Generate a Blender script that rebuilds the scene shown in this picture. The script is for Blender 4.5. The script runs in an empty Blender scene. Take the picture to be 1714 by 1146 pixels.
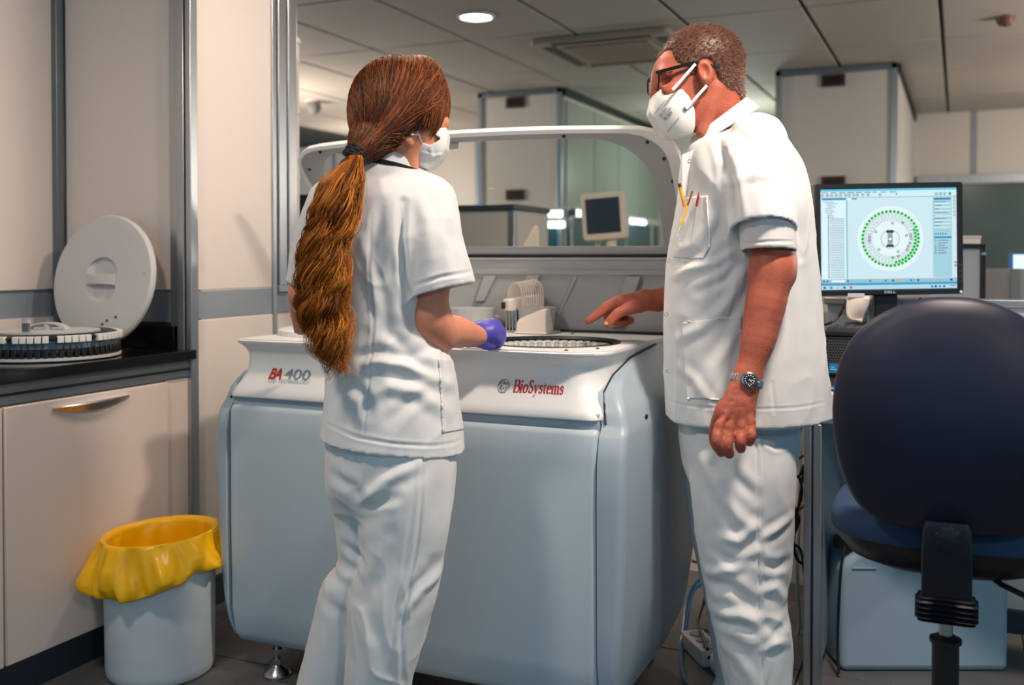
import bpy, bmesh, math, random
import numpy as np
from mathutils import Vector, Matrix

random.seed(7)
rng = np.random.default_rng(11)
PI = math.pi
scene = bpy.context.scene
C = scene.collection

# ------------------------------------------------------------------ camera
TH = math.atan2(748, 1676)          # the camera is turned this far from the room's axis
CT, ST = math.cos(TH), math.sin(TH)
FPX, CAMH, TILT = 1676.0, 1.19, math.radians(1.0)
PROW = 432 + FPX * math.tan(TILT)   # row of the optical axis (rising-front shot)

cam_data = bpy.data.cameras.new('camera')
cam = bpy.data.objects.new('camera', cam_data)
C.objects.link(cam)
cam.location = (0, 0, CAMH)
cam.rotation_euler = (PI / 2 - TILT, 0, TH)
cam_data.sensor_width = 36
cam_data.lens = FPX / 1714 * 36
cam_data.shift_y = -(573 - PROW) / 1714
cam_data.clip_start = 0.05
cam_data.clip_end = 60
cam_data.dof.use_dof = True
cam_data.dof.focus_distance = 2.42
cam_data.dof.aperture_fstop = 2.5
scene.camera = cam

# ------------------------------------------------------------------ light and exposure
vs = scene.view_settings
vs.view_transform = 'Standard'
vs.look = 'None'
vs.gamma = 1
vs.use_curve_mapping = False
vs.exposure = 0.2

world = bpy.data.worlds.new('lab_daylight')
scene.world = world
world.use_nodes = True
wb = world.node_tree.nodes['Background']
wb.inputs['Color'].default_value = (0.22, 0.58, 0.84, 1)
wb.inputs['Strength'].default_value = 0.57


def area(name, loc, size, power, color, aim=None, size_y=None):
    l = bpy.data.lights.new(name, 'AREA')
    l.energy = power
    l.color = color
    l.shape = 'RECTANGLE' if size_y else 'DISK'
    l.size = size
    if size_y:
        l.size_y = size_y
    o = bpy.data.objects.new(name, l)
    o.location = loc
    if aim is None:
        aim = (loc[0], loc[1], 0)
    o.rotation_euler = (Vector(aim) - Vector(loc)).to_track_quat('-Z', 'Y').to_euler()
    C.objects.link(o)
    return o


WARM = (1.0, 0.83, 0.70)
area('lamp_and_fill_light', (2.3, -0.7, 2.5), 0.3, 17, WARM, aim=(-1.2, 2.3, 1.0))
area('lamp_and_fill_light', (-1.50, 2.75, 2.54), 0.24, 14, WARM)  # added fill over the analyser, lights its top and the side wall
area('lamp_and_fill_light', (-1.55, 0.8, 2.54), 0.26, 20, WARM)  # added fill that brightens the base cabinets and bench
area('lamp_and_fill_light', (0.08, 1.95, 2.54), 0.22, 46, WARM)
area('lamp_and_fill_light', (-2.57, 5.24, 2.52), 0.3, 22, WARM)


def fill_point(loc, power, color, r=0.2):
    l = bpy.data.lights.new('far_fill_light', 'POINT')
    l.energy = power
    l.color = color
    l.shadow_soft_size = r
    o = bpy.data.objects.new('far_fill_light', l)
    o.location = loc
    C.objects.link(o)


# added unseen fill lights without fixtures, brightening the far room and its ceiling
fill_point((-5.6, 6.6, 1.9), 125, WARM)
fill_point((1.9, 6.2, 1.8), 105, WARM)
fill_point((1.6, 8.8, 2.0), 50, WARM)
fill_point((-1.9, 9.3, 2.0), 26, (0.88, 1.0, 0.9))
fill_point((-5.8, 9.4, 1.9), 40, WARM)

# ------------------------------------------------------------------ pixel <-> room helpers
def ray(px, py):
    xi, yi = (px - 857) / FPX, (PROW - py) / FPX
    return np.array([xi, math.cos(TILT) + yi * math.sin(TILT), -math.sin(TILT) + yi * math.cos(TILT)])


def P(px, py, d):
    """point in camera-plan coordinates (right, depth, height) at plan depth d"""
    r = ray(px, py)
    r = r / r[1] * d
    return np.array([r[0], r[1], r[2] + CAMH])


def W(p):
    """camera-plan -> room coordinates"""
    return (p[0] * CT - p[1] * ST, p[0] * ST + p[1] * CT, p[2])


def PW(px, py, d):
    return W(P(px, py, d))


def PZ(px, py, z):
    """room point where the sight line of (px, py) reaches height z"""
    r = ray(px, py)
    k = (z - CAMH) / r[2]
    return W((r[0] * k, r[1] * k, z))


# ------------------------------------------------------------------ materials
def lin(c):
    return tuple((v / 255 / 12.92) if v / 255 <= 0.04045 else ((v / 255 + 0.055) / 1.055) ** 2.4 for v in c)


MATS = {}


def mat(name, rgb, rough=0.5, metal=0.0, var=0.0, scale=8.0, bump=0.0, bscale=200.0, coat=0.0, sss=0.0, spec=0.5,
        trans=0.0, alpha=1.0, emit=0.0, attr=False, stretch=None, ior=1.45, sheen=0.0):
    if name in MATS:
        return MATS[name]
    m = bpy.data.materials.new(name)
    m.use_nodes = True
    nt = m.node_tree
    b = nt.nodes['Principled BSDF']
    col = lin(rgb) + (1,)
    b.inputs['Base Color'].default_value = col
    b.inputs['Roughness'].default_value = rough
    b.inputs['Metallic'].default_value = metal
    b.inputs['Specular IOR Level'].default_value = spec
    b.inputs['Coat Weight'].default_value = coat
    b.inputs['IOR'].default_value = ior
    if sheen:
        b.inputs['Sheen Weight'].default_value = sheen
    if sss:
        b.inputs['Subsurface Weight'].default_value = sss
        b.inputs['Subsurface Radius'].default_value = (1.0, 0.35, 0.2)
        b.inputs['Subsurface Scale'].default_value = 0.006
    if trans:
        b.inputs['Transmission Weight'].default_value = trans
    if alpha < 1:
        b.inputs['Alpha'].default_value = alpha
    tc = nt.nodes.new('ShaderNodeTexCoord')
    vec = tc.outputs['Object']
    if stretch:
        mp = nt.nodes.new('ShaderNodeMapping')
        mp.inputs['Scale'].default_value = stretch
        nt.links.new(vec, mp.inputs['Vector'])
        vec = mp.outputs['Vector']
    src = None
    if attr:
        a = nt.nodes.new('ShaderNodeVertexColor')
        a.layer_name = 'col'
        src = a.outputs['Color']
    if var:
        n = nt.nodes.new('ShaderNodeTexNoise')
        n.inputs['Scale'].default_value = scale
        n.inputs['Detail'].default_value = 5
        nt.links.new(vec, n.inputs['Vector'])
        r = nt.nodes.new('ShaderNodeMapRange')
        r.inputs['From Min'].default_value = 0.3
        r.inputs['From Max'].default_value = 0.7
        r.inputs['To Min'].default_value = 1 - var
        r.inputs['To Max'].default_value = 1 + var
        nt.links.new(n.outputs['Fac'], r.inputs['Value'])
        mx = nt.nodes.new('ShaderNodeMix')
        mx.data_type = 'RGBA'
        mx.blend_type = 'MULTIPLY'
        mx.inputs['Factor'].default_value = 1
        mx.inputs['A'].default_value = col
        if src:
            nt.links.new(src, mx.inputs['A'])
        nt.links.new(r.outputs['Result'], mx.inputs['B'])
        src = mx.outputs['Result']
    if src:
        nt.links.new(src, b.inputs['Base Color'])
    if emit:
        if src:
            nt.links.new(src, b.inputs['Emission Color'])
        else:
            b.inputs['Emission Color'].default_value = col
        b.inputs['Emission Strength'].default_value = emit
    if bump:
        n2 = nt.nodes.new('ShaderNodeTexNoise')
        n2.inputs['Scale'].default_value = bscale
        n2.inputs['Detail'].default_value = 3
        nt.links.new(vec, n2.inputs['Vector'])
        bp = nt.nodes.new('ShaderNodeBump')
        bp.inputs['Strength'].default_value = bump
        bp.inputs['Distance'].default_value = 0.002
        nt.links.new(n2.outputs['Fac'], bp.inputs['Height'])
        nt.links.new(bp.outputs['Normal'], b.inputs['Normal'])
    MATS[name] = m
    return m


PANEL = mat('wall_panel', (226, 215, 206), 0.42, var=0.015, scale=2)
PANEL2 = mat('partition_panel', (206, 200, 190), 0.45, var=0.02, scale=2)
ALU = mat('brushed_aluminium', (176, 180, 184), 0.32, metal=0.85, var=0.05, scale=30, stretch=(1, 1, 0.05))
ALUD = mat('anodised_aluminium', (120, 128, 134), 0.42, metal=0.6, var=0.04, scale=20)
GAP = mat('dark_rubber_gasket', (26, 34, 38), 0.6)
BAND = mat('grey_trunking', (140, 150, 158), 0.4, var=0.03, scale=4)
STEEL = mat('steel', (190, 192, 195), 0.25, metal=1.0)
CHROME = mat('chrome', (225, 228, 230), 0.1, metal=1.0)
BLACK = mat('black_plastic', (20, 22, 26), 0.45)
DARK = mat('dark_plastic', (38, 42, 50), 0.5)
MWHITE = mat('instrument_white', (226, 227, 226), 0.36, var=0.012, scale=3, coat=0.1)
MGREY = mat('instrument_grey', (166, 168, 168), 0.45, var=0.02, scale=5)
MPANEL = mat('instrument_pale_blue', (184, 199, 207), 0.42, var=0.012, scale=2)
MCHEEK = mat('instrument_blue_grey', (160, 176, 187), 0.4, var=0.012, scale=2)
GRANITE = mat('black_granite', (14, 16, 20), 0.12, var=0.6, scale=300)
DOORM = mat('cabinet_laminate', (216, 202, 192), 0.4, var=0.012, scale=3)
PLINTH = mat('plinth_grey', (62, 72, 82), 0.35, metal=0.3)
FLOORM = mat('floor_tile', (92, 92, 92), 0.4, var=0.14, scale=5, bump=0.1, bscale=60)
GROUT = mat('floor_grout', (30, 32, 34), 0.8)
CEILM = mat('ceiling_tile_white', (188, 182, 172), 0.7, var=0.02, scale=3)
CEILG = mat('ceiling_joint', (52, 58, 60), 0.7)
CLEAR = mat('clear_plastic', (235, 238, 236), 0.08, trans=0.9, ior=1.2)


def glass_mat(name, rgb, mixf, rough=0.02):
    m = bpy.data.materials.new(name)
    m.use_nodes = True
    nt = m.node_tree
    nt.nodes.remove(nt.nodes['Principled BSDF'])
    out = nt.nodes['Material Output']
    tr = nt.nodes.new('ShaderNodeBsdfTransparent')
    tr.inputs['Color'].default_value = lin(rgb) + (1,)
    gl = nt.nodes.new('ShaderNodeBsdfGlossy')
    gl.inputs['Roughness'].default_value = rough
    gl.inputs['Color'].default_value = (1, 1, 1, 1)
    fr = nt.nodes.new('ShaderNodeFresnel')
    fr.inputs['IOR'].default_value = 1.12
    mi = nt.nodes.new('ShaderNodeMixShader')
    nt.links.new(fr.outputs['Fac'], mi.inputs['Fac'])
    nt.links.new(tr.outputs['BSDF'], mi.inputs[1])
    nt.links.new(gl.outputs['BSDF'], mi.inputs[2])
    nt.links.new(mi.outputs['Shader'], out.inputs['Surface'])
    return m


LIDGLASS = glass_mat('smoked_acrylic', (232, 236, 236), 0.1)

# ------------------------------------------------------------------ object helpers
def link(o, parent=None):
    C.objects.link(o)
    if parent is not None:
        o.parent = parent
    return o


def tag(o, label=None, cat=None, group=None, kind=None):
    if label:
        o['label'] = label
    if cat:
        o['category'] = cat
    if group:
        o['group'] = group
    if kind:
        o['kind'] = kind
    return o


def thing(name, label, cat, loc=(0, 0, 0), rotz=0.0, group=None):
    o = bpy.data.objects.new(name, None)
    o.empty_display_size = 0.1
    o.location = loc
    o.rotation_euler = (0, 0, rotz)
    link(o)
    return tag(o, label, cat, group)


class MB:
    """collects shapes into one mesh"""

    def __init__(s):
        s.v, s.f, s.c = [], [], []
        s.col = None

    def add(s, verts, faces, col=None):
        n = len(s.v)
        s.v.extend([tuple(p) for p in verts])
        s.f.extend([tuple(i + n for i in f) for f in faces])
        c = col if col is not None else s.col
        s.c.extend([c] * len(faces))
        return s

    def box(s, a, b, M=None, col=None):
        x0, y0, z0 = a
        x1, y1, z1 = b
        v = [(x0, y0, z0), (x1, y0, z0), (x1, y1, z0), (x0, y1, z0), (x0, y0, z1), (x1, y0, z1), (x1, y1, z1), (x0, y1, z1)]
        if M is not None:
            v = [M @ Vector(p) for p in v]
        return s.add(v, [(0, 3, 2, 1), (4, 5, 6, 7), (0, 1, 5, 4), (1, 2, 6, 5), (2, 3, 7, 6), (3, 0, 4, 7)], col)

    def tube(s, pts, r, n=8, cap=True, col=None, closed=False):
        pts = [Vector(p) for p in pts]
        k = len(pts)
        rs = r if hasattr(r, '__len__') else [r] * k
        V, F = [], []
        up = None
        for i, p in enumerate(pts):
            if closed:
                t = (pts[(i + 1) % k] - pts[i - 1]).normalized()
            else:
                t = (pts[min(i + 1, k - 1)] - pts[max(i - 1, 0)]).normalized()
            if up is None:
                up = t.orthogonal().normalized()
            up = (up - t * up.dot(t))
            if up.length < 1e-6:
                up = t.orthogonal()
            up.normalize()
            w = t.cross(up)
            for j in range(n):
                a = 2 * PI * j / n
                V.append(p + (up * math.cos(a) + w * math.sin(a)) * rs[i])
        m = k if closed else k - 1
        for i in range(m):
            i2 = (i + 1) % k
            for j in range(n):
                F.append((i * n + j, i * n + (j + 1) % n, i2 * n + (j + 1) % n, i2 * n + j))
        if cap and not closed:
            F.append(tuple(range(n - 1, -1, -1)))
            F.append(tuple((k - 1) * n + j for j in range(n)))
        return s.add(V, F, col)

    def lathe(s, prof, n=32, M=None, col=None, a0=0, a1=2 * PI):
        """prof = [(r, z)...] turned about z"""
        V, F = [], []
        full = abs(a1 - a0 - 2 * PI) < 1e-6
        m = n if full else n + 1
        for r, z in prof:
            for j in range(m):
                a = a0 + (a1 - a0) * j / n
                V.append((r * math.cos(a), r * math.sin(a), z))
        k = len(prof)
        for i in range(k - 1):
            for j in range(n):
                j2 = (j + 1) % m
                F.append((i * m + j, i * m + j2, (i + 1) * m + j2, (i + 1) * m + j))
        if full:
            if prof[0][0] > 1e-6:
                F.append(tuple(range(m - 1, -1, -1)))
            if prof[-1][0] > 1e-6:
                F.append(tuple((k - 1) * m + j for j in range(m)))
        if M is not None:
            V = [M @ Vector(p) for p in V]
        return s.add(V, F, col)

    def prism(s, poly, z0, z1, M=None, col=None):
        n = len(poly)
        V = [(x, y, z0) for x, y in poly] + [(x, y, z1) for x, y in poly]
        F = [tuple(range(n - 1, -1, -1)), tuple(range(n, 2 * n))]
        F += [(i, (i + 1) % n, n + (i + 1) % n, n + i) for i in range(n)]
        if M is not None:
            V = [M @ Vector(p) for p in V]
        return s.add(V, F, col)

    def loft(s, rings, cap=True, closed_ring=True, col=None):
        n = len(rings[0])
        V = [p for r in rings for p in r]
        F = []
        m = n if closed_ring else n - 1
        for i in range(len(rings) - 1):
            for j in range(m):
                F.append((i * n + j, i * n + (j + 1) % n, (i + 1) * n + (j + 1) % n, (i + 1) * n + j))
        if cap:
            F.append(tuple(range(n - 1, -1, -1)))
            k = len(rings) - 1
            F.append(tuple(k * n + j for j in range(n)))
        return s.add(V, F, col)

    def ball(s, c, r, n=12, m=8, col=None):
        rr = r if hasattr(r, '__len__') else (r, r, r)
        V, F = [], []
        for i in range(m + 1):
            a = PI * i / m
            for j in range(n):
                b = 2 * PI * j / n
                V.append((c[0] + rr[0] * math.sin(a) * math.cos(b), c[1] + rr[1] * math.sin(a) * math.sin(b), c[2] + rr[2] * math.cos(a)))
        for i in range(m):
            for j in range(n):
                F.append((i * n + j, (i + 1) * n + j, (i + 1) * n + (j + 1) % n, i * n + (j + 1) % n))
        return s.add(V, F, col)

    def build(s, name, m, parent=None, bevel=0.0, smooth=True, seg=2, angle=35):
        me = bpy.data.meshes.new(name)
        me.from_pydata(s.v, [], s.f)
        bm = bmesh.new()
        bm.from_mesh(me)
        bmesh.ops.remove_doubles(bm, verts=bm.verts, dist=1e-6) if len(s.v) < 20000 else None
        bmesh.ops.recalc_face_normals(bm, faces=bm.faces)
        bm.to_mesh(me)
        bm.free()
        me.materials.append(m)
        if any(c is not None for c in s.c) and len(me.polygons) == len(s.c):
            at = me.color_attributes.new('col', 'FLOAT_COLOR', 'CORNER')
            i = 0
            data = np.ones((len(me.loops), 4), dtype=np.float32)
            for p, c in zip(me.polygons, s.c):
                for li in p.loop_indices:
                    data[li, :3] = c if c is not None else (0.5, 0.5, 0.5)
            at.data.foreach_set('color', data.ravel())
        o = bpy.data.objects.new(name, me)
        link(o, parent)
        if smooth:
            me.polygons.foreach_set('use_smooth', [True] * len(me.polygons))
            me.set_sharp_from_angle(angle=math.radians(angle))
        if bevel:
            b = o.modifiers.new('bevel', 'BEVEL')
            b.width = bevel
            b.segments = seg
            b.limit_method = 'ANGLE'
            b.angle_limit = math.radians(40)
        return o


def bx(name, a, b, m, parent=None, bevel=0.003, M=None):
    return MB().box(a, b, M).build(name, m, parent, bevel)


def struct(o):
    o['kind'] = 'structure'
    return o


def copy_tree(o, parent=None):
    c = o.copy()
    C.objects.link(c)
    if parent is not None:
        c.parent = parent
    for ch in list(o.children):
        copy_tree(ch, c)
    return c


def rrect(x0, x1, y0, y1, r, n=6):
    """rounded rectangle outline, counter-clockwise; r may be 4 radii (ll, lr, ur, ul)"""
    rr = r if hasattr(r, '__len__') else (r,) * 4
    out = []
    for (cx, cy, a, q) in ((x0, y0, PI, rr[0]), (x1, y0, 1.5 * PI, rr[1]), (x1, y1, 0, rr[2]), (x0, y1, 0.5 * PI, rr[3])):
        ox = cx + q if cx == x0 else cx - q
        oy = cy + q if cy == y0 else cy - q
        for i in range(n + 1):
            t = a + 0.5 * PI * i / n
            out.append((ox + q * math.cos(t), oy + q * math.sin(t)))
    return out


def interp(rows, t):
    xs = [r[0] for r in rows]
    return [float(np.interp(t, xs, [r[i] for r in rows])) for i in range(1, len(rows[0]))]


def frame(loc, xdir, ydir):
    x = Vector(xdir).normalized()
    y = Vector(ydir)
    y = (y - x * y.dot(x)).normalized()
    z = x.cross(y)
    M = Matrix((x, y, z)).transposed().to_4x4()
    M.translation = Vector(loc)
    return M


def text_mesh(body, size, bold=0.0, spacing=1.0, shear=0.0):
    cu = bpy.data.curves.new('lettering', 'FONT')
    cu.body = body
    cu.size = size
    cu.offset = bold
    cu.space_character = spacing
    cu.shear = shear
    cu.resolution_u = 3
    o = bpy.data.objects.new('lettering', cu)
    C.objects.link(o)
    dg = bpy.context.evaluated_depsgraph_get()
    me = bpy.data.meshes.new_from_object(o.evaluated_get(dg))
    V = [tuple(v.co) for v in me.vertices]
    F = [tuple(p.vertices) for p in me.polygons]
    bpy.data.objects.remove(o)
    bpy.data.curves.remove(cu)
    bpy.data.meshes.remove(me)
    return V, F


def fit_text(body, x0, x1, y0, y1, **kw):
    V, F = text_mesh(body, 1.0, **kw)
    a = np.array(V)
    lo, hi = a.min(0), a.max(0)
    a[:, 0] = x0 + (a[:, 0] - lo[0]) / (hi[0] - lo[0]) * (x1 - x0)
    a[:, 1] = y0 + (a[:, 1] - lo[1]) / (hi[1] - lo[1]) * (y1 - y0)
    return [tuple(p) for p in a], F

def on_y(px, py, Y):
    """room point of the sight line through (px, py) on the plane y = Y"""
    r = W(ray(px, py))
    k = Y / r[1]
    return (r[0] * k, Y, r[2] * k + CAMH)


def on_x(px, py, X):
    r = W(ray(px, py))
    k = X / r[0]
    return (X, r[1] * k, r[2] * k + CAMH)


# ================================================================== floor and ceiling
floor = struct(bx('floor', (-9, -3.5, -0.06), (5, 11, -0.004), GROUT, bevel=0))
tile_y = PZ(420, 1107, 0)[1]
tile_x = PZ(366, 1039, 0)[0]
tile_mesh = None
TS = 0.6
for i in range(-3, 8):
    for j in range(-3, 4):
        x0, y0 = tile_x + i * TS, tile_y + j * TS
        if x0 > 2.2 or x0 < -3.0:
            continue
        if tile_mesh is None:
            t = MB().box((0.0025, 0.0025, -0.006), (TS - 0.0025, TS - 0.0025, 0)).build('floor_tile', FLOORM, floor, 0.0015, seg=1)
            tile_mesh = t.data
            t.location = (x0, y0, 0)
            first_tile = t
        else:
            t = first_tile.copy()
            C.objects.link(t)
            t.location = (x0, y0, 0)

CEIL = 2.6
ceiling = struct(bx('ceiling', (-9, -0.5, CEIL + 0.02), (4, 11, CEIL + 0.08), CEILG, bevel=0))
first_tile = None
PX_, PY_ = 0.703, 1.19
for i in range(-9, 5):
    for j in range(-3, 5):
        x0, y0 = -0.106 + i * PX_, 5.83 + j * PY_
        if first_tile is None:
            first_tile = MB().box((0.013, 0.009, 0), (PX_ - 0.013, PY_ - 0.009, 0.016)).build('ceiling_tile', CEILM, ceiling, 0.003, seg=1)
            first_tile.location = (x0, y0, CEIL)
        else:
            t = first_tile.copy()
            C.objects.link(t)
            t.location = (x0, y0, CEIL)

# ================================================================== left side: gable, walls, posts
GX, GY, WX = -2.30, 2.60, -2.93          # bench front line, gable plane, wall behind the bench
wl = struct(bx('wall_left', (WX - 0.06, -1.2, 0), (WX, GY + 0.04, CEIL), BAND, bevel=0))
for k in range(4):
    y1 = GY - 0.03 - k * 0.95
    bx('panel', (WX, y1 - 0.94, 1.08), (WX + 0.012, y1, CEIL - 0.02), PANEL, wl, 0.003)
    bx('panel', (WX, y1 - 0.94, 0.1), (WX + 0.012, y1, 0.985), PANEL, wl, 0.003)
bx('corner_post', (WX + 0.0, GY - 0.035, 0.89), (WX + 0.035, GY + 0.0, CEIL - 0.02), ALUD, wl, 0.004)

wg = struct(bx('wall_gable', (WX, GY + 0.012, 0), (GX - 0.06, GY + 0.05, CEIL), BAND, bevel=0))
bx('panel', (WX + 0.04, GY, 1.083), (GX - 0.105, GY + 0.014, CEIL - 0.02), PANEL, wg, 0.003)
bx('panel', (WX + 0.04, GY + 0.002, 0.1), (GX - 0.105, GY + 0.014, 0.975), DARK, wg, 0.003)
# aluminium end post of the gable: profile with two open grooves
m = MB()
for a, b, y in ((-0.105, -0.068, -0.012), (-0.060, -0.030, -0.03), (-0.022, 0.0, -0.03)):
    m.box((GX + a, GY + y, 0.0), (GX + b, GY + 0.006, CEIL - 0.01))
gp = m.build('end_post', ALU, wg, 0.003)
bx('gasket', (GX - 0.10, GY - 0.008, 0.0), (GX - 0.002, GY + 0.004, CEIL - 0.012), GAP, wg, 0)

X2 = GX - 0.03
w2 = struct(bx('wall_side', (X2 - 0.06, GY + 0.05, 0.1), (X2, 3.30, 1.083), PANEL, bevel=0))
bx('panel', (X2 - 0.06, GY + 0.010, 1.083), (X2 + 0.002, 3.03, CEIL - 0.01), PANEL, w2, 0.002)
bx('panel', (X2 - 0.05, GY + 0.010, 0.10), (X2 + 0.006, 3.03, 0.982), PANEL, w2, 0.003)
bx('trunking', (X2 - 0.05, GY + 0.010, 0.985), (X2 + 0.003, 3.03, 1.080), BAND, w2, 0.002)
bx('trunking', (X2 - 0.05, 3.06, 0.985), (X2 + 0.003, 3.9, 1.080), BAND, w2, 0.002)
m = MB()
m.box((X2 - 0.06, 3.03, 0), (X2 + 0.008, 3.055, CEIL - 0.01))
po = m.build('wall_post', ALU, w2, 0.003)
m = MB()
m.box((X2 - 0.06, 3.07, 1.07), (X2 + 0.006, 3.12, CEIL - 0.01))
m.box((X2 - 0.06, 3.13, 1.07), (X2 + 0.006, 3.185, CEIL - 0.01))
m.build('wall_post', ALU, w2, 0.004)
bx('gasket', (X2 - 0.05, 3.05, 1.07), (X2 + 0.001, 3.18, CEIL - 0.012), GAP, w2, 0)
bx('window_ledge', (X2 - 0.06, 3.06, 1.062), (X2 + 0.012, 3.9, 1.09), ALU, w2, 0.003)
sb = struct(bx('baseboard_left', (X2 - 0.04, GY + 0.05, 0), (X2 + 0.012, 3.9, 0.1), PLINTH, bevel=0.003))
cd = MB()
cd.tube([(X2 - 0.03, 3.22, 1.1), (X2 - 0.03, 3.22, 2.02)], 0.016, 12)
for z in (1.3, 1.5, 1.75, 1.95):
    cd.tube([(X2 - 0.03, 3.22, z), (X2 - 0.03, 3.22, z + 0.012)], 0.019, 12)
cd.ball((X2 - 0.03, 3.22, 2.03), 0.022)
tag(cd.build('conduit', PANEL2), 'pale vertical conduit with round end beside the aluminium wall post', 'conduit')

# ================================================================== far room
FY = 10.6
wb_ = struct(bx('wall_back', (-9, FY, 0), (4, FY + 0.1, CEIL), PANEL2, bevel=0))
for i, x in enumerate((-8.2, -7.2, -6.2, -5.2, -4.3, -0.95, 0.1, 1.0, 2.0)):
    bx('joint_cover', (x, FY - 0.012, 0), (x + 0.05, FY, CEIL), BAND, wb_, 0)
TEAL = mat('tinted_window_glass', (50, 84, 92), 0.15, var=0.35, scale=1.2)
GREENG = mat('greenish_window_glass', (84, 98, 92), 0.15, var=0.12, scale=1.5)
# the two partition blocks that stand out into the room
wA = struct(bx('wall_block', (-1.27, 7.72, 0), (-0.41, FY, CEIL - 0.005), PANEL2, bevel=0))
wB = struct(bx('wall_cubicle', (-3.76, 7.72, 0), (-2.99, FY, CEIL - 0.005), PANEL2, bevel=0))
for wq, xa, xb in ((wA, -1.27, -0.41), (wB, -3.76, -2.99)):
    for x in (xa, xb - 0.045):
        bx('corner_profile', (x, 7.70, 0), (x + 0.045, 7.745, CEIL - 0.006), ALU, wq, 0.004)
    bx('top_profile', (xa, 7.70, CEIL - 0.05), (xb, 7.73, CEIL - 0.006), ALUD, wq, 0.004)
    bx('side_profile', (xb - 0.02, 7.74, CEIL - 0.07), (xb + 0.02, FY, CEIL - 0.006), GAP, wq, 0.004)
for q in range(4):
    bx('side_panel', (-2.99, 7.78 + q * 0.7, 0.05), (-2.975, 8.46 + q * 0.7, 2.5), mat('side_panel_green_grey', (150, 160, 150), 0.3), wB, 0.004)

RED = mat('vent_brown_red', (92, 42, 34), 0.6)
for (px, py, xa, lab) in ((1395, 135, 0, 'small dark red wall vent high on the white partition block behind the monitor'),
                          (1395, 305, 0, 'small dark red wall vent just above the monitor on the white partition block'),
                          (863, 172, 1, 'small dark red wall vent high on the far cubicle between the two people'),
                          (863, 326, 1, 'small dark red wall vent low on the far cubicle seen through the lid window')):
    p = on_y(px, py, 7.72)
    v = thing('wall_vent', lab, 'vent', (p[0], 7.72, p[2]), group='dark red wall vents')
    bx('frame', (-0.085, -0.02, -0.045), (0.085, 0, 0.045), RED, v, 0.004)
    bx('grille', (-0.066, -0.026, -0.03), (0.066, -0.019, 0.03), BLACK, v, 0.002)

# far windows
w1 = struct(bx('window_1', (-3.70, 7.692, 0.75), (-3.04, 7.715, 1.53), TEAL, bevel=0))
bx('window_frame', (-3.70, 7.685, 1.53), (-3.04, 7.72, 1.57), PANEL2, w1, 0.004)
bx('window_frame', (-3.40, 7.685, 0.75), (-3.37, 7.72, 1.53), ALU, w1, 0.004)
w3 = struct(bx('window_3', (-2.974, 7.80, 0.75), (-2.955, 10.5, 1.53), TEAL, bevel=0))
for y in (7.80, 8.42, 9.30, 10.2):
    bx('window_frame', (-2.974, y, 0.75), (-2.945, y + 0.05, 1.53), ALU, w3, 0.004)
bx('window_frame', (-2.974, 7.8, 1.53), (-2.935, 10.5, 1.60), PANEL2, w3, 0.004)
w2_ = struct(bx('window_2', (-0.38, FY - 0.05, 0.86), (3.2, FY - 0.02, 1.92), GREENG, bevel=0))
bx('window_frame', (-0.38, FY - 0.08, 1.9), (3.2, FY - 0.03, 1.99), ALU, w2_, 0.004)
bx('window_frame', (-0.38, FY - 0.08, 0.80), (3.2, FY - 0.03, 0.88), ALU, w2_, 0.004)
bx('window_frame', (1.25, FY - 0.07, 0.88), (1.31, FY - 0.03, 1.9), ALUD, w2_, 0.004)
LAMP = mat('lamp_diffuser', (255, 250, 244), 0.5, emit=9.0)
REFL_GLOW = mat('reflection_strip', (235, 248, 255), 0.5, emit=3.0)  # glowing strips stand in for lamp reflections in the teal glass
for k, (px, py, w, side, lab) in enumerate((
        (931, 358, 0.16, 0, 'upper short glowing strip, a lamp reflection in the far teal window, beside the white cabinet'),
        (929, 376, 0.22, 0, 'lower glowing strip, a lamp reflection in the far teal window, beside the white cabinet'),
        (967, 357, 0.24, 1, 'glowing reflection strip between the cubicle corner and the small beige screen'),
        (1064, 371, 0.60, 1, 'glowing reflection strip between the small beige screen and the man in white'))):
    p = on_x(px, py, -2.90) if side else on_y(px, py, 7.62)
    t = thing('reflection_strip', lab, 'lamp', p, PI / 2 if side else 0)
    MB().tube([(-w / 2, 0, 0), (w / 2, 0, 0)], 0.026, 10).build('tube', REFL_GLOW, t)
    bx('housing', (-w / 2 - .02, -0.02, 0.028), (w / 2 + .02, 0.075, 0.05), PANEL2, t, 0.004)
    for sx in (-w / 2, w / 2):
        bx('end_cap', (sx - 0.012, -0.03, -0.03), (sx + 0.012, 0.075, 0.035), ALUD, t, 0.003)

# ceiling furniture
p = PZ(797, 27, CEIL)
t = thing('downlight', 'round glowing recessed downlight in the pale ceiling above the woman', 'ceiling light', (p[0], p[1], CEIL))
MB().lathe([(0.0, -0.006), (0.088, -0.006), (0.09, -0.002)], 40).build('diffuser', LAMP, t)
MB().lathe([(0.09, -0.004), (0.094, -0.012), (0.108, -0.01), (0.112, 0.0)], 40).build('trim_ring', mat('white_metal', (225, 222, 215), 0.4), t)

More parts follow.
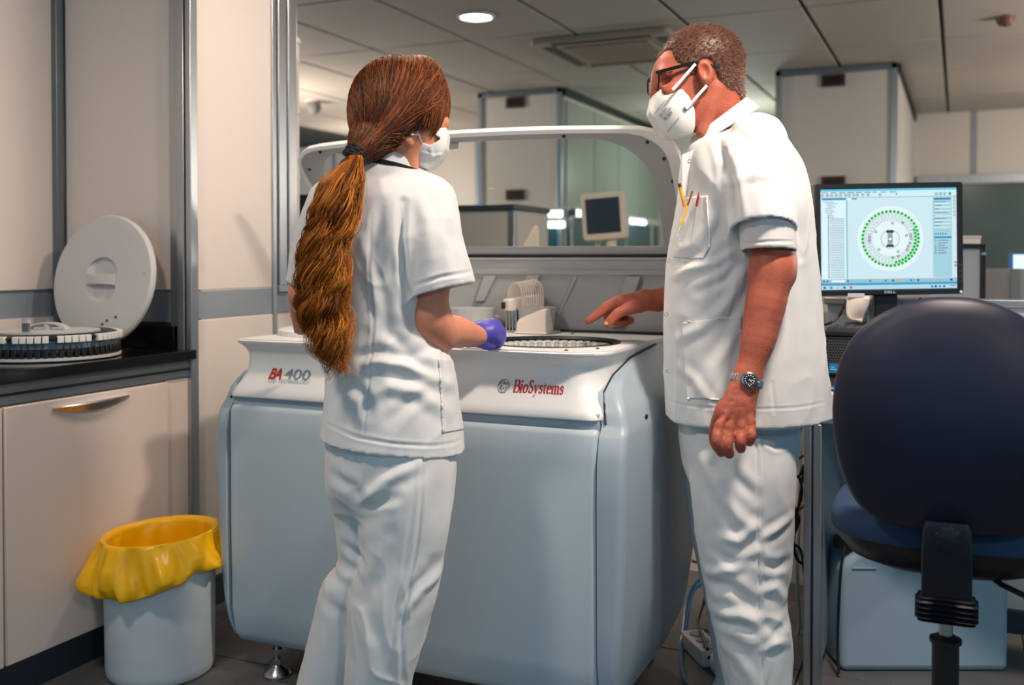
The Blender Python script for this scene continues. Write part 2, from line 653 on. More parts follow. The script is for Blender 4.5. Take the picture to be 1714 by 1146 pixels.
ACM = mat('vent_plastic', (176, 158, 140), 0.5)
t = thing('air_conditioner', 'square ceiling air cassette with dark outlet slots and central grille', 'air conditioner', (-2.08, 6.42, CEIL))
MB().prism(rrect(-0.46, 0.46, -0.46, 0.46, 0.04), -0.035, 0.0).build('panel', ACM, t, 0.008)
for s in (-1, 1):
    bx('outlet_slot', (-0.33, s * 0.38 - 0.035, -0.039), (0.33, s * 0.38 + 0.035, -0.033), DARK, t, 0.002)
    bx('outlet_slot', (s * 0.38 - 0.035, -0.33, -0.039), (s * 0.38 + 0.035, 0.33, -0.033), DARK, t, 0.002)
    bx('flap', (-0.31, s * 0.375 - 0.012, -0.044), (0.31, s * 0.375 + 0.02, -0.038), ACM, t, 0.002)
bx('grille', (-0.29, -0.29, -0.046), (0.29, 0.29, -0.034), ACM, t, 0.004)
for k in range(9):
    y = -0.25 + k * 0.0625
    bx('grille_bar', (-0.27, y - 0.006, -0.05), (0.27, y + 0.006, -0.045), ACM, t, 0.001)

p = PZ(1683, 28, CEIL)
t = thing('smoke_detector', 'small brownish smoke detector on the ceiling above the monitor', 'smoke detector', (p[0], p[1], CEIL))
MB().lathe([(0, -0.05), (0.035, -0.05), (0.05, -0.03), (0.055, 0)], 20).build('body', mat('detector_brown', (120, 84, 72), 0.5), t)
MB().lathe([(0, -0.056), (0.012, -0.056), (0.014, -0.05)], 12).build('sensor_tip', BLACK, t)
p = PZ(525, 168, CEIL)
t = thing('ceiling_camera', 'grey dome sensor hanging from the ceiling beside the woman\'s hair', 'sensor', (p[0], p[1], CEIL))
MB().lathe([(0, -0.13), (0.03, -0.125), (0.06, -0.09), (0.065, -0.05), (0.05, 0)], 20).build('dome', mat('dome_grey', (110, 112, 112), 0.6), t)
MB().lathe([(0.05, -0.012), (0.075, -0.012), (0.075, 0.0)], 20).build('base', PANEL2, t)

# ---- things in the far room, behind the analyser
WORKG = mat('grey_worktop', (58, 66, 68), 0.4)
x0 = on_y(700, 380, 4.57)[0]
t = thing('cabinet', 'white cabinet with a dark grey top standing behind the open analyser', 'cabinet', ((x0 - 2.03) / 2, 4.8, 0))
hx = (-2.03 - x0) / 2
bx('body', (-hx, -0.23, 0.08), (hx, 0.23, 1.43), PANEL2, t, 0.004)
bx('top', (-hx - 0.01, -0.25, 1.43), (hx + 0.01, 0.24, 1.46), WORKG, t, 0.004)
bx('corner_profile', (hx - 0.03, -0.237, 0.08), (hx + 0.006, -0.2, 1.43), ALU, t, 0.003)
bx('plinth', (-hx + 0.03, -0.2, 0), (hx - 0.03, 0.2, 0.08), PLINTH, t, 0.002)

BEIGE = mat('beige_plastic', (222, 208, 190), 0.5)
p = PW(1012, 362, 4.7)
t = thing('analyser_screen', 'small beige touch screen on a stalk, seen through the lid window', 'monitor', (p[0], p[1], 0.9), TH - 0.35)
zc = p[2] - 0.9
T = Matrix.Translation((0, 0, zc)) @ Matrix.Rotation(math.radians(-4), 4, 'Y')
MB().prism(rrect(-0.105, 0.105, -0.11, 0.11, 0.018), -0.03, 0.03, T @ Matrix.Rotation(PI / 2, 4, 'X')).build('housing', BEIGE, t, 0.006)
MB().box((-0.082, -0.033, -0.08), (0.082, -0.028, 0.085), T).build('display', mat('dark_display', (46, 56, 66), 0.15), t, 0.002)
MB().tube([(0.03, 0.01, 0), (0.03, 0.01, zc - 0.08)], 0.024, 14).build('stalk', BEIGE, t)
MB().lathe([(0, 0), (0.1, 0), (0.1, 0.015), (0.03, 0.03)], 24).build('base', BEIGE, t)
MB().tube([(-0.02, 0.03, zc - 0.1), (-0.05, 0.03, zc - 0.16), (0.0, 0.03, zc - 0.17), (0.03, 0.03, zc - 0.12)], 0.006, 8).build('cable', PANEL2, t)
q = W((p[0], p[1], 0))
t2 = thing('instrument', 'low white laboratory instrument under the small beige screen', 'instrument', (p[0], p[1], 0))
bx('body', (-0.45, -0.25, 0.0), (0.40, 0.35, 0.86), PANEL2, t2, 0.02)
bx('top', (-0.46, -0.26, 0.86), (0.41, 0.36, 0.9), BEIGE, t2, 0.012)
pc = PW(882, 405, 4.3)
t = thing('wedge_cover', 'pale sloping plastic cover in front of the far white cabinet', 'cover', (pc[0], pc[1], 0.0), TH)
MB().prism([(-0.07, 1.2), (-0.03, 1.22), (0.03, 1.33), (0.05, 1.33), (0.05, 0.0), (-0.07, 0.0)], -0.05, 0.05, Matrix.Rotation(PI / 2, 4, 'X')).build('cover', BEIGE, t, 0.01)

p = PW(540, 400, 4.6)
t = thing('dark_cabinet', 'dark laboratory device behind the glass beyond the aluminium wall post', 'instrument', (p[0], p[1], 0), TH)
bx('body', (-0.25, -0.2, 0.1), (0.35, 0.3, 1.47), BLACK, t, 0.01)
bx('shelf_edge', (-0.26, -0.22, 1.205), (0.36, -0.19, 1.235), PANEL2, t, 0.004)
bx('door', (-0.24, -0.215, 0.6), (0.34, -0.195, 1.19), DARK, t, 0.006)
for k in range(3):
    MB().ball((-0.12 + k * 0.05, -0.222, 1.09), 0.012).build('indicator', mat('blue_indicator', (70, 90, 220), 0.4), t)

# ================================================================== left bench
CTOP = 0.89
t = thing('worktop', 'polished black worktop with upstand along the white wall panels', 'worktop', (GX - 0.3, 1.3, CTOP))
bx('slab', (WX + 0.012 - GX + 0.3, -2.4, -0.032), (0.312, GY - 1.3 - 0.018, 0.0), GRANITE, t, 0.003)
bx('upstand', (WX + 0.012 - GX + 0.3, -2.4, 0.0), (WX + 0.032 - GX + 0.3, GY - 1.3 - 0.04, 0.045), GRANITE, t, 0.002)
bx('upstand', (WX + 0.032 - GX + 0.3, GY - 1.3 - 0.036, 0.0), (0.23, GY - 1.3 - 0.012, 0.075), GRANITE, t, 0.002)

yd0, yd1 = on_x(9, 900, GX)[1], on_x(283, 800, GX)[1]
t = thing('cabinet', 'beige-white base cabinet with chrome bow handle under the black worktop', 'cabinet', (GX - 0.3, 0.5 * (yd0 + yd1), 0))
yo = 0.5 * (yd0 + yd1)
hw = 0.5 * (yd1 - yd0)
bx('body', (-0.30, -hw - 0.002, 0.1), (0.275, GY - yo - 0.03, 0.80), mat('carcass', (196, 184, 176), 0.5), t, 0.002)
bx('plinth', (-0.29, -hw - 0.01, 0), (0.262, GY - yo - 0.03, 0.1), PLINTH, t, 0.002)
bx('rail', (-0.29, -hw - 0.01, 0.80), (0.292, GY - yo - 0.02, 0.858), ALUD, t, 0.004)
bx('rail_groove', (0.285, -hw - 0.01, 0.823), (0.2925, GY - yo - 0.02, 0.831), GAP, t, 0)
bx('stile', (0.2, hw + 0.004, 0.1), (0.285, GY - yo - 0.03, 0.80), DOORM, t, 0.002)
dr = bx('door', (0.276, -hw + 0.002, 0.105), (0.3, hw - 0.001, 0.795), DOORM, t, 0.003)
ha, hb = on_x(92, 686, GX + 0.012), on_x(219, 664, GX + 0.012)
zc = 0.5 * (ha[2] + hb[2])
ya, yb = ha[1] - yo, hb[1] - yo
m = MB()
rings = []
for i in range(25):
    u = i / 24
    y = ya + (yb - ya) * u
    b = math.sin(PI * u)
    rings.append([(0.300, y, zc + 0.006), (0.300 + 0.006 + 0.016 * b, y, zc + 0.007), (0.302 + 0.006 + 0.018 * b, y, zc + 0.003), (0.303 + 0.012 * b, y, zc - 0.004 - 0.014 * b), (0.300, y, zc - 0.004 - 0.018 * b)])
m.loft(rings).build('handle', mat('handle_chrome', (214, 216, 218), 0.28, metal=1.0), dr, smooth=True)
t = thing('cabinet', 'next beige-white base cabinet at the edge of view, nearer the camera', 'cabinet', (GX - 0.3, yd0 - 0.4, 0))
bx('body', (-0.3, -0.38, 0.1), (0.275, 0.38, 0.80), mat('carcass', (196, 184, 176), 0.5), t, 0.002)
bx('plinth', (-0.29, -0.38, 0), (0.262, 0.38, 0.1), PLINTH, t, 0.002)
bx('rail', (-0.29, -0.38, 0.80), (0.292, 0.38, 0.858), ALUD, t, 0.004)
dr = bx('door', (0.276, -0.37, 0.105), (0.3, 0.394, 0.795), DOORM, t, 0.003)
MB().tube([(0.302, -0.06, 0.72), (0.318, 0, 0.716), (0.302, 0.06, 0.72)], 0.006, 8).build('handle', CHROME, dr)

# ---- reagent rotor on the worktop
RX, RY, RR = -2.540, 2.212, 0.210
t = thing('reagent_rotor', 'black round reagent rotor with a bow carrying handle on the worktop', 'rotor', (RX, RY, CTOP), 0.3)
GREYP = mat('pale_grey_plastic', (188, 190, 190), 0.45)
MB().lathe([(0, 0), (RR - 0.01, 0), (RR, 0.004), (RR, 0.01), (RR - 0.012, 0.014), (0, 0.014)], 64).build('base_tray', GREYP, t)
MB().lathe([(0, 0.014), (RR - 0.03, 0.014), (RR - 0.03, 0.062), (0, 0.062)], 64).build('core', mat('rotor_blue_grey', (120, 150, 172), 0.3), t)
MB().lathe([(0, 0.066), (RR - 0.004, 0.066), (RR - 0.004, 0.071), (RR - 0.02, 0.078), (RR - 0.05, 0.078), (RR - 0.055, 0.073), (0, 0.073)], 64).build('black_ring', BLACK, t)
MB().lathe([(0, 0.073), (RR - 0.06, 0.073), (RR - 0.06, 0.081), (0, 0.083)], 48).build('white_disc', GREYP, t)
m = MB()
arc = [(0.065 * math.cos(a), 0, 0.083 + 0.022 * math.sin(a)) for a in np.linspace(0, PI, 15)]
rings = []
for i, q in enumerate(arc):
    rings.append([(q[0], -0.014, q[2]), (q[0], 0.014, q[2]), (q[0] * 0.9, 0.014, q[2] - 0.004), (q[0] * 0.9, -0.014, q[2] - 0.004)])
hd = m.loft(rings).build('handle', GREYP, t)
MB().tube([(0, 0, 0.08), (0, 0, 0.104)], 0.012, 14).build('hub_knob', GREYP, t)
MB().tube([(0, 0, 0.104), (0, 0, 0.115)], 0.005, 10).build('hub_pin', STEEL, t)
fin = None
for k in range(60):
    a = 2 * PI * k / 60
    if fin is None:
        fin = MB().prism(rrect(-0.008, 0.008, -0.0085, 0.0085, 0.003, 2), 0.014, 0.038).build('bottle_foot', BLACK, t, 0.001, seg=1)
        fo = fin
    else:
        fo = fin.copy()
        C.objects.link(fo)
    fo.location = ((RR - 0.010) * math.cos(a), (RR - 0.010) * math.sin(a), 0)
    fo.rotation_euler = (0, 0, a)
# bottles hanging in the rotor: white square caps on clear necks
first = None
CAPW = mat('white_cap', (224, 222, 216), 0.4)
for k in range(66):
    a = 2 * PI * k / 66 + 0.3
    if k % 3 == 2 and k % 2 == 0:
        continue
    lab = 'white-capped square reagent bottle standing in the ring of the black rotor'
    if first is None:
        first = thing('reagent_bottle', lab, 'bottle', (0, 0, 0), 0, 'reagent bottles in the black rotor')
        bx('cap', (-0.008, -0.0085, 0.030), (0.008, 0.0085, 0.050), CAPW, first, 0.0015)
        bx('glass_body', (-0.020, -0.006, 0.0), (-0.006, 0.006, 0.031), CLEAR, first, 0.002)
        r = first
    else:
        r = copy_tree(first)
    r.location = (RX + (RR - 0.004) * math.cos(a), RY + (RR - 0.004) * math.sin(a), CTOP + 0.026)
    r.rotation_euler = (0, 0, a)
p = PZ(44, 556, CTOP + 0.083)
t = thing('vial', 'tall clear square vial standing on the black reagent rotor', 'vial', (p[0], p[1], CTOP + 0.0835), 0.4)
bx('glass', (-0.009, -0.009, 0), (0.009, 0.009, 0.042), CLEAR, t, 0.001)
bx('sample', (-0.007, -0.007, 0.002), (0.007, 0.007, 0.026), mat('dark_sample', (50, 60, 78), 0.2), t, 0)

# ---- the round lid that leans on the gable
LR = 0.218
t = thing('rotor_lid', 'round white rotor lid with moulded grip leaning on the wall panel', 'lid', (-2.59, GY - 0.118, CTOP))
tilt = math.radians(9)
Rm = Matrix.Translation((0, 0, LR * 1.0)) @ Matrix.Rotation(PI / 2 - tilt, 4, 'X')     # local z -> towards the room
LIDW = mat('lid_white', (205, 204, 202), 0.42)
Rm = Matrix.Translation((0, 0.0, LR * math.cos(tilt) + 0.012)) @ Matrix.Rotation(PI / 2 - tilt, 4, 'X')
prof = [(0.052, -0.012), (0.07, -0.012), (LR - 0.012, -0.014), (LR, -0.006), (LR + 0.001, 0.006), (LR - 0.006, 0.0125), (LR - 0.02, 0.014), (0.075, 0.013)]
m = MB()
n = 72
V, F = [], []
grip = rrect(-0.066, 0.066, -0.088, 0.088, 0.036, 17)
grip = grip[:72]
angs = [math.atan2(y, x) for x, y in grip]
order = sorted(range(72), key=lambda i: angs[i])
grip = [grip[i] for i in order]
_ga = [math.atan2(y, x) for x, y in grip]
_aa = [_ga[-1] - 2 * PI] + _ga + [_ga[0] + 2 * PI]
_gx = [grip[-1][0]] + [q[0] for q in grip] + [grip[0][0]]
_gy = [grip[-1][1]] + [q[1] for q in grip] + [grip[0][1]]
_g = np.linspace(-PI, PI, 96, endpoint=False)
grip = list(zip(np.interp(_g, _aa, _gx), np.interp(_g, _aa, _gy)))
ga = list(_g)
ringsz = []
ringsz.append([(x, y, -0.004) for x, y in grip])
for r, z in prof[2:]:
    ringsz.append([(r * math.cos(a), r * math.sin(a), z) for a in ga])
ringsz.append([(x, y, 0.013) for x, y in grip])
inner = [(x * 0.82, y * 0.80, 0.004) for x, y in grip]
ringsz.append(inner)
ringsz.append([(x * 0.7, y * 0.72, -0.002) for x, y in grip])
m.loft([[tuple(Rm @ Vector(p)) for p in rg] for rg in ringsz], cap=True)
m.build('disc', LIDW, t, smooth=True, angle=30)
m = MB()
rings = []
for i in range(13):
    u = -1 + 2 * i / 12
    x = u * 0.064
    b = 1 - u * u
    zt = 0.016 + 0.008 * b
    hh = 0.017 + 0.004 * abs(u)
    rings.append([tuple(Rm @ Vector(q)) for q in ((x, -hh, zt - 0.008), (x, -hh * 0.8, zt), (x, hh * 0.8, zt), (x, hh, zt - 0.008))])
m.loft(rings).build('grip_bar', LIDW, t)
HOLE = mat('hole_dark', (60, 70, 72), 0.6)
for (px, py) in ((175, 543), (182, 537), (196, 531)):
    pt = on_y(px, py, GY - 0.145)
    l = Rm.inverted() @ (Vector(pt) - t.location)
    MB().lathe([(0, 0.0155), (0.0045, 0.0155), (0.0055, 0.013)], 14, Rm @ Matrix.Translation((l.x, l.y, 0))).build('hole', HOLE, t)
MB().lathe([(0, 0.0155), (0.0018, 0.0155), (0.002, 0.013)], 8, Rm @ Matrix.Translation((0.185, 0.02, 0))).build('screw', HOLE, t)

# ================================================================== waste bin
bp = W((P(262, 1121, 2.88)[0], 2.89, 0))
BR = 0.151
t = thing('waste_bin', 'white round waste bin with scuffed side standing by the cabinet door', 'bin', (bp[0] + 0.012, bp[1], 0))
BINM = mat('bin_plastic', (206, 214, 218), 0.5, var=0.05, scale=9)
BH = 0.385
MB().lathe([(0, 0.003), (BR - 0.006, 0.003), (BR - 0.002, 0.01), (BR, 0.03), (BR + 0.004, BH), (BR + 0.001, BH + 0.004), (BR - 0.003, BH), (BR - 0.007, 0.02), (0, 0.012)], 64).build('tub', BINM, t)
YEL = mat('yellow_bag', (246, 184, 0), 0.34, var=0.05, scale=14, spec=0.5, bump=0.35, bscale=30)
m = MB()
rings = []
n = 160
rb = random.Random(3)
ph = [rb.uniform(0, 6.28) for _ in range(10)]


def tri(x):
    x = (x / (2 * PI)) % 1.0
    return 4 * abs(x - 0.5) - 1


prof_b = [(-0.26, -0.016), (-0.12, -0.014), (-0.03, -0.012), (-0.002, -0.009), (0.006, 0.003), (0.003, 0.008), (-0.014, 0.013), (-0.032, 0.019), (-0.050, 0.026), (-0.068, 0.033), (-0.084, 0.036), (-0.096, 0.033), (-0.104, 0.026)]
_kk = np.linspace(0, len(prof_b) - 1, 3 * len(prof_b) - 2)
for k in _kk:
    dz = float(np.interp(k, range(len(prof_b)), [q[0] for q in prof_b]))
    dr = float(np.interp(k, range(len(prof_b)), [q[1] for q in prof_b]))
    w = max(0.0, (k - 4) / 8)
    ring = []
    for j in range(n):
        a = 2 * PI * j / n
        ac = a - TH                                   # angle as the camera sees it: 0 right, -pi/2 towards it
        lobe = 1.05 * max(0, math.cos(ac + 2.85)) ** 2 + 0.55 * max(0, math.cos(ac + 0.25)) ** 4
        cr = min(1, 2 * w) * (0.010 * tri(5 * a + ph[0] + 2.6 * w) + 0.011 * tri(9 * a + ph[1] - 4.2 * w) + 0.007 * tri(15 * a + ph[2] + 5.3 * w) + 0.004 * tri(31 * a + ph[3] - 6.0 * w)) + 0.008 * min(1, 2 * w)
        ci = 0.0
        if k < 3:
            ci = -abs(0.006 * math.sin(5 * a + ph[4]) + 0.005 * math.sin(11 * a + ph[5] + k)) * (3 - k) / 2
        rr = BR + 0.002 + dr * (1 + 0.6 * lobe * w) + cr + ci
        if k > 4:
            rr = max(rr, BR + 0.010)
        drop = dz * (1 + w * (0.10 * math.sin(2 * a + ph[6]) + 0.10 * math.sin(3 * a + ph[7]) + 0.25 * max(0, math.cos(ac + 1.75)) - 0.12 * max(0, math.cos(ac))))
        ring.append((rr * math.cos(a), rr * math.sin(a), BH + 0.012 + drop - 0.010 * math.cos(ac - 0.3) * -1 * (1 if k > 2 else 0.4)))
    rings.append(ring)
m.loft(rings, cap=False)
bagp = m.build('bag', YEL, t, smooth=True, angle=180)
sm = bagp.modifiers.new('thick', 'SOLIDIFY')
sm.thickness = 0.0012
MB().lathe([(0, BH - 0.26), (0.10, BH - 0.255), (0.141, BH - 0.235)], 40).build('bag_bottom', YEL, t)

# ================================================================== the analyser
MX, MY = -1.937, 2.257
mach = thing('analyser', 'large pale blue-white laboratory analyser with its window lid raised', 'laboratory analyser', (MX, MY, 0))
MWID = 1.2


def L(p):
    return (p[0] - MX, p[1] - MY, p[2])


bx('core', (0.10, 0.16, 0.12), (1.10, 0.68, 0.84), DARK, mach, 0.01)
m = MB()
rings = []
for z, y, xi in ((0.095, 0.045, 0.02), (0.105, 0.022, 0.01), (0.13, 0.008, 0.004), (0.2, 0.0, 0.0), (0.45, -0.004, 0.0), (0.70, -0.004, 0.0), (0.762, -0.002, 0.0), (0.772, 0.002, 0.001), (0.777, 0.010, 0.004)):
    rings.append([(x, yy, z) for x, yy in rrect(0.053 + xi, 1.151 - xi, y, 0.09, (0.014, 0.014, 0.002, 0.002), 5)])
m.loft(rings).build('front_panel', MPANEL, mach, smooth=True, angle=40)
bx('groove', (0.05, 0.018, 0.765), (1.15, 0.1, 0.815), MCHEEK, mach, 0.004)

FZ = [(0.797, 0.012), (0.801, 0.004), (0.81, 0.003), (0.825, 0.014), (0.845, 0.032), (0.865, 0.046), (0.885, 0.053), (0.905, 0.055), (0.92, 0.053), (0.934, 0.045), (0.944, 0.034), (0.949, 0.027), (0.956, 0.025), (0.9585, 0.029)]
FX = [(0.797, 0.040), (0.82, 0.046), (0.86, 0.062), (0.90, 0.066), (0.925, 0.064), (0.94, 0.056), (0.95, 0.047), (0.9585, 0.047)]


def fascia_y(z):
    return interp(FZ, z)[0]


m = MB()
rings = []
for z, y in FZ:
    xi = interp(FX, z)[0]
    r = 0.04 + 0.08 * max(0, (z - 0.80) / 0.16)
    rings.append([(x, yy, z) for x, yy in rrect(xi, MWID - xi, y, 0.70, (0.03, r, 0.03, 0.03), 10)])
m.loft(rings, cap=False).build('fascia', MWHITE, mach, smooth=True, angle=50)

SEAM = [(0.79, 0.022), (0.83, 0.044), (0.86, 0.075), (0.893, 0.155), (0.925, 0.30), (0.945, 0.50)]
for side in (0, 1):
    rings = []
    for z in (0.095, 0.12, 0.16, 0.22, 0.32, 0.45, 0.6, 0.7, 0.76, 0.772, 0.782, 0.79, 0.805, 0.82, 0.84, 0.86, 0.875, 0.893, 0.91, 0.925, 0.938, 0.945):
        xo = interp([(0.095, 0.052), (0.16, 0.036), (0.3, 0.014), (0.5, 0.004), (0.7, 0.0), (0.77, 0.002), (0.82, 0.014), (0.87, 0.036), (0.92, 0.052), (0.945, 0.06)], z)[0]
        if side:
            xo = interp([(0.095, 0.02), (0.16, 0.004), (0.3, -0.012), (0.5, -0.02), (0.7, -0.022), (0.77, -0.02), (0.82, -0.006), (0.87, 0.022), (0.92, 0.046), (0.945, 0.056)], z)[0]
        yf = interp([(0.095, 0.05), (0.12, 0.02), (0.2, -0.002), (0.66, -0.008), (0.72, -0.004), (0.76, 0.008), (0.782, 0.026)], z)[0] if z <= 0.782 else interp([(0.782, 0.026)] + SEAM[1:], z)[0]
        yb = interp([(0.095, 0.50), (0.12, 0.58), (0.16, 0.66), (0.22, 0.70), (0.3, 0.72), (0.95, 0.72)], z)[0]
        xin = 0.075 if z > 0.8 else 0.047
        xin = max(xin, xo + 0.012)
        r = min(0.022, xin - xo - 0.003)
        o = rrect(xo, xin, yf, yb, (r, 0.002, 0.002, r), 6)
        if side:
            o = [(MWID - x, y) for x, y in reversed(o)]
        rings.append([(x, y, z) for x, y in o])
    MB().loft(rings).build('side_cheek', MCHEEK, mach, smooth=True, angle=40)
    # dark seam under the fascia edge
    pts = []
    for z, y in SEAM:
        xo = interp(FX, z)[0] - 0.004
        pts.append(((MWID - xo) if side else xo, y + 0.004, z + 0.001))
    MB().tube(pts, 0.0028, 6).build('seam', GAP, mach)
MB().lathe([(0, 0), (0.006, 0), (0.006, 0.004), (0, 0.004)], 14, frame((1.216, 0.19, 0.79), (0, 1, 0), (0, 0, 1))).build('screw', DARK, mach)

# deck with the sample well
wc = L(PZ(952, 574, 0.9585))
WR = 0.186
WCX, WCY = 0.918, 0.30
out = rrect(0.052, MWID - 0.052, 0.036, 0.69, (0.03, 0.12, 0.03, 0.03), 10)


def edge_at(a):
    dx, dy = math.cos(a), math.sin(a)
    best = 9
    for i in range(len(out)):
        x1, y1 = out[i]
        x2, y2 = out[(i + 1) % len(out)]
        ex, ey = x2 - x1, y2 - y1
        den = dx * ey - dy * ex
        if abs(den) < 1e-9:
            continue
        tt = ((x1 - WCX) * ey - (y1 - WCY) * ex) / den
        ss = ((x1 - WCX) * dy - (y1 - WCY) * dx) / den
        if tt > 0 and -1e-6 <= ss <= 1 + 1e-6:
            best = min(best, tt)
    return best


WCY = min(WCY, 0.69 - WR - 0.03)

aset = sorted(set([2 * PI * i / 144 for i in range(144)] + [math.atan2(y - WCY, x - WCX) % (2 * PI) for x, y in out]))
rin, rout, rin2, rout2 = [], [], [], []
for a in aset:
    e = edge_at(a)
    rin.append((WCX + WR * math.cos(a), WCY + WR * math.sin(a), 0.960))
    rin2.append((WCX + WR * math.cos(a), WCY + WR * math.sin(a), 0.945))
    rout.append((WCX + e * math.cos(a), WCY + e * math.sin(a), 0.960))
    rout2.append((WCX + e * math.cos(a), WCY + e * math.sin(a), 0.950))
MB().loft([rin2, rin, rout, rout2], cap=False).build('deck', MWHITE, mach, smooth=True, angle=30)
T0 = Matrix.Translation((WCX, WCY, 0))
MB().lathe([(WR - 0.008, 0.84), (WR - 0.0075, 0.955), (WR, 0.963), (WR + 0.002, 0.9605), (WR + 0.001, 0.95), (WR + 0.001, 0.84)], 72, T0).build('well_rim', BLACK, mach)
MB().lathe([(0, 0.86), (WR - 0.01, 0.86), (WR - 0.01, 0.868), (0, 0.868)], 48, T0).build('sample_carousel', mat('carousel_pale', (196, 198, 196), 0.4), mach)
MB().lathe([(0.05, 0.868), (0.05, 0.918), (WR - 0.075, 0.918), (WR - 0.075, 0.868)], 48, T0).build('carousel_rack', mat('carousel_pale', (196, 198, 196), 0.4), mach)
first = None
for ring_r, cnt in ((WR - 0.03, 40), (WR - 0.058, 32)):
    for k in range(cnt):
        a = 2 * PI * k / cnt
        if first is None:
            first = thing('sample_tube', 'small clear sample tube standing in the open round well of the analyser', 'tube', (0, 0, 0), 0, 'sample tubes in the analyser well')
            MB().lathe([(0.0, -0.06), (0.0055, -0.055), (0.0068, 0.0), (0.0085, 0.001), (0.0085, 0.006), (0.0055, 0.006), (0.0045, -0.05)], 10).build('glass', mat('milky_tube', (226, 228, 224), 0.25), first)
            MB().lathe([(0.0, 0.0015), (0.0055, 0.0015)], 8).build('sample', mat('sample_pale', (150, 160, 165), 0.3), first)
            r = first
        else:
            r = copy_tree(first)
        r.location = (MX + WCX + ring_r * math.cos(a), MY + WCY + ring_r * math.sin(a), 0.946)
# left rotor cover
cx_, cy_ = 0.27, 0.33
lp = L(PZ(452, 553, 0.97))
cx_ = lp[0] + 0.2
MB().lathe([(0, 0.981), (0.19, 0.979), (0.2, 0.975), (0.203, 0.962), (0.203, 0.9595)], 64, Matrix.Translation((cx_, cy_, 0))).build('rotor_cover', MWHITE, mach)
for (px, py) in ((405, 561), (418, 555), (1067, 572), (1028, 574), (958, 558), (948, 586), (1053, 585), (870, 549), (1000, 583)):
    p = L(PZ(px, py, 0.961))
    if 0.07 < p[0] < 1.13 and 0.04 < p[1] < 0.69:
        MB().lathe([(0, 0.9635), (0.004, 0.963), (0.0055, 0.960)], 12, Matrix.Translation((p[0], p[1], 0))).build('screw', DARK, mach)

# rear wall with raised ribs
BY = 0.69
prof = [(BY - 0.01, 0.955), (BY, 1.112), (BY - 0.004, 1.128), (BY - 0.016, 1.140), (BY - 0.018, 1.152), (BY, 1.158), (BY + 0.002, 1.182), (BY - 0.006, 1.190), (BY - 0.006, 1.196), (BY + 0.05, 1.196), (BY + 0.05, 0.955)]
rings = [[(x, y, z) for y, z in prof] for x in np.linspace(0.03, 1.17, 12)]
MB().loft(rings).build('rear_wall', MGREY, mach, smooth=True, angle=35)
bx('seal', (0.03, BY - 0.012, 1.192), (1.17, BY + 0.03, 1.202), BLACK, mach, 0.003)
bx('slot', (0.05, 0.655, 0.9585), (1.15, 0.685, 0.967), BLACK, mach, 0.002)


def rib(q, th=0.014):
    pts = [Vector(L(on_y(px, py, MY + BY - 0.004))) for px, py in q]
    c = sum(pts, Vector()) / 4
    back = [p + Vector((0, 0.012, 0)) for p in pts]
    fr = [p + (c - p).normalized() * 0.004 + Vector((0, -th, 0)) for p in pts]
    MB().loft([[tuple(p) for p in back], [tuple(p) for p in fr]]).build('rib', MGREY, mach, bevel=0.003)


rib([(812, 460), (833, 460), (812, 506), (796, 506)])
rib([(884, 459), (906, 459), (880, 540), (856, 540)])
rib([(962, 459), (969, 459), (930, 545), (924, 545)], 0.006)
rib([(1051, 461), (1076, 461), (1046, 549), (1024, 549)], 0.018)

# washing station, dispensing arm and the rest on the deck
MCREAM = mat('instrument_cream', (226, 214, 204), 0.4)
b0 = L(PZ(890, 556, 0.965))
m = MB()
base = [(-0.052, -0.03), (0.052, -0.03), (0.055, 0.10), (-0.046, 0.10)]
Tm = Matrix.Translation((b0[0], b0[1], 0.961))
m.prism(rrect(-0.052, 0.056, -0.02, 0.10, 0.006), 0, 0.006, Tm)
rings = []
for u in np.linspace(0, 1, 9):
    x = -0.046 + 0.094 * u
    h = 0.040 + 0.040 * u ** 0.8
    if u > 0.93:
        h *= 0.95
    rings.append([(x + 0.004 * (u), -0.014, 0.004), (x, -0.010 + 0.008 * u, h * 0.8), (x, 0.002, h), (x, 0.03, h), (x, 0.06, 0.004)])
m.loft([[tuple(Tm @ Vector(p)) for p in r] for r in rings])
m.build('wash_station', MCREAM, mach, bevel=0.003)
top = Tm @ Vector((0, 0.012, 0.07))
a0 = L(on_y(846, 508, MY + b0[1] + 0.03))
a1 = L(on_y(905, 491, MY + b0[1] + 0.13))
ar = Vector(a1) - Vector(a0)
Ma = frame(a0, (ar.x, ar.y, 0), (0, 0, 1))
LN = Vector((ar.x, ar.y, 0)).length
m = MB()
m.loft([[tuple(Ma @ Vector(q)) for q in ((x, -0.022 * s0, -0.02), (x, 0.014 * s0 + dz, -0.02), (x, 0.014 * s0 + dz, 0.02), (x, -0.022 * s0, 0.02))] for x, s0, dz in ((0.0, 0.9, -0.003), (0.006, 1.0, 0.0), (LN * 0.45, 1.0, 0.006), (LN, 0.75, 0.018))])
m.build('dispensing_arm', MCREAM, mach, bevel=0.003)
bx('arm_clip', (a0[0] - 0.012, a0[1] - 0.006, a0[2] - 0.016), (a0[0] - 0.001, a0[1] + 0.012, a0[2] + 0.004), BLACK, mach, 0.001)
for k in range(4):
    px = a0[0] + 0.002 + k * 0.011
    MB().tube([(px, a0[1] + 0.004, a0[2] - 0.02), (px, a0[1] + 0.004, 0.962)], 0.0028, 8).build('probe', STEEL, mach)
bx('probe_block', (a0[0] + 0.03, a0[1] + 0.01, 0.962), (a0[0] + 0.05, a0[1] + 0.03, a0[2] - 0.018), BLACK, mach, 0.002)
TUBING = mat('clear_tubing', (226, 212, 196), 0.15, alpha=0.5)
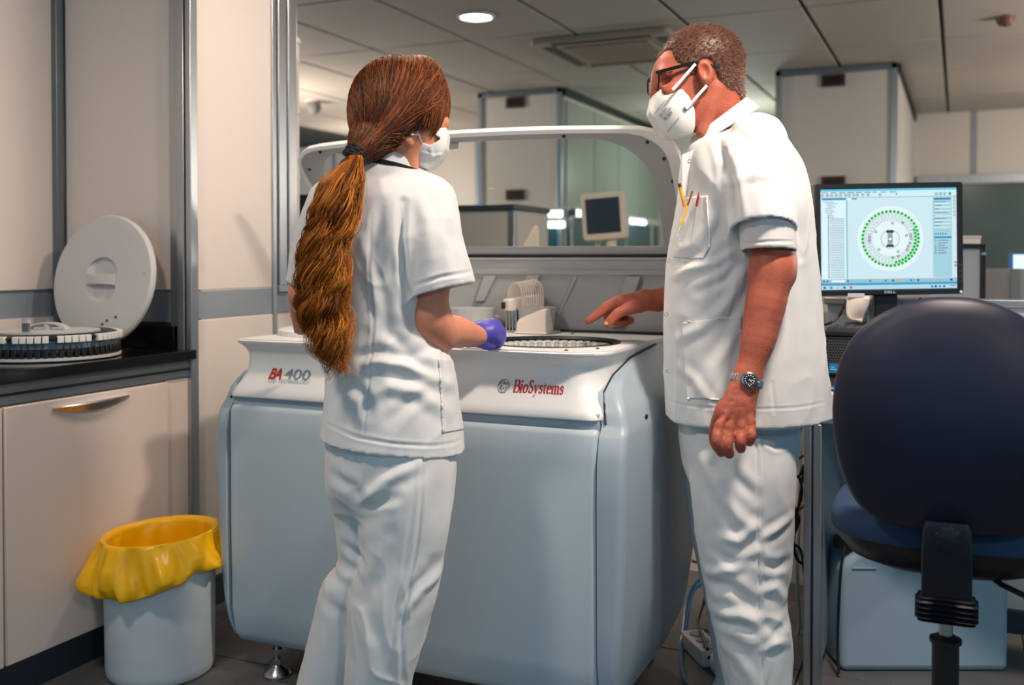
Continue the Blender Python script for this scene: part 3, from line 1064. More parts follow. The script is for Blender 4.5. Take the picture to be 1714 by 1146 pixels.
for k in range(10):
    s = k / 9
    xe = b0[0] - 0.036 + 0.068 * s
    xs = a0[0] + 0.004 + 0.05 * s * 0.9
    ys = a0[1] + 0.012 + 0.02 * s
    ye = b0[1] + 0.014
    pts = []
    hgt = 1.108 + 0.010 * s
    zs, ze = a0[2] + 0.015, 0.961 + 0.042 + 0.036 * s
    for i in range(17):
        u = i / 16
        x = xs + (xe - xs) * (0.5 - 0.5 * math.cos(PI * u)) + 0.0 * u
        y = ys + (ye - ys) * u
        lo = zs + (ze - zs) * u
        z = lo + (hgt + 0.006 - lo) * math.sin(PI * u) ** 0.55 if 0 < u < 1 else lo
        pts.append((x, y, z))
    MB().tube(pts, 0.0019, 7).build('tubing', TUBING, mach)
g0 = L(PZ(915, 553, 0.961))
m = MB()
Tg = Matrix.Translation((g0[0], min(g0[1] + 0.05, 0.60), 0.961))
m.lathe([(0, 0), (0.05, 0), (0.055, 0.03), (0.058, 0.075), (0.058, 0.078), (0.05, 0.078), (0, 0.074)], 28, Tg)
m.build('basin', MGREY, mach)
b1 = L(PZ(790, 553, 0.961))
m = MB()
m.prism(rrect(-0.06, 0.066, -0.02, 0.08, 0.012), 0, 0.046, Matrix.Translation((b1[0], b1[1], 0.961)))
m.build('cover_box', MCREAM, mach, bevel=0.006)
m = MB()
m.lathe([(0, 0), (0.075, 0), (0.075, 0.072), (0, 0.074)], 32, Matrix.Translation((b1[0] - 0.0, min(b1[1] + 0.10, 0.58), 0.961)))
m.build('reaction_cover', MGREY, mach)

# raised lid
hy, hz = BY + 0.005, 1.203
ty, tz = 0.43, 1.548
ld = Vector((0, ty - hy, tz - hz))
LL = ld.length
Ml = frame((0, hy, hz), (1, 0, 0), ld)            # x across, y up the lid, z = towards the front/below


def bow(p, d=0.0):
    """the lid is a shallow shell: its middle stands further out"""
    x, y, z = p
    u = (x - 0.6) / 0.64
    b = 0.028 * (1 - u * u)
    return tuple(Ml @ Vector((x, y + b * min(1, max(0, y / LL)), z - 0.05 * math.sin(PI * min(1, max(0, y / LL))) * 0.6)))


def resample(poly, cx, cy, n=120):
    A = sorted([(math.atan2(y - cy, x - cx), x, y) for x, y in poly])
    aa = [q[0] for q in A]
    xx, yy = [q[1] for q in A], [q[2] for q in A]
    aa = [aa[-1] - 2 * PI] + aa + [aa[0] + 2 * PI]
    xx = [xx[-1]] + xx + [xx[0]]
    yy = [yy[-1]] + yy + [yy[0]]
    g = np.linspace(-PI, PI, n, endpoint=False)
    return list(zip(np.interp(g, aa, xx), np.interp(g, aa, yy)))


def dense(poly, k=8):
    o = []
    for i in range(len(poly)):
        x1, y1 = poly[i]
        x2, y2 = poly[(i + 1) % len(poly)]
        for j in range(k):
            o.append((x1 + (x2 - x1) * j / k, y1 + (y2 - y1) * j / k))
    return o


cxl, cyl = 0.6, LL * 0.5
o1 = resample(dense(rrect(-0.055, 1.222, -0.01, LL, (0.01, 0.01, 0.10, 0.10), 8)), cxl, cyl, 160)
o2 = resample(dense(rrect(-0.046, 1.190, 0.0, LL - 0.012, (0.01, 0.01, 0.10, 0.09), 8)), cxl, cyl, 160)
o3 = resample(dense(rrect(0.015, 1.130, 0.022, LL - 0.038, (0.01, 0.01, 0.16, 0.11), 8)), cxl, cyl, 160)
zf = 0.016       # front (inner) face offset along lid normal
MB().loft([[bow((x, y, -0.006)) for x, y in o2], [bow((x, y, -0.004)) for x, y in o1], [bow((x, y, zf)) for x, y in o1], [bow((x, y, zf + 0.004)) for x, y in o2], [bow((x, y, 0.0)) for x, y in o2]], cap=False).build('lid_frame', MWHITE, mach, smooth=True, angle=40)
MB().loft([[bow((x, y, 0.006)) for x, y in o2], [bow((x, y, 0.010)) for x, y in o2], [bow((x, y, 0.008)) for x, y in o3], [bow((x, y, -0.006)) for x, y in o3], [bow((x, y, -0.008)) for x, y in o2]], cap=False).build('lid_liner', MGREY, mach, smooth=True, angle=40)
V = [[bow((cxl + (x - cxl) * s, cyl + (y - cyl) * s, -0.004)) for x, y in o3] for s in (1.01, 0.75, 0.5, 0.25, 0.02)]
MB().loft(V, cap=False).build('lid_window', LIDGLASS, mach)
m = MB()
m.loft([[bow(q) for q in ((0.13, LL - 0.036, 0.011), (0.56, LL - 0.036, 0.011), (0.55, LL - 0.058, 0.011), (0.14, LL - 0.058, 0.011))], [bow(q) for q in ((0.132, LL - 0.038, 0.016), (0.555, LL - 0.038, 0.016), (0.545, LL - 0.056, 0.016), (0.142, LL - 0.056, 0.016))]])
m.build('lid_latch_plate', MGREY, mach)
for x, y in ((-0.02, LL - 0.09), (-0.012, LL - 0.15), (0.06, LL - 0.025), (0.46, LL - 0.045), (0.9, LL - 0.028), (1.14, LL - 0.05), (1.175, LL - 0.11), (1.185, LL - 0.19), (0.005, LL - 0.25)):
    c = Vector(bow((x, y, 0.0115)))
    nrm = (Ml.to_3x3() @ Vector((0, 0, 1))).normalized()
    Ms = frame(c, nrm.orthogonal(), nrm.cross(nrm.orthogonal()))
    MB().lathe([(0, 0.003), (0.004, 0.003), (0.0055, 0.0), (0.0055, -0.003)], 12, Ms).build('screw', DARK, mach)
for s in (0.01, 1.17):
    bx('hinge', (s, hy - 0.01, hz - 0.02), (s + 0.05, hy + 0.03, hz + 0.02), MGREY, mach, 0.004)

# feet and castors
lf = L(PZ(451, 1138, 0))
for (x, y) in ((lf[0], max(lf[1], 0.06)), (1.08, 0.60), (0.13, 0.62), (1.05, 0.1)):
    m = MB()
    m.lathe([(0, 0.0), (0.038, 0.0), (0.04, 0.008), (0.034, 0.018), (0.014, 0.03), (0.011, 0.034), (0, 0.034)], 28, Matrix.Translation((x, y, 0)))
    ft = m.build('foot', STEEL, mach)
    m = MB()
    m.tube([(x, y, 0.03), (x, y, 0.14)], 0.007, 12)
    m.build('threaded_rod', STEEL, ft)
    m = MB()
    m.lathe([(0.007, 0.066), (0.015, 0.066), (0.015, 0.078), (0.007, 0.078)], 6, Matrix.Translation((x, y, 0)))
    m.lathe([(0.007, 0.034), (0.013, 0.034), (0.012, 0.05), (0.007, 0.05)], 6, Matrix.Translation((x, y, 0)))
    m.build('nut', STEEL, ft, smooth=False)
for (x, y) in ((0.31, 0.13), (0.93, 0.25)):
    MB().lathe([(0, -0.013), (0.03, -0.013), (0.036, -0.008), (0.036, 0.008), (0.03, 0.013), (0, 0.013)], 24, frame((x, y, 0.037), (0, 1, 0), (0, 0, 1))).build('castor', mat('castor_blue', (30, 38, 66), 0.5), mach)

# lettering on the fascia (follows its curve)
RLET = mat('letter_red', (176, 42, 36), 0.5)
GLET = mat('letter_grey', (124, 138, 150), 0.5)


def fas(px, py):
    z = 0.87
    for _ in range(4):
        p = L(on_y(px, py, MY + fascia_y(z)))
        z = p[2]
    return p


def fas_text(name, body, pa, pb, hgt, m, **kw):
    """lettering from pixel pa (lower left) to pb (lower right), hgt px tall"""
    A, B = fas(*pa), fas(*pb)
    T_ = fas(pa[0], pa[1] - hgt)
    V, F = fit_text(body, 0, 1, 0, 1, **kw)
    mm = MB()
    pts = []
    for u, v, w in V:
        x = A[0] + (B[0] - A[0]) * u
        z = A[2] + (B[2] - A[2]) * u + (T_[2] - A[2]) * v
        pts.append((x, fascia_y(z) - 0.0012, z))
    mm.add(pts, F)
    return mm.build(name, m, mach, smooth=False)


fas_text('letters', 'BA', (449, 634), (470, 635), 19, RLET, bold=0.03, shear=0.2, spacing=0.85)
fas_text('letters', '400', (474, 634), (517, 637), 18, GLET, bold=0.015)
fas_text('letters', 'LED TECHNOLOGY', (449, 639.5), (517, 643), 6, GLET, spacing=1.15)
# serifed name: the built-in face, narrowed, with serif bars


def stroke(mm, pts_, w, fx):
    """a stroke with its own width at every point, laid through fx"""
    V, F = [], []
    k = len(pts_)
    ws = w if hasattr(w, '__len__') else [w] * k
    for i, p in enumerate(pts_):
        a, b = pts_[max(i - 1, 0)], pts_[min(i + 1, k - 1)]
        tx, ty = b[0] - a[0], b[1] - a[1]
        l = math.hypot(tx, ty) or 1
        nx, ny = -ty / l * ws[i] / 2, tx / l * ws[i] / 2
        V += [fx(p[0] + nx, p[1] + ny), fx(p[0] - nx, p[1] - ny)]
    F = [(2 * i, 2 * i + 1, 2 * i + 3, 2 * i + 2) for i in range(k - 1)]
    mm.add(V, F)


def arc_w(cx, cy, rx, ry, a0, a1, thick, thin, n=14):
    P_, W_ = [], []
    for i in range(n + 1):
        a = math.radians(a0 + (a1 - a0) * i / n)
        P_.append((cx + rx * math.cos(a), cy + ry * math.sin(a)))
        W_.append(thin + (thick - thin) * abs(math.cos(a)))
    return P_, W_


# serifed lettering drawn stroke by stroke (unit: x-height = 1)
TK, TN = 0.27, 0.10
GL = {
    'B': (1.05, [([(0.22, 0), (0.22, 1.55)], TK), ([(0.0, 0.04), (0.6, 0.04)], TN), ([(0.0, 1.51), (0.58, 1.51)], TN), ([(0.25, 0.80), (0.6, 0.80)], TN), arc_w(0.55, 1.155, 0.33, 0.355, -90, 90, TK, TN), arc_w(0.58, 0.42, 0.38, 0.38, -90, 90, TK, TN)]),
    'i': (0.5, [([(0.25, 0), (0.25, 1.0)], TK), ([(0.05, 0.04), (0.46, 0.04)], TN), ([(0.05, 0.96), (0.30, 0.96)], TN), ([(0.12, 1.36), (0.38, 1.36)], 0.26)]),
    'o': (0.92, [arc_w(0.45, 0.5, 0.32, 0.46, 0, 360, TK, TN, 24)]),
    'S': (0.92, [([(0.74, 1.18), (0.74, 1.5)], TN), arc_w(0.43, 1.16, 0.27, 0.35, 20, 250, TK, TN), ([(0.33, 0.84), (0.55, 0.72)], TK), arc_w(0.44, 0.40, 0.28, 0.37, 70, -160, TK, TN), ([(0.14, 0.05), (0.14, 0.4)], TN)]),
    'y': (0.86, [([(0.16, 0.96), (0.47, 0.05)], TK), ([(0.72, 0.96), (0.42, 0.0), (0.30, -0.35), (0.14, -0.42)], [TN, TN, 0.12, 0.18]), ([(0.0, 0.96), (0.36, 0.96)], TN), ([(0.56, 0.96), (0.86, 0.96)], TN)]),
    's': (0.68, [([(0.55, 0.66), (0.55, 0.96)], TN), arc_w(0.33, 0.73, 0.19, 0.23, 20, 250, 0.22, TN, 10), ([(0.27, 0.55), (0.42, 0.46)], 0.22), arc_w(0.34, 0.27, 0.2, 0.23, 70, -160, 0.22, TN, 10), ([(0.12, 0.05), (0.12, 0.34)], TN)]),
    't': (0.58, [([(0.26, 1.28), (0.26, 0.22), (0.34, 0.07), (0.52, 0.09)], [0.12, TK, TK, 0.1]), ([(0.04, 0.94), (0.5, 0.94)], 0.11)]),
    'e': (0.80, [arc_w(0.42, 0.5, 0.30, 0.46, 10, 320, TK, TN, 20), ([(0.2, 0.56), (0.70, 0.56)], 0.10)]),
    'm': (1.36, [([(x, 0), (x, 0.84)], TK) for x in (0.22, 0.68, 1.14)] + [([(x - 0.2, 0.04), (x + 0.2, 0.04)], TN) for x in (0.22, 0.68, 1.14)] + [([(0.02, 0.95), (0.26, 0.95)], TN), ([(0.24, 0.8), (0.40, 0.95), (0.56, 0.96), (0.68, 0.82)], [TN, 0.14, 0.2, TK]), ([(0.70, 0.8), (0.86, 0.95), (1.02, 0.96), (1.14, 0.82)], [TN, 0.14, 0.2, TK])]),
}
A_, B_ = fas(858.5, 656), fas(942.5, 660)
tot = sum(GL[c_][0] for c_ in 'BioSystems')
H1 = fas(858.5, 642)[2] - A_[2]
x_ = 0.0
for c_ in 'BioSystems':
    adv, st_ = GL[c_]

    def fx(u, v, x0=x_):
        t_ = (x0 + u) / tot
        z = A_[2] + (B_[2] - A_[2]) * t_ + H1 * v
        return (A_[0] + (B_[0] - A_[0]) * t_, fascia_y(z) - 0.0012, z)
    mm = MB()
    for p_, w_ in st_:
        stroke(mm, p_, w_, fx)
    mm.build('letter', RLET, mach, smooth=False)
    x_ += adv
m = MB()
c = fas(843.5, 645.5)
rr = 0.0168


def disc(cx, cz, r, off, n=28, r_in=0.0):
    V, F = [], []
    for i in range(n):
        a = 2 * PI * i / n
        for q in (r_in, r):
            z = cz + q * math.sin(a)
            V.append((cx + q * math.cos(a), fascia_y(z) - off, z))
    for i in range(n):
        j = (i + 1) % n
        F.append((2 * i, 2 * i + 1, 2 * j + 1, 2 * j))
    return V, F


m.add(*disc(c[0], c[2], rr, 0.001, r_in=0.0005))
em = m.build('emblem', GLET, mach, smooth=False)
m = MB()
m.add(*disc(c[0] + 0.003, c[2] + 0.006, 0.0085, 0.0016, r_in=0.0068))
m.add(*disc(c[0] - 0.004, c[2] - 0.004, 0.0095, 0.0017, r_in=0.0078))
m.add(*disc(c[0] + 0.005, c[2] - 0.005, 0.0085, 0.0018, r_in=0.0070))
m.add(*disc(c[0] + 0.005, c[2] + 0.0105, 0.0022, 0.0018, r_in=0.0002))
m.build('emblem_swirl', MWHITE, em, smooth=False)

# ================================================================== bench, computer, chair
DX, DY = on_y(1345, 900, 2.837)[0], 2.837
DTOP = 0.824
t = thing('bench', 'laboratory bench with aluminium frame and pale panels under the computer', 'bench', (DX, DY, 0))
bx('worktop', (-0.01, -0.015, DTOP - 0.03), (1.9, 0.69, DTOP), PANEL, t, 0.004)
m = MB()
m.box((0.0, 0.0, DTOP - 0.085), (1.9, 0.03, DTOP - 0.033))
m.box((0.0, -0.006, DTOP - 0.052), (1.9, 0.0, DTOP - 0.033))
m.box((0.0, -0.006, DTOP - 0.085), (1.9, 0.0, DTOP - 0.064))
m.build('rail', ALU, t, 0.002)
m = MB()
for a, b in ((0, 0.02), (0.025, 0.047)):
    m.box((a, -0.004, 0.0), (b, 0.045, DTOP - 0.088))
m.build('post', ALU, t, 0.003)
bx('groove', (0.002, 0.002, 0.0), (0.045, 0.04, DTOP - 0.09), GAP, t, 0)
bx('side_panel', (0.012, 0.05, 0.04), (0.035, 0.62, DTOP - 0.035), mat('bench_panel_blue_grey', (158, 176, 190), 0.35, var=0.03, scale=3), t, 0.002)
bx('rear_post', (0.0, 0.62, 0.0), (0.047, 0.665, DTOP - 0.035), ALU, t, 0.003)
bx('back_panel', (0.05, 0.625, 0.04), (1.9, 0.64, DTOP - 0.035), PANEL, t, 0.002)
bx('foot_rail', (0.05, 0.60, 0.03), (1.9, 0.64, 0.10), PLINTH, t, 0.003)

# low partition behind the bench
t = struct(bx('wall_screen', (DX - 0.02, 3.53, 0.1), (DX + 2.6, 3.56, 1.035), mat('screen_panel', (176, 186, 196), 0.4), bevel=0.002))
bx('cap_rail', (DX - 0.03, 3.51, 1.035), (DX + 2.6, 3.575, 1.06), ALU, t, 0.004)
for x in (DX + 0.08, DX + 0.16, DX + 0.66):
    bx('upright', (x, 3.515, 0.1), (x + 0.035, 3.53, 1.035), ALU, t, 0.003)
bx('leg', (DX + 0.05, 3.53, 0.0), (DX + 0.1, 3.56, 0.1), ALUD, t, 0.003)
bx('leg', (DX + 1.6, 3.53, 0.0), (DX + 1.65, 3.56, 0.1), ALUD, t, 0.003)

# ---- two flat desktop computers, one on the other
MESHM = mat('perforated_front', (92, 96, 98), 0.4, metal=0.3)
PCB = mat('computer_black', (22, 24, 28), 0.45)
pc0 = on_y(1379, 600, DY + 0.03)
PCX = pc0[0]


def computer(z0, z1, lab, y0, logo):
    t = thing('desktop_computer', lab, 'computer', (PCX, y0, z0))
    h = z1 - z0
    bx('case', (0, 0.012, 0), (0.36, 0.41, h), PCB, t, 0.004)
    fr = bx('front', (0, 0.0, 0), (0.36, 0.014, h), PCB, t, 0.003)
    bx('grille', (0.008, -0.003, h * 0.32), (0.352, 0.004, h - 0.008), BLACK, t, 0.001)
    # perforation: slanted bars left standing around the holes
    rows = max(3, int((h * 0.68 - 0.008) / 0.0075))
    m = MB()
    zz = np.linspace(h * 0.32 + 0.002, h - 0.010, rows + 1)
    for z in zz:
        m.box((0.009, -0.0045, z - 0.0011), (0.351, -0.002, z + 0.0011))
    nx = 46
    for r in range(rows):
        for k in range(nx):
            x = 0.010 + (k + (0.5 if r % 2 else 0)) * 0.34 / nx
            m.box((x - 0.001, -0.0045, zz[r]), (x + 0.001, -0.002, zz[r + 1]))
    me = m.build('perforated_mesh', MESHM, t, smooth=False)
    me['kind'] = 'stuff'
    m = MB()
    zz2 = np.linspace(0.006, h * 0.30, 4)
    for z in zz2:
        m.box((0.009, -0.0035, z - 0.001), (0.30, -0.001, z + 0.001))
    for r in range(3):
        for k in range(40):
            x = 0.010 + (k + (0.5 if r % 2 else 0)) * 0.29 / 40
            m.box((x - 0.001, -0.0035, zz2[r]), (x + 0.001, -0.001, zz2[r + 1]))
    m2 = m.build('lower_mesh', MESHM, t, smooth=False)
    m2['kind'] = 'stuff'
    st = bx('sticker', (0.014, -0.006, h * 0.06), (0.038, -0.0045, h * 0.30), mat('sticker_blue', (34, 120, 176), 0.4), t, 0.0005)
    bx('sticker_mark', (0.018, -0.0066, h * 0.14), (0.034, -0.0058, h * 0.17), mat('sticker_light', (150, 205, 235), 0.4), st, 0)
    bx('sticker_mark', (0.019, -0.0066, h * 0.20), (0.029, -0.0058, h * 0.225), mat('sticker_light', (150, 205, 235), 0.4), st, 0)
    if logo:
        pl = bx('badge_plate', (0.082, -0.007, h * 0.36), (0.112, -0.003, h - 0.004), DARK, t, 0.001)
        V, F = fit_text('DELL', 0, 0.042, 0, 0.010, bold=0.02)
        MB().add([(0.092 + y, -0.0075, h - 0.018 - x) for x, y, z in V], F).build('letters', mat('letter_silver', (196, 200, 204), 0.4), pl, smooth=False)
    return t


computer(DTOP + 0.001, 0.869, 'lower of two flat black computers stacked on the bench', DY + 0.035, False)
computer(0.8695, 0.974, 'upper flat black computer with perforated front, under the keyboard', DY + 0.03, True)

# keyboard on top
kx, ky = PCX - 0.005, DY + 0.03
t = thing('keyboard', 'black keyboard lying on the computer below the monitor', 'keyboard', (kx, ky, 0.975))
bx('base', (0, 0, 0), (0.37, 0.15, 0.016), BLACK, t, 0.004)
keym = None
for r in range(6):
    for k in range(16):
        if keym is None:
            keym = MB().loft([[(0, 0, 0), (0.019, 0, 0), (0.019, 0.019, 0), (0, 0.019, 0)], [(0.002, 0.002, 0.008), (0.017, 0.002, 0.008), (0.017, 0.017, 0.008), (0.002, 0.017, 0.008)]]).build('key', DARK, t, smooth=False)
            o = keym
        else:
            o = keym.copy()
            C.objects.link(o)
        o.location = (0.01 + k * 0.0218 + (r % 2) * 0.004, 0.012 + r * 0.0218, 0.016)

# ---- monitor
mp = P(1488, 400, 3.06)
mw = W(mp)
TR = TH - 0.02
mon = thing('monitor', 'black flat monitor showing a ring of green dots, above the computers', 'monitor', (mw[0], mw[1], 0.975), TR)
Mr = Matrix.Translation((0, 0, mp[2] - 0.975)) @ Matrix.Rotation(math.radians(-0.9), 4, 'Y')
HW_, HH_ = 0.2235, 0.171
XF = Mr @ Matrix.Rotation(PI / 2, 4, 'X')      # local x right, y up, z towards the viewer
MB().prism(rrect(-HW_, HW_, -HH_, HH_, 0.009), -0.05, 0.0, XF).build('housing', BLACK, mon, 0.004)
m = MB()
so = rrect(-HW_, HW_, -HH_, HH_, 0.008)
sw0, sw1, sh0, sh1 = -0.2065, 0.2045, -0.1525, 0.154
si = rrect(sw0, sw1, sh0, sh1, 0.001)
so2 = rrect(-HW_ + 0.003, HW_ - 0.003, -HH_ + 0.003, HH_ - 0.003, 0.006)
m.loft([[tuple(XF @ Vector((x, y, 0.0))) for x, y in so], [tuple(XF @ Vector((x, y, 0.008))) for x, y in so2], [tuple(XF @ Vector((x, y, 0.008))) for x, y in rrect(sw0 - 0.004, sw1 + 0.004, sh0 - 0.004, sh1 + 0.004, 0.001)], [tuple(XF @ Vector((x, y, 0.001))) for x, y in si]], cap=False)
m.build('bezel', BLACK, mon, smooth=True, angle=25)
V, F = fit_text('DELL', -0.018, 0.016, -0.1645, -0.1575, bold=0.02)
MB().add([tuple(XF @ Vector((x, y, 0.0088))) for x, y, z in V], F).build('letters', mat('letter_silver', (196, 200, 204), 0.4), mon, smooth=False)
MB().lathe([(0, 0.010), (0.004, 0.0098), (0.0045, 0.008)], 14, XF @ Matrix.Translation((0.2135, -0.1635, 0))).build('power_button', mat('button_white', (225, 235, 240), 0.4), mon)
for k in range(4):
    MB().box((0.2085, -0.138 + k * 0.0165, 0.008), (0.219, -0.126 + k * 0.0165, 0.0095), XF).build('button', DARK, mon)
bx('stand_neck', (-0.035, 0.02, 0.01), (0.035, 0.045, 0.17), BLACK, mon, 0.004)
MB().prism(rrect(-0.10, 0.10, -0.02, 0.13, 0.03), 0.0, 0.012).build('stand_base', BLACK, mon, 0.003)

SCR = mat('screen_glow', (255, 255, 255), 0.3, attr=True, emit=0.92)
SCR.node_tree.nodes['Principled BSDF'].inputs['Specular IOR Level'].default_value = 0.2
# (the glow shows the picture's own colours; the surface itself stays dark)
nt = SCR.node_tree
bs = nt.nodes['Principled BSDF']
for l in list(nt.links):
    if l.to_socket == bs.inputs['Base Color']:
        nt.links.remove(l)
bs.inputs['Base Color'].default_value = (0.01, 0.01, 0.01, 1)
m = MB()
lay = [0.0012]


def sc(px, py):
    """monitor picture coordinates: pixels of the photographed screen -> panel plane"""
    u = (px - 1374.0) / (1599.5 - 1374.0)
    v = (py - 318.0) / (486.5 - 318.0)
    return sw0 + (sw1 - sw0) * u, sh1 - (sh1 - sh0) * v


def quad(x0, y0, x1, y1, rgb, z):
    a, b = sc(x0, y0), sc(x1, y1)
    m.add([tuple(XF @ Vector((a[0], a[1], z))), tuple(XF @ Vector((a[0], b[1], z))), tuple(XF @ Vector((b[0], b[1], z))), tuple(XF @ Vector((b[0], a[1], z)))], [(0, 1, 2, 3)], lin(rgb))


def dot(px, py, r, rgb, z, n=10, rin=0.0):
    V, F = [], []
    for i in range(n):
        a = 2 * PI * i / n
        for q in ((rin, r) if rin else (r,)):
            x, y = sc(px + q * math.cos(a), py + q * math.sin(a))
            V.append(tuple(XF @ Vector((x, y, z))))
    if rin:
        F = [(2 * i, 2 * i + 1, 2 * ((i + 1) % n) + 1, 2 * ((i + 1) % n)) for i in range(n)]
    else:
        F = [tuple(range(n))]
    m.add(V, F, lin(rgb))


Z0, Z1, Z2, Z3 = 0.0012, 0.0015, 0.0018, 0.0021
PALE, CYAN, BLUE, INK = (196, 226, 236), (120, 200, 226), (58, 150, 190), (40, 60, 74)
quad(1374, 318, 1599.5, 486.5, (202, 228, 236), Z0)
quad(1374, 318, 1599.5, 321.5, (96, 190, 224), Z1)
quad(1374, 321.5, 1599.5, 331.5, (206, 234, 240), Z1)
quad(1374, 331.8, 1599.5, 332.6, (90, 170, 180), Z1)
quad(1376, 332.8, 1416, 336, (60, 140, 180), Z1)
quad(1376, 336.2, 1415.5, 468, (216, 240, 246), Z1)
quad(1416, 336, 1418.4, 470, (140, 190, 206), Z1)
quad(1374, 469, 1599.5, 475.5, (150, 190, 206), Z1)
quad(1374, 475.5, 1599.5, 479.5, (66, 156, 196), Z1)
quad(1374, 479.5, 1599.5, 486.5, (176, 214, 232), Z1)
quad(1560, 333.5, 1591.5, 468, (160, 204, 218), Z1)
quad(1562, 335, 1590, 338, (46, 120, 160), Z2)
quad(1562, 399.5, 1591, 402.5, (40, 140, 184), Z2)
quad(1592.5, 332, 1599.5, 468, (206, 226, 234), Z1)
rs = random.Random(5)
for k in range(9):
    x = 1376 + k * 14
    quad(x, 323, x + rs.uniform(7, 12), 324.3, (90, 120, 134), Z2)
for x in (1377, 1385, 1392, 1400, 1407, 1415.5, 1421.5, 1429, 1435, 1444, 1453, 1472.5, 1566, 1573, 1580, 1588.5):
    dot(x, 328, 2.6, (80, 100, 112), Z2, 12, 1.9)
    dot(x, 328, 1.0, (60, 80, 92), Z2, 6)
dot(1588.5, 328, 1.8, (40, 170, 70), Z3, 8)
y = 338.5
for k in range(46):
    x = 1378 + (0, 3, 6, 6, 3, 3, 3, 6, 6, 6)[k % 10] if k < 10 else 1389
    quad(x, y, x + (rs.uniform(8, 22) if k < 10 else 24), y + 0.9, (110, 140, 152), Z2)
    if k >= 9:
        quad(1385.6, y - 0.4, 1387.4, y + 1.4, (44, 62, 74), Z2)
    y += 2.82
CX_, CY_ = 1489.6, 401.8
dot(CX_, CY_, 55, (224, 240, 244), Z1, 48)
for ring_r, n_, r_, col in ((45.5, 44, 2.1, 'g'), (40.8, 44, 2.1, 'w'), (36.0, 40, 2.0, 'w'), (31.6, 38, 1.9, 'w')):
    for k in range(n_):
        a = 2 * PI * k / n_ + (PI / n_ if col == 'w' else 0)
        x, yq = CX_ + ring_r * math.cos(a) * 1.02, CY_ + ring_r * math.sin(a)
        deg = math.degrees(a) % 360
        green = col == 'g' or (ring_r > 40 and (deg < 82 or deg > 335))
        if green:
            dot(x, yq, 2.7, (44, 190, 76), Z2, 10)
            dot(x, yq, 1.0, (18, 90, 40), Z3, 6)
        else:
            dot(x, yq, r_, (120, 140, 150), Z2, 8, r_ - 0.6)
dot(1489, 402.5, 15.5, (90, 110, 122), Z2, 36, 14.8)
quad(1482.5, 388, 1495, 392, (40, 52, 60), Z2)
quad(1482.5, 412, 1495, 416, (40, 52, 60), Z2)
quad(1484.5, 392, 1493, 400, (150, 166, 176), Z2)
quad(1484.5, 405, 1493, 412, (150, 166, 176), Z2)
dot(1489, 402.5, 4.2, (70, 90, 100), Z3, 12, 3.0)
for (x, yq) in ((1454.5, 397), (1454.5, 402), (1454.5, 406), (1523, 396), (1524, 402), (1522, 410), (1519, 415), (1517, 421), (1502, 432), (1493, 376), (1465, 390), (1516, 397), (1502, 424), (1470, 420)):
    dot(x, yq, 2.3, (40, 54, 66), Z3, 10, 1.3)
dot(1510, 375.5, 2.4, (44, 190, 76), Z3, 8)
dot(1493, 434, 3.0, (60, 190, 90), Z3, 4)
for yq, w_ in ((341, 18), (347, 12), (353, 8), (359, 22), (362, 26), (369, 20), (375, 14), (381, 10)):
    quad(1563, yq, 1563 + w_, yq + 1, (80, 110, 124), Z2)
    quad(1563, yq + 2.2, 1590, yq + 4.6, (206, 230, 236), Z2)
for k in range(5):
    quad(1564 + k * 4, 394, 1566 + k * 4, 396.4, (50, 80, 94), Z2)
for k, cc in enumerate(((60, 130, 150), (120, 180, 160), (196, 60, 60), (40, 50, 60), (50, 70, 90), (70, 100, 120))):
    dot(1564.5, 406.3 + k * 4.2, 1.2, cc, Z2, 6)
    quad(1568, 405.6 + k * 4.2, 1578 + rs.uniform(0, 8), 406.8 + k * 4.2, (90, 120, 134), Z2)
for k in range(6):
    dot(1596, 334 + k * 6, 2.2, (96, 116, 130), Z2, 10, 1.5)
for yq in (443, 448.5):
    dot(1599 - 2, yq, 2.0, (40, 60, 74), Z2, 8, 1.0)
for x, cc in ((1378, (90, 120, 134)), (1384, (90, 120, 134)), (1418, (90, 120, 134)), (1455, (50, 140, 180)), (1481, (50, 140, 180)), (1493, (80, 110, 124)), (1500, (240, 150, 30)), (1523, (50, 140, 180)), (1529, (130, 170, 190)), (1535, (60, 100, 150)), (1590, (40, 60, 74))):
    quad(x - 1.8, 470.6, x + 1.8, 474, cc, Z2)
quad(1391, 470.4, 1414, 474, (226, 244, 248), Z2)
for x, cc in ((1379, (30, 90, 150)), (1390, (40, 130, 200)), (1401, (226, 190, 90)), (1412, (60, 80, 96)), (1423, (196, 80, 50)), (1558, (40, 120, 190)), (1564, (50, 80, 110)), (1571, (40, 150, 200)), (1578, (90, 110, 130))):
    dot(x, 483, 2.2, cc, Z2, 8)
quad(1588, 481, 1597, 482.2, (60, 80, 94), Z2)
quad(1418.5, 333, 1424, 336, (230, 244, 248), Z2)
quad(1426, 333.4, 1434, 335.4, (90, 120, 134), Z2)
quad(1499.5, 325.5, 1501, 328.5, (20, 30, 36), Z3)
m.build('display', SCR, mon, smooth=False)

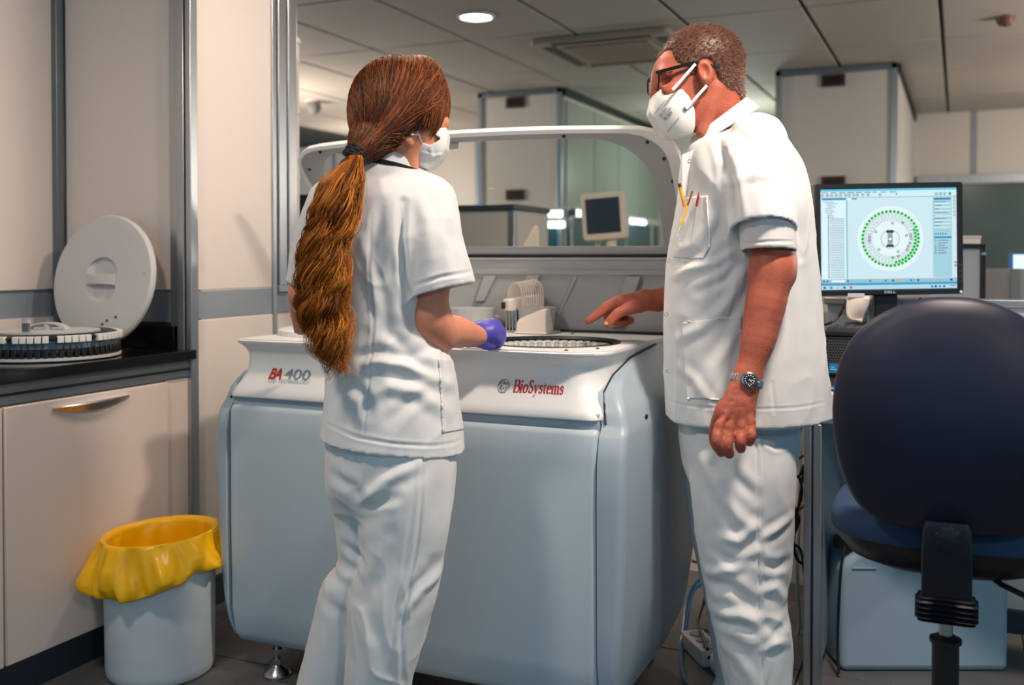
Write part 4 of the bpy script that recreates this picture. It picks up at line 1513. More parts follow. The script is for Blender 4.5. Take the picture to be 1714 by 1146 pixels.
# ---- paper note taped under the monitor, cable
nb = P(1434, 495, 3.045)
t = thing('paper_note', 'small crumpled paper note hanging from the lower edge of the monitor', 'note', W(nb), TH)
PAPER = mat('paper', (226, 214, 202), 0.8)
m = MB()
rings = []
shape = [(495, 1418, 1456), (500, 1417.5, 1454), (510, 1417, 1452), (522, 1416.5, 1449), (530, 1418, 1447.5), (534, 1424, 1446.5), (537, 1440, 1445.5)]
for k, (y, xl, xr) in enumerate(shape):
    ring = []
    for j in range(9):
        u = j / 8
        p = P(xl + (xr - xl) * u, y + (3 * math.sin(4 * u) if k == 6 else 0), 3.043) - nb
        ring.append((p[0], p[1] - 0.012 * math.sin(0.9 * k) * u + 0.003 * math.sin(5 * u + k), p[2]))
    rings.append(ring)
V = [p for r in rings for p in r]
F = [(i * 9 + j, i * 9 + j + 1, (i + 1) * 9 + j + 1, (i + 1) * 9 + j) for i in range(6) for j in range(8)]
m.add(V, F)
o = m.build('paper', PAPER, t)
sm = o.modifiers.new('thick', 'SOLIDIFY')
sm.thickness = 0.0006
tp_ = P(1430, 494, 3.038) - nb
bx('tape', (tp_[0] - 0.02, tp_[1] - 0.002, tp_[2] - 0.006), (tp_[0] + 0.03, tp_[1] + 0.001, tp_[2] + 0.006), mat('tape_pale', (210, 214, 214), 0.4), t, 0.0005)


def cable(name, lab, plist, r, mm, cat='cable'):
    """smooth cable through room points"""
    p = [Vector(q) for q in plist]
    out = []
    for i in range(len(p) - 1):
        p0, p1, p2, p3 = p[max(i - 1, 0)], p[i], p[i + 1], p[min(i + 2, len(p) - 1)]
        for k in range(8):
            u = k / 8
            out.append(0.5 * ((2 * p1) + (p2 - p0) * u + (2 * p0 - 5 * p1 + 4 * p2 - p3) * u * u + (3 * p1 - p0 - 3 * p2 + p3) * u ** 3))
    out.append(p[-1])
    o = MB().tube([tuple(q) for q in out], r, 8).build(name, mm)
    return tag(o, lab, cat)


cable('cable', 'black cable curving down from the monitor behind the paper note', [PW(1424, 499, 3.13), PW(1416, 506, 3.12), PW(1411, 516, 3.10), PW(1403, 530, 3.10), PW(1388, 541, 3.10), PW(1370, 544, 3.14)], 0.0042, BLACK)
cable('cable', 'short black cable showing to the right of the monitor stand', [PW(1541, 499, 3.13), PW(1537, 506, 3.12), PW(1530, 520, 3.12), PW(1526, 540, 3.14)], 0.004, BLACK)

# ---- things on the bench behind the partition
bz = 0.98
t = thing('side_bench', 'far bench with pale top partly hidden behind the low partition', 'bench', (DX + 1.3, 4.05, 0))
bx('worktop', (-1.3, -0.45, bz - 0.03), (1.3, 0.45, bz), PANEL, t, 0.004)
for x in (-1.25, 1.2):
    for y in (-0.42, 0.37):
        bx('leg', (x, y, 0), (x + 0.05, y + 0.05, bz - 0.03), ALU, t, 0.003)
a = PW(1645, 497, 3.75)
t = thing('computer_tower', 'upright grey and black computer tower half hidden behind the monitor', 'computer', (a[0], a[1], bz), TR)
zt = P(1640, 410, 3.75)[2] - bz
bx('case', (-0.20, 0.0, 0), (0.0, 0.34, zt), mat('case_grey', (150, 160, 170), 0.4), t, 0.004)
m = MB()
m.box((-0.012, -0.012, 0), (0.006, 0.002, zt))
m.box((-0.20, -0.012, zt - 0.012), (0.006, 0.002, zt + 0.004))
m.build('black_edge', BLACK, t, 0.002)
MB().lathe([(0, 0.012), (0.006, 0.011), (0.008, 0.0)], 14, Matrix.Translation((-0.006, -0.014, zt - 0.032)) @ Matrix.Rotation(PI / 2, 4, 'X')).build('knob', CHROME, t)
MB().lathe([(0, 0.008), (0.005, 0.007), (0.006, 0.0)], 14, Matrix.Translation((0.006, 0.05, zt * 0.5)) @ Matrix.Rotation(PI / 2, 4, 'Y')).build('knob', BLACK, t)
b = PW(1628, 404, 3.8)
t = thing('paper_box', 'white flat box lying on top of the computer tower behind the monitor', 'box', (a[0], a[1] + 0.02, bz + zt + 0.005), TR)
bx('box', (-0.16, 0.01, 0), (-0.004, 0.26, 0.028), PANEL, t, 0.002)
bx('lid', (-0.162, 0.008, 0.02), (-0.002, 0.262, 0.031), PANEL2, t, 0.002)
a = PW(1705, 497, 3.9)
t = thing('ring_binder', 'grey ring binder standing at the edge of view behind the partition', 'binder', (a[0], a[1], bz), TR)
zt2 = P(1705, 450, 3.9)[2] - bz
bx('cover', (-0.03, 0.0, 0), (0.0, 0.24, zt2), mat('binder_grey', (140, 142, 144), 0.6), t, 0.002)
bx('spine', (-0.031, -0.004, 0), (0.001, 0.002, zt2), mat('binder_grey2', (118, 122, 126), 0.6), t, 0.001)
bx('second_cover', (0.004, 0.0, 0), (0.04, 0.24, zt2), mat('binder_grey', (140, 142, 144), 0.6), t, 0.002)
a = PW(1715, 470, 4.15)
t = thing('far_screen', 'pale lit screen with blue rim behind the ring binder', 'monitor', (a[0], a[1], bz), TR)
z0 = P(1715, 452, 4.15)[2] - bz
z1 = P(1715, 423, 4.15)[2] - bz
bx('housing', (-0.055, 0, z0 - 0.05), (0.30, 0.03, z1), mat('rim_blue', (50, 120, 190), 0.4), t, 0.004)
bx('display', (-0.048, -0.004, z0 - 0.04), (0.29, 0.002, z1 - 0.007), mat('far_screen_glow', (214, 230, 244), 0.4, emit=0.7), t, 0.001)
bx('stand', (0.1, 0.01, 0), (0.16, 0.03, z0), BLACK, t, 0.003)
bx('foot', (0.04, -0.06, 0), (0.22, 0.1, 0.012), BLACK, t, 0.003)
a = PW(1668, 470, 4.2)
t = thing('storage_box', 'white box with pale blue print behind the low partition', 'box', (a[0], a[1], bz), TR)
bx('box', (-0.09, 0, 0), (0.06, 0.2, 0.13), PANEL, t, 0.003)
bx('flap', (-0.092, -0.002, 0.12), (0.062, 0.202, 0.134), PANEL2, t, 0.002)
bx('print', (-0.05, -0.003, 0.03), (0.02, 0.002, 0.055), mat('print_blue', (150, 190, 214), 0.6), t, 0)

# ---- under the bench: container, hose, cables
tw = PW(1560, 1030, 3.02)
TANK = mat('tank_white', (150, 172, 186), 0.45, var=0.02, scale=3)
tl, tr_ = P(1408, 1030, 2.86), P(1690, 1030, 2.86)
wid = tr_[0] - tl[0]
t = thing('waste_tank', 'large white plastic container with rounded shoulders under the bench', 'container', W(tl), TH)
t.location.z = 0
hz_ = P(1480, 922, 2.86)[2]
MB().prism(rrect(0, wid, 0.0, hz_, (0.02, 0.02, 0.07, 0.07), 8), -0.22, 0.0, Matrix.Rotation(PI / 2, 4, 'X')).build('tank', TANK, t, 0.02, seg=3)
MB().tube([(0.02, 0.04, hz_ + 0.0), (0.02, 0.04, hz_ + 0.03)], 0.03, 16).build('cap', BLACK, t)
MB().tube([(0.0, 0.04, hz_ + 0.018), (0.07, 0.04, hz_ + 0.022)], 0.013, 10).build('hose_nozzle', BLACK, t)
MB().box((0.03, -0.004, 0.30), (0.10, 0.001, 0.302)).build('moulded_line', TANK, t)
cable('hose', 'thin black hose hanging down the side of the white container', [PW(1414, 913, 2.86), PW(1408, 950, 2.84), PW(1404, 1010, 2.84), PW(1402, 1080, 2.84), PZ(1404, 1128, 0.01)], 0.0042, BLACK, 'hose')

wl2 = struct(bx('wall_service', (-0.98, 3.74, 0), (DX + 0.02, 3.78, 1.0), mat('service_panel', (206, 198, 190), 0.5), bevel=0.002))
CB = mat('cable_black', (16, 18, 22), 0.5)
CG = mat('cable_grey', (170, 172, 174), 0.5)
CO = mat('cable_orange', (206, 96, 30), 0.5)
CT_ = mat('tube_blue_clear', (70, 140, 196), 0.15, alpha=0.7)
D = 3.05
cable('cable', 'black cable loop hanging between the man and the bench post', [PW(1345, 690, D), PW(1338, 730, D), PW(1332, 790, D), PW(1324, 815, D), PW(1330, 850, D), PW(1337, 870, D), PW(1328, 900, D), PW(1334, 935, D), PW(1348, 945, D)], 0.005, CB)
cable('cable', 'second black cable tangled beside the bench post', [PW(1346, 762, D + .03), PW(1334, 770, D + .03), PW(1324, 790, D), PW(1338, 800, D), PW(1342, 830, D), PW(1328, 870, D), PW(1324, 905, D), PW(1340, 920, D + .03), PW(1346, 960, D + .03)], 0.0042, CB)
cable('cable', 'third black cable crossing the tangle behind the man\'s trousers', [PW(1320, 800, D + .05), PW(1338, 795, D + .05), PW(1346, 780, D + .05), PW(1336, 850, D + .05), PW(1330, 890, D + .05), PW(1326, 930, D + .05)], 0.004, CB)
cable('cable', 'orange cable slanting through the black tangle behind the man', [PZ(1290, 1010, 0.01), PW(1296, 900, D + .05), PW(1312, 868, D + .02), PW(1328, 858, D + .02), PW(1352, 842, D + .0)], 0.006, CO)
cable('cable', 'pale grey cable hanging beside the bench post', [PW(1340, 700, D + .1), PW(1338, 850, D + .1), PW(1334, 960, D + .1), PW(1338, 1040, D + .1), PW(1330, 1080, D + .1)], 0.006, CG)
cable('tubing', 'blue clear tubing lying in loops on the floor between analyser and trousers', [PW(1195, 960, 3.3), PW(1165, 975, 3.25), PW(1150, 1010, 3.2), PW(1145, 1050, 3.1), (PZ(1140, 1085, 0.01)), PZ(1146, 1135, 0.01), PZ(1168, 1165, 0.01)], 0.006, CT_, 'tube')
cable('tubing', 'second blue clear tube coiled on the floor behind the man', [PW(1190, 972, 3.32), PW(1160, 990, 3.3), PZ(1150, 1062, 0.012), PZ(1175, 1055, 0.012), PZ(1230, 1062, 0.012)], 0.006, CT_, 'tube')
cable('cable', 'black mains cable dropping to the white power strip on the floor', [PW(1190, 940, 3.25), PW(1180, 1000, 3.2), PW(1168, 1040, 3.1), PZ(1177, 1066, 0.06), PZ(1184, 1086, 0.058)], 0.005, CB)
cable('cable', 'orange cable end beside the rear of the analyser', [PW(1158, 938, 3.3), PW(1175, 942, 3.3), PW(1200, 940, 3.3)], 0.005, CO)
a = PZ(1187, 1110, 0)
t = thing('power_strip', 'white power socket strip on the floor behind the man\'s leg', 'power strip', a, TH + 0.2)
bx('body', (-0.035, -0.03, 0), (0.035, 0.14, 0.05), PANEL, t, 0.006)
for k in range(3):
    MB().lathe([(0, 0.05), (0.019, 0.05), (0.021, 0.053), (0.016, 0.053)], 20, Matrix.Translation((0, k * 0.05, 0))).build('socket', BAND, t)
for k in range(2):
    MB().lathe([(0, 0.002), (0.005, 0.002), (0.006, -0.001)], 12, Matrix.Translation((-0.012 + k * 0.024, -0.03, 0.03)) @ Matrix.Rotation(PI / 2, 4, 'X')).build('screw', DARK, t)

# ---- office chair seen from behind
cc = P(1588, 1100, 1.98)
cw = W((cc[0], cc[1], 0))
CHF = mat('chair_shell', (17, 23, 46), 0.48, var=0.25, scale=6, spec=0.5)
CHS = mat('chair_fabric', (40, 66, 96), 0.9, var=0.08, scale=40, bump=0.3, bscale=500)
CHB = mat('chair_frame', (18, 22, 32), 0.4)
ch = thing('office_chair', 'dark blue swivel chair with rounded backrest seen from behind, in front of the computer', 'chair', cw, TH - 0.40)


def cl(px, py, d):
    return P(px, py, d) - np.array([cc[0], cc[1], 0])


# backrest outline from measured half-widths
out_l = [(895, 1560, 1640), (893, 1520, 1680), (884, 1480, 1716), (866, 1455, 1742), (840, 1438, 1758), (800, 1423, 1768), (750, 1414, 1772), (700, 1411, 1772), (650, 1415, 1766), (610, 1424, 1756), (575, 1440, 1742), (545, 1465, 1718), (520, 1500, 1684), (506, 1532, 1652), (498, 1566, 1616)]
left = [(a, y) for y, a, b in out_l]
right = [(b, y) for y, a, b in reversed(out_l)]
poly_ = right + left
poly_ = poly_[::-1]
_q = np.array(poly_, float)
_sm = []
for i in range(len(_q)):
    p0, p1, p2, p3 = _q[i - 1], _q[i], _q[(i + 1) % len(_q)], _q[(i + 2) % len(_q)]
    for u in (0, 0.25, 0.5, 0.75):
        _sm.append(tuple(0.5 * (2 * p1 + (p2 - p0) * u + (2 * p0 - 5 * p1 + 4 * p2 - p3) * u * u + (3 * p1 - p0 - 3 * p2 + p3) * u ** 3)))
poly_ = _sm
def chair_ring(s, dz, curve):
    r = []
    for px, py in poly_:
        p = cl(px, py, 1.98)
        u = p[0] * s / 0.21
        cxm, czm = 0.0, cl(1590, 700, 1.98)[2]
        x, z = p[0] * s * 1.06, czm + (p[2] - czm) * s
        r.append((x, dz - curve * (1 - u * u) * 0.05 + 0.035 * ((z - czm) / 0.23) ** 2 * curve, z))
    return r
MB().loft([chair_ring(0.01, -0.004, 1), chair_ring(0.12, -0.004, 1), chair_ring(0.35, -0.004, 1), chair_ring(0.6, -0.004, 1), chair_ring(0.86, -0.001, 1), chair_ring(0.955, 0.004, 1), chair_ring(0.985, 0.010, 1), chair_ring(1.0, 0.020, 1), chair_ring(0.985, 0.032, 1), chair_ring(0.95, 0.036, 1)]).build('backrest', CHF, ch, smooth=True, angle=70)
MB().loft([chair_ring(0.96, 0.034, 1), chair_ring(0.97, 0.045, 1), chair_ring(0.93, 0.065, 1), chair_ring(0.6, 0.08, 1), chair_ring(0.2, 0.08, 1)]).build('back_cushion', CHS, ch, smooth=True, angle=70)
# seat
sz = 0.56
m = MB()
so_ = []
n = 48
def seat_ring(s, z, wob=1):
    r = []
    for k in range(n):
        a = 2 * PI * k / n
        ca, sa = math.cos(a), math.sin(a)
        q = (abs(ca) ** 3 + abs(sa) ** 3) ** (-1 / 3)
        r.append((0.245 * s * ca * q, 0.27 + 0.225 * s * sa * q, z))
    return r
zs_ = cl(1480, 862, 2.15)[2]
MB().loft([seat_ring(0.93, zs_ - 0.055), seat_ring(1.0, zs_ - 0.04), seat_ring(1.0, zs_ - 0.01), seat_ring(0.95, zs_ + 0.01), seat_ring(0.7, zs_ + 0.02), seat_ring(0.2, zs_ + 0.018)]).build('seat_cushion', CHS, ch, smooth=True, angle=70)
MB().loft([seat_ring(0.35, zs_ - 0.125), seat_ring(0.62, zs_ - 0.118), seat_ring(0.84, zs_ - 0.095), seat_ring(0.96, zs_ - 0.06), seat_ring(0.99, zs_ - 0.04)]).build('seat_shell', CHB, ch, smooth=True, angle=70)
# spine with knob and bellows
z1, z2 = cl(1600, 870, 1.94)[2], cl(1600, 1000, 1.94)[2]
xs = cl(1600, 900, 1.94)[0]
hwid = 0.046
m = MB()
rings = []
for z, w_, y in ((z1 - 0.008, 0.85, -0.035), (z1 - 0.02, 0.95, -0.037), (0.5 * (z1 + z2), 1.0, -0.032), (z2, 1.0, -0.03), (z2 - 0.01, 1.08, -0.026)):
    rings.append([(xs + x * w_, y + yy, z) for x, yy in rrect(-hwid, hwid, -0.012, 0.012, 0.008, 4)])
m.loft(rings).build('spine', CHB, ch, smooth=True)
zb = cl(1600, 1043, 1.94)[2]
k_n = 5
m = MB()
rings = []
for k in range(k_n * 4 + 1):
    u = k / (k_n * 4)
    z = z2 - 0.004 + (zb - z2) * u
    g = 0.0045 * math.cos(k * PI / 2)
    g = g if k not in (0, k_n * 4) else -0.006
    rings.append([(xs + x, -0.022 + yy, z) for x, yy in rrect(-0.053 - g, 0.053 + g, -0.026 - g, 0.03 + g, 0.012, 4)])
m.loft(rings).build('bellows', CHB, ch, smooth=True, angle=60)
zk = cl(1602, 902, 1.92)[2]
m = MB()
Mk = Matrix.Translation((xs + 0.002, -0.058, zk)) @ Matrix.Rotation(PI / 2, 4, 'X')
rings = []
for r_, z_ in ((0.018, -0.006), (0.0225, -0.004), (0.0235, 0.008), (0.021, 0.016), (0.012, 0.018)):
    ring = []
    for k in range(48):
        a = 2 * PI * k / 48
        rr3 = r_ * (1 + 0.05 * (1 if (k // 3) % 2 else -1) * (1 if -0.005 < z_ < 0.017 else 0))
        ring.append(tuple(Mk @ Vector((rr3 * math.cos(a), rr3 * math.sin(a), z_))))
    rings.append(ring)
m.loft(rings).build('knob', CHB, ch, smooth=True, angle=30)
# lift, base and castors
bxx, byy = xs - 0.002, 0.13
bxx, byy = xs, 0.06
MB().tube([(bxx, byy, zb - 0.06), (bxx, byy, zs_ - 0.09)], 0.014, 18).build('gas_lift', STEEL, ch)
zl = cl(1600, 1065, 2.04)[2]
m = MB()
m.lathe([(0, 0.09), (0.026, 0.09), (0.026, zl - 0.012), (0.031, zl - 0.010), (0.031, zl - 0.002), (0.024, zl), (0.017, zl + 0.006), (0.0, zl + 0.006)], 24, Matrix.Translation((bxx, byy, 0)))
m.build('lift_sleeve', BLACK, ch)
bx('seat_plate', (bxx - 0.045, byy - 0.03, zs_ - 0.14), (bxx + 0.045, byy + 0.28, zs_ - 0.11), CHB, ch, 0.004)
bx('spine_bar', (xs - 0.03, -0.01, zb + 0.0), (xs + 0.03, byy + 0.1, zb + 0.022), CHB, ch, 0.004)
for k in range(5):
    a = 2 * PI * k / 5 + 0.3
    dx, dy = math.cos(a), math.sin(a)
    m = MB()
    rings = []
    for r_, w_, z0_, z1_ in ((0.02, 0.026, 0.075, 0.115), (0.15, 0.022, 0.07, 0.10), (0.28, 0.016, 0.058, 0.078)):
        rings.append([(bxx + dx * r_ - dy * s_ * w_, byy + dy * r_ + dx * s_ * w_, z_) for s_, z_ in ((-1, z0_), (1, z0_), (1, z1_), (-1, z1_))])
    m.loft(rings)
    lg = m.build('leg', BLACK, ch, 0.004)
    cx2, cy2 = bxx + dx * 0.27, byy + dy * 0.27
    MB().lathe([(0, -0.02), (0.024, -0.02), (0.027, -0.015), (0.027, 0.015), (0.024, 0.02), (0, 0.02)], 20, frame((cx2, cy2, 0.027), (-dy, dx, 0), (0, 0, 1)) @ Matrix.Rotation(PI / 2, 4, 'Y')).build('castor', DARK, lg)
MB().tube([(0.06, 0.2, zs_ - 0.11), (0.10, 0.12, zs_ - 0.118), (0.135, 0.09, zs_ - 0.124), (0.17, 0.085, zs_ - 0.138)], 0.006, 10).build('lever', BLACK, ch)

# ================================================================== implicit bodies (numpy distance fields -> one smooth mesh)
def vnoise(Pn, scale, seed=0):
    """smooth value noise in [-1, 1] for an (n, 3) array"""
    q = Pn * scale + seed * 17.3
    i = np.floor(q).astype(np.int64)
    f = q - i
    f = f * f * (3 - 2 * f)

    def h(a):
        n = (a[:, 0] * 374761393 + a[:, 1] * 668265263 + a[:, 2] * 2147483647 + seed * 1274126177) & 0xFFFFFFFF
        n = ((n ^ (n >> 13)) * 1274126177) & 0xFFFFFFFF
        return ((n ^ (n >> 16)) & 0xFFFF) / 32767.5 - 1
    out = 0
    for dx in (0, 1):
        wx = f[:, 0] if dx else 1 - f[:, 0]
        for dy in (0, 1):
            wy = f[:, 1] if dy else 1 - f[:, 1]
            for dz in (0, 1):
                wz = f[:, 2] if dz else 1 - f[:, 2]
                out = out + wx * wy * wz * h(i + np.array([dx, dy, dz]))
    return out


class SDF:
    def __init__(s, lo, hi, h):
        s.lo, s.h = np.array(lo, float), h
        n = np.ceil((np.array(hi) - s.lo) / h).astype(int) + 1
        s.ax = [(s.lo[i] + np.arange(n[i]) * h).astype(np.float32) for i in range(3)]
        s.F = np.full(n, 1.0, dtype=np.float32)

    def _sl(s, lo, hi):
        a = np.clip(np.floor((np.array(lo) - s.lo) / s.h).astype(int), 0, np.array(s.F.shape))
        b = np.clip(np.ceil((np.array(hi) - s.lo) / s.h).astype(int) + 1, 0, np.array(s.F.shape))
        sl = tuple(slice(int(x), int(y)) for x, y in zip(a, b))
        g = [s.ax[i][sl[i]] for i in range(3)]
        return sl, g[0][:, None, None], g[1][None, :, None], g[2][None, None, :]

    def _put(s, sl, d, k, op):
        F = s.F[sl]
        if F.size == 0:
            return
        if op == 'add':
            if k > 0:
                hh = np.maximum(k - np.abs(F - d), 0) / k
                r = np.minimum(F, d) - hh * hh * k * 0.25
            else:
                r = np.minimum(F, d)
        elif op == 'sub':
            d = -d
            if k > 0:
                hh = np.maximum(k - np.abs(F - d), 0) / k
                r = np.maximum(F, d) + hh * hh * k * 0.25
            else:
                r = np.maximum(F, d)
        else:
            r = np.maximum(F, d)
        s.F[sl] = r

    def cap(s, a, b, ra, rb=None, k=0.01, op='add'):
        """tapered capsule"""
        rb = ra if rb is None else rb
        a, b = np.array(a, float), np.array(b, float)
        m = max(ra, rb) + max(k, 0.01) + 0.02
        sl, X, Y, Z = s._sl(np.minimum(a, b) - m, np.maximum(a, b) + m)
        ab = b - a
        L2 = max(float(ab @ ab), 1e-9)
        t = np.clip(((X - a[0]) * ab[0] + (Y - a[1]) * ab[1] + (Z - a[2]) * ab[2]) / L2, 0, 1).astype(np.float32)
        d = np.sqrt((X - a[0] - t * ab[0]) ** 2 + (Y - a[1] - t * ab[1]) ** 2 + (Z - a[2] - t * ab[2]) ** 2) - (ra + (rb - ra) * t)
        s._put(sl, d, k, op)
        return s

    def chain(s, pts, rs, k=0.01, op='add'):
        Q_ = np.array(pts, float)
        if len(Q_) > 2:
            R_ = np.array(rs, float)
            q, r = [], []
            for i in range(len(Q_) - 1):
                p0, p1, p2, p3 = Q_[max(i - 1, 0)], Q_[i], Q_[i + 1], Q_[min(i + 2, len(Q_) - 1)]
                for u in (0, 0.25, 0.5, 0.75):
                    q.append(0.5 * (2 * p1 + (p2 - p0) * u + (2 * p0 - 5 * p1 + 4 * p2 - p3) * u * u + (3 * p1 - p0 - 3 * p2 + p3) * u ** 3))
                    r.append(R_[i] + (R_[i + 1] - R_[i]) * u * u * (3 - 2 * u))
            Q_ = np.array(q + [Q_[-1]])
            rs = r + [R_[-1]]
        m = max(rs) + max(k, 0.01) + 0.02
        sl, X, Y, Z = s._sl(Q_.min(0) - m, Q_.max(0) + m)
        D = None
        for i in range(len(Q_) - 1):
            a, b = Q_[i], Q_[i + 1]
            ab = b - a
            t = np.clip(((X - a[0]) * ab[0] + (Y - a[1]) * ab[1] + (Z - a[2]) * ab[2]) / max(float(ab @ ab), 1e-9), 0, 1).astype(np.float32)
            d = np.sqrt((X - a[0] - t * ab[0]) ** 2 + (Y - a[1] - t * ab[1]) ** 2 + (Z - a[2] - t * ab[2]) ** 2) - (rs[i] + (rs[i + 1] - rs[i]) * t)
            if D is None:
                D = d
            else:
                kk = 0.004
                h_ = np.maximum(kk - np.abs(D - d), 0) / kk
                D = np.minimum(D, d) - h_ * h_ * kk * 0.25
        s._put(sl, D.astype(np.float32), k, op)
        return s

    def ell(s, c, r, axes=None, k=0.01, op='add'):
        """ellipsoid; axes = 3 row vectors"""
        c = np.array(c, float)
        r = np.array(r, float)
        A = np.eye(3) if axes is None else np.array(axes, float)
        m = r.max() + max(k, 0.01) + 0.02
        sl, X, Y, Z = s._sl(c - m, c + m)
        q = [(X - c[0]) * A[i, 0] + (Y - c[1]) * A[i, 1] + (Z - c[2]) * A[i, 2] for i in range(3)]
        k0 = np.sqrt(sum((q[i] / r[i]) ** 2 for i in range(3)))
        k1 = np.sqrt(sum((q[i] / r[i] ** 2) ** 2 for i in range(3))) + 1e-6
        s._put(sl, (k0 * (k0 - 1) / k1).astype(np.float32), k, op)
        return s

    def loft(s, rows, e=2.0, k=0.01, op='add', rot=0.0, cap=True):
        """rows (z, cx, cy, a, b) bottom to top; superelliptic sections turned by rot about z"""
        rows = sorted(rows)
        R = np.array(rows, float)
        m = max(R[:, 3].max(), R[:, 4].max()) + 0.05
        lo = (R[:, 1].min() - m, R[:, 2].min() - m, R[0, 0] - 0.03)
        hi = (R[:, 1].max() + m, R[:, 2].max() + m, R[-1, 0] + 0.03)
        sl, X, Y, Z = s._sl(lo, hi)
        z = Z.ravel()
        I = [smooth_interp(z, R[:, 0], R[:, i])[None, None, :].astype(np.float32) for i in range(1, 5)]
        dx, dy = X - I[0], Y - I[1]
        if rot:
            c, sn = math.cos(rot), math.sin(rot)
            dx, dy = dx * c + dy * sn, -dx * sn + dy * c
        u = (np.abs(dx / I[2]) ** e + np.abs(dy / I[3]) ** e) ** (1 / e)
        d = (u - 1) * np.minimum(I[2], I[3])
        if cap:
            d = np.maximum(d, np.maximum(R[0, 0] - Z, Z - R[-1, 0]))
        s._put(sl, d.astype(np.float32), k, op)
        return s

    def plane(s, p, n, k=0.0, op='int'):
        """keeps the side the normal points away from"""
        n = np.array(n, float) / np.linalg.norm(n)
        sl, X, Y, Z = s._sl(s.lo, s.lo + s.h * np.array(s.F.shape))
        s._put(sl, ((X - p[0]) * n[0] + (Y - p[1]) * n[1] + (Z - p[2]) * n[2]).astype(np.float32), k, op)
        return s

    def field(s, fn, op='int', k=0.0):
        sl, X, Y, Z = s._sl(s.lo, s.lo + s.h * np.array(s.F.shape))
        s._put(sl, fn(X, Y, Z).astype(np.float32), k, op)
        return s

    def sample(s, P_):
        q = (P_ - s.lo) / s.h
        q = np.clip(q, 0, np.array(s.F.shape) - 1.001)
        i = q.astype(int)
        f = q - i
        out = 0
        for dx in (0, 1):
            for dy in (0, 1):
                for dz in (0, 1):
                    w = (f[:, 0] if dx else 1 - f[:, 0]) * (f[:, 1] if dy else 1 - f[:, 1]) * (f[:, 2] if dz else 1 - f[:, 2])
                    out = out + w * s.F[i[:, 0] + dx, i[:, 1] + dy, i[:, 2] + dz]
        return out

    def grad(s, P_):
        e = s.h * 1.5
        g = np.stack([(s.sample(P_ + np.eye(3)[i] * e) - s.sample(P_ - np.eye(3)[i] * e)) for i in range(3)], 1)
        return g / (np.linalg.norm(g, axis=1, keepdims=True) + 1e-9)

    def project(s, P_, off=0.0, it=5):
        P_ = np.array(P_, float)
        for _ in range(it):
            d = s.sample(P_) - off
            P_ = P_ - s.grad(P_) * np.clip(d, -0.03, 0.03)[:, None]
        return P_

    def mesh(s, smooth=1):
        F = s.F
        S = F < 0
        nx, ny, nz = F.shape
        c = S[:-1, :-1, :-1].astype(np.int8)
        cnt = np.zeros((nx - 1, ny - 1, nz - 1), np.int8)
        for dx in (0, 1):
            for dy in (0, 1):
                for dz in (0, 1):
                    cnt += S[dx:nx - 1 + dx, dy:ny - 1 + dy, dz:nz - 1 + dz]
        act = (cnt > 0) & (cnt < 8)
        idx = np.argwhere(act)
        vid = np.full(act.shape, -1, np.int32)
        vid[act] = np.arange(len(idx))
        cor = {}
        for dx in (0, 1):
            for dy in (0, 1):
                for dz in (0, 1):
                    cor[dx, dy, dz] = F[idx[:, 0] + dx, idx[:, 1] + dy, idx[:, 2] + dz]
        acc = np.zeros((len(idx), 3))
        n = np.zeros(len(idx))
        for ax in range(3):
            o = [i for i in range(3) if i != ax]
            for u in (0, 1):
                for v in (0, 1):
                    a = [0, 0, 0]
                    a[o[0]], a[o[1]] = u, v
                    b = list(a)
                    b[ax] = 1
                    fa, fb = cor[tuple(a)], cor[tuple(b)]
                    m = (fa < 0) != (fb < 0)
                    t = np.where(m, fa / np.where(m, fa - fb, 1), 0)
                    p = np.tile(np.array(a, float), (len(idx), 1))
                    p[:, ax] = t
                    acc += p * m[:, None]
                    n += m
        V = s.lo + (idx + acc / n[:, None]) * s.h
        faces = []
        for ax in range(3):
            o = [i for i in range(3) if i != ax]
            A = [slice(None)] * 3
            B = [slice(None)] * 3
            A[ax], B[ax] = slice(0, -1), slice(1, None)
            ch = S[tuple(A)] != S[tuple(B)]
            e = np.argwhere(ch)
            ok = (e[:, o[0]] > 0) & (e[:, o[1]] > 0) & (e[:, o[0]] < act.shape[o[0]]) & (e[:, o[1]] < act.shape[o[1]])
            e = e[ok]
            ins = S[e[:, 0], e[:, 1], e[:, 2]]
            q = []
            for du, dv in ((0, 0), (1, 0), (1, 1), (0, 1)):
                ee = e.copy()
                ee[:, o[0]] -= du
                ee[:, o[1]] -= dv
                q.append(vid[ee[:, 0], ee[:, 1], ee[:, 2]])
            q = np.stack(q, 1)
            flip = ins if ax != 1 else ~ins
            q[flip] = q[flip][:, ::-1]
            faces.append(q)
        Fq = np.concatenate(faces)
        Fq = Fq[(Fq >= 0).all(1)][:, ::-1]
        Fq = Fq.copy()
        if smooth:
            V = laplace(V, Fq, smooth)
        return V, Fq


def smooth_interp(z, xs, ys):
    """monotone-ish cubic through the rows (Catmull-Rom on uneven knots)"""
    if len(xs) < 3:
        return np.interp(z, xs, ys)
    z = np.clip(z, xs[0], xs[-1])
    m = np.gradient(ys, xs)
    d = np.diff(ys) / np.diff(xs)
    for i in range(1, len(xs) - 1):
        if d[i - 1] * d[i] <= 0:
            m[i] = 0
        else:
            m[i] = 2 * d[i - 1] * d[i] / (d[i - 1] + d[i])
    i = np.clip(np.searchsorted(xs, z) - 1, 0, len(xs) - 2)
    h = xs[i + 1] - xs[i]
    t = (z - xs[i]) / h
    return (2 * t ** 3 - 3 * t ** 2 + 1) * ys[i] + (t ** 3 - 2 * t ** 2 + t) * h * m[i] + (-2 * t ** 3 + 3 * t ** 2) * ys[i + 1] + (t ** 3 - t ** 2) * h * m[i + 1]


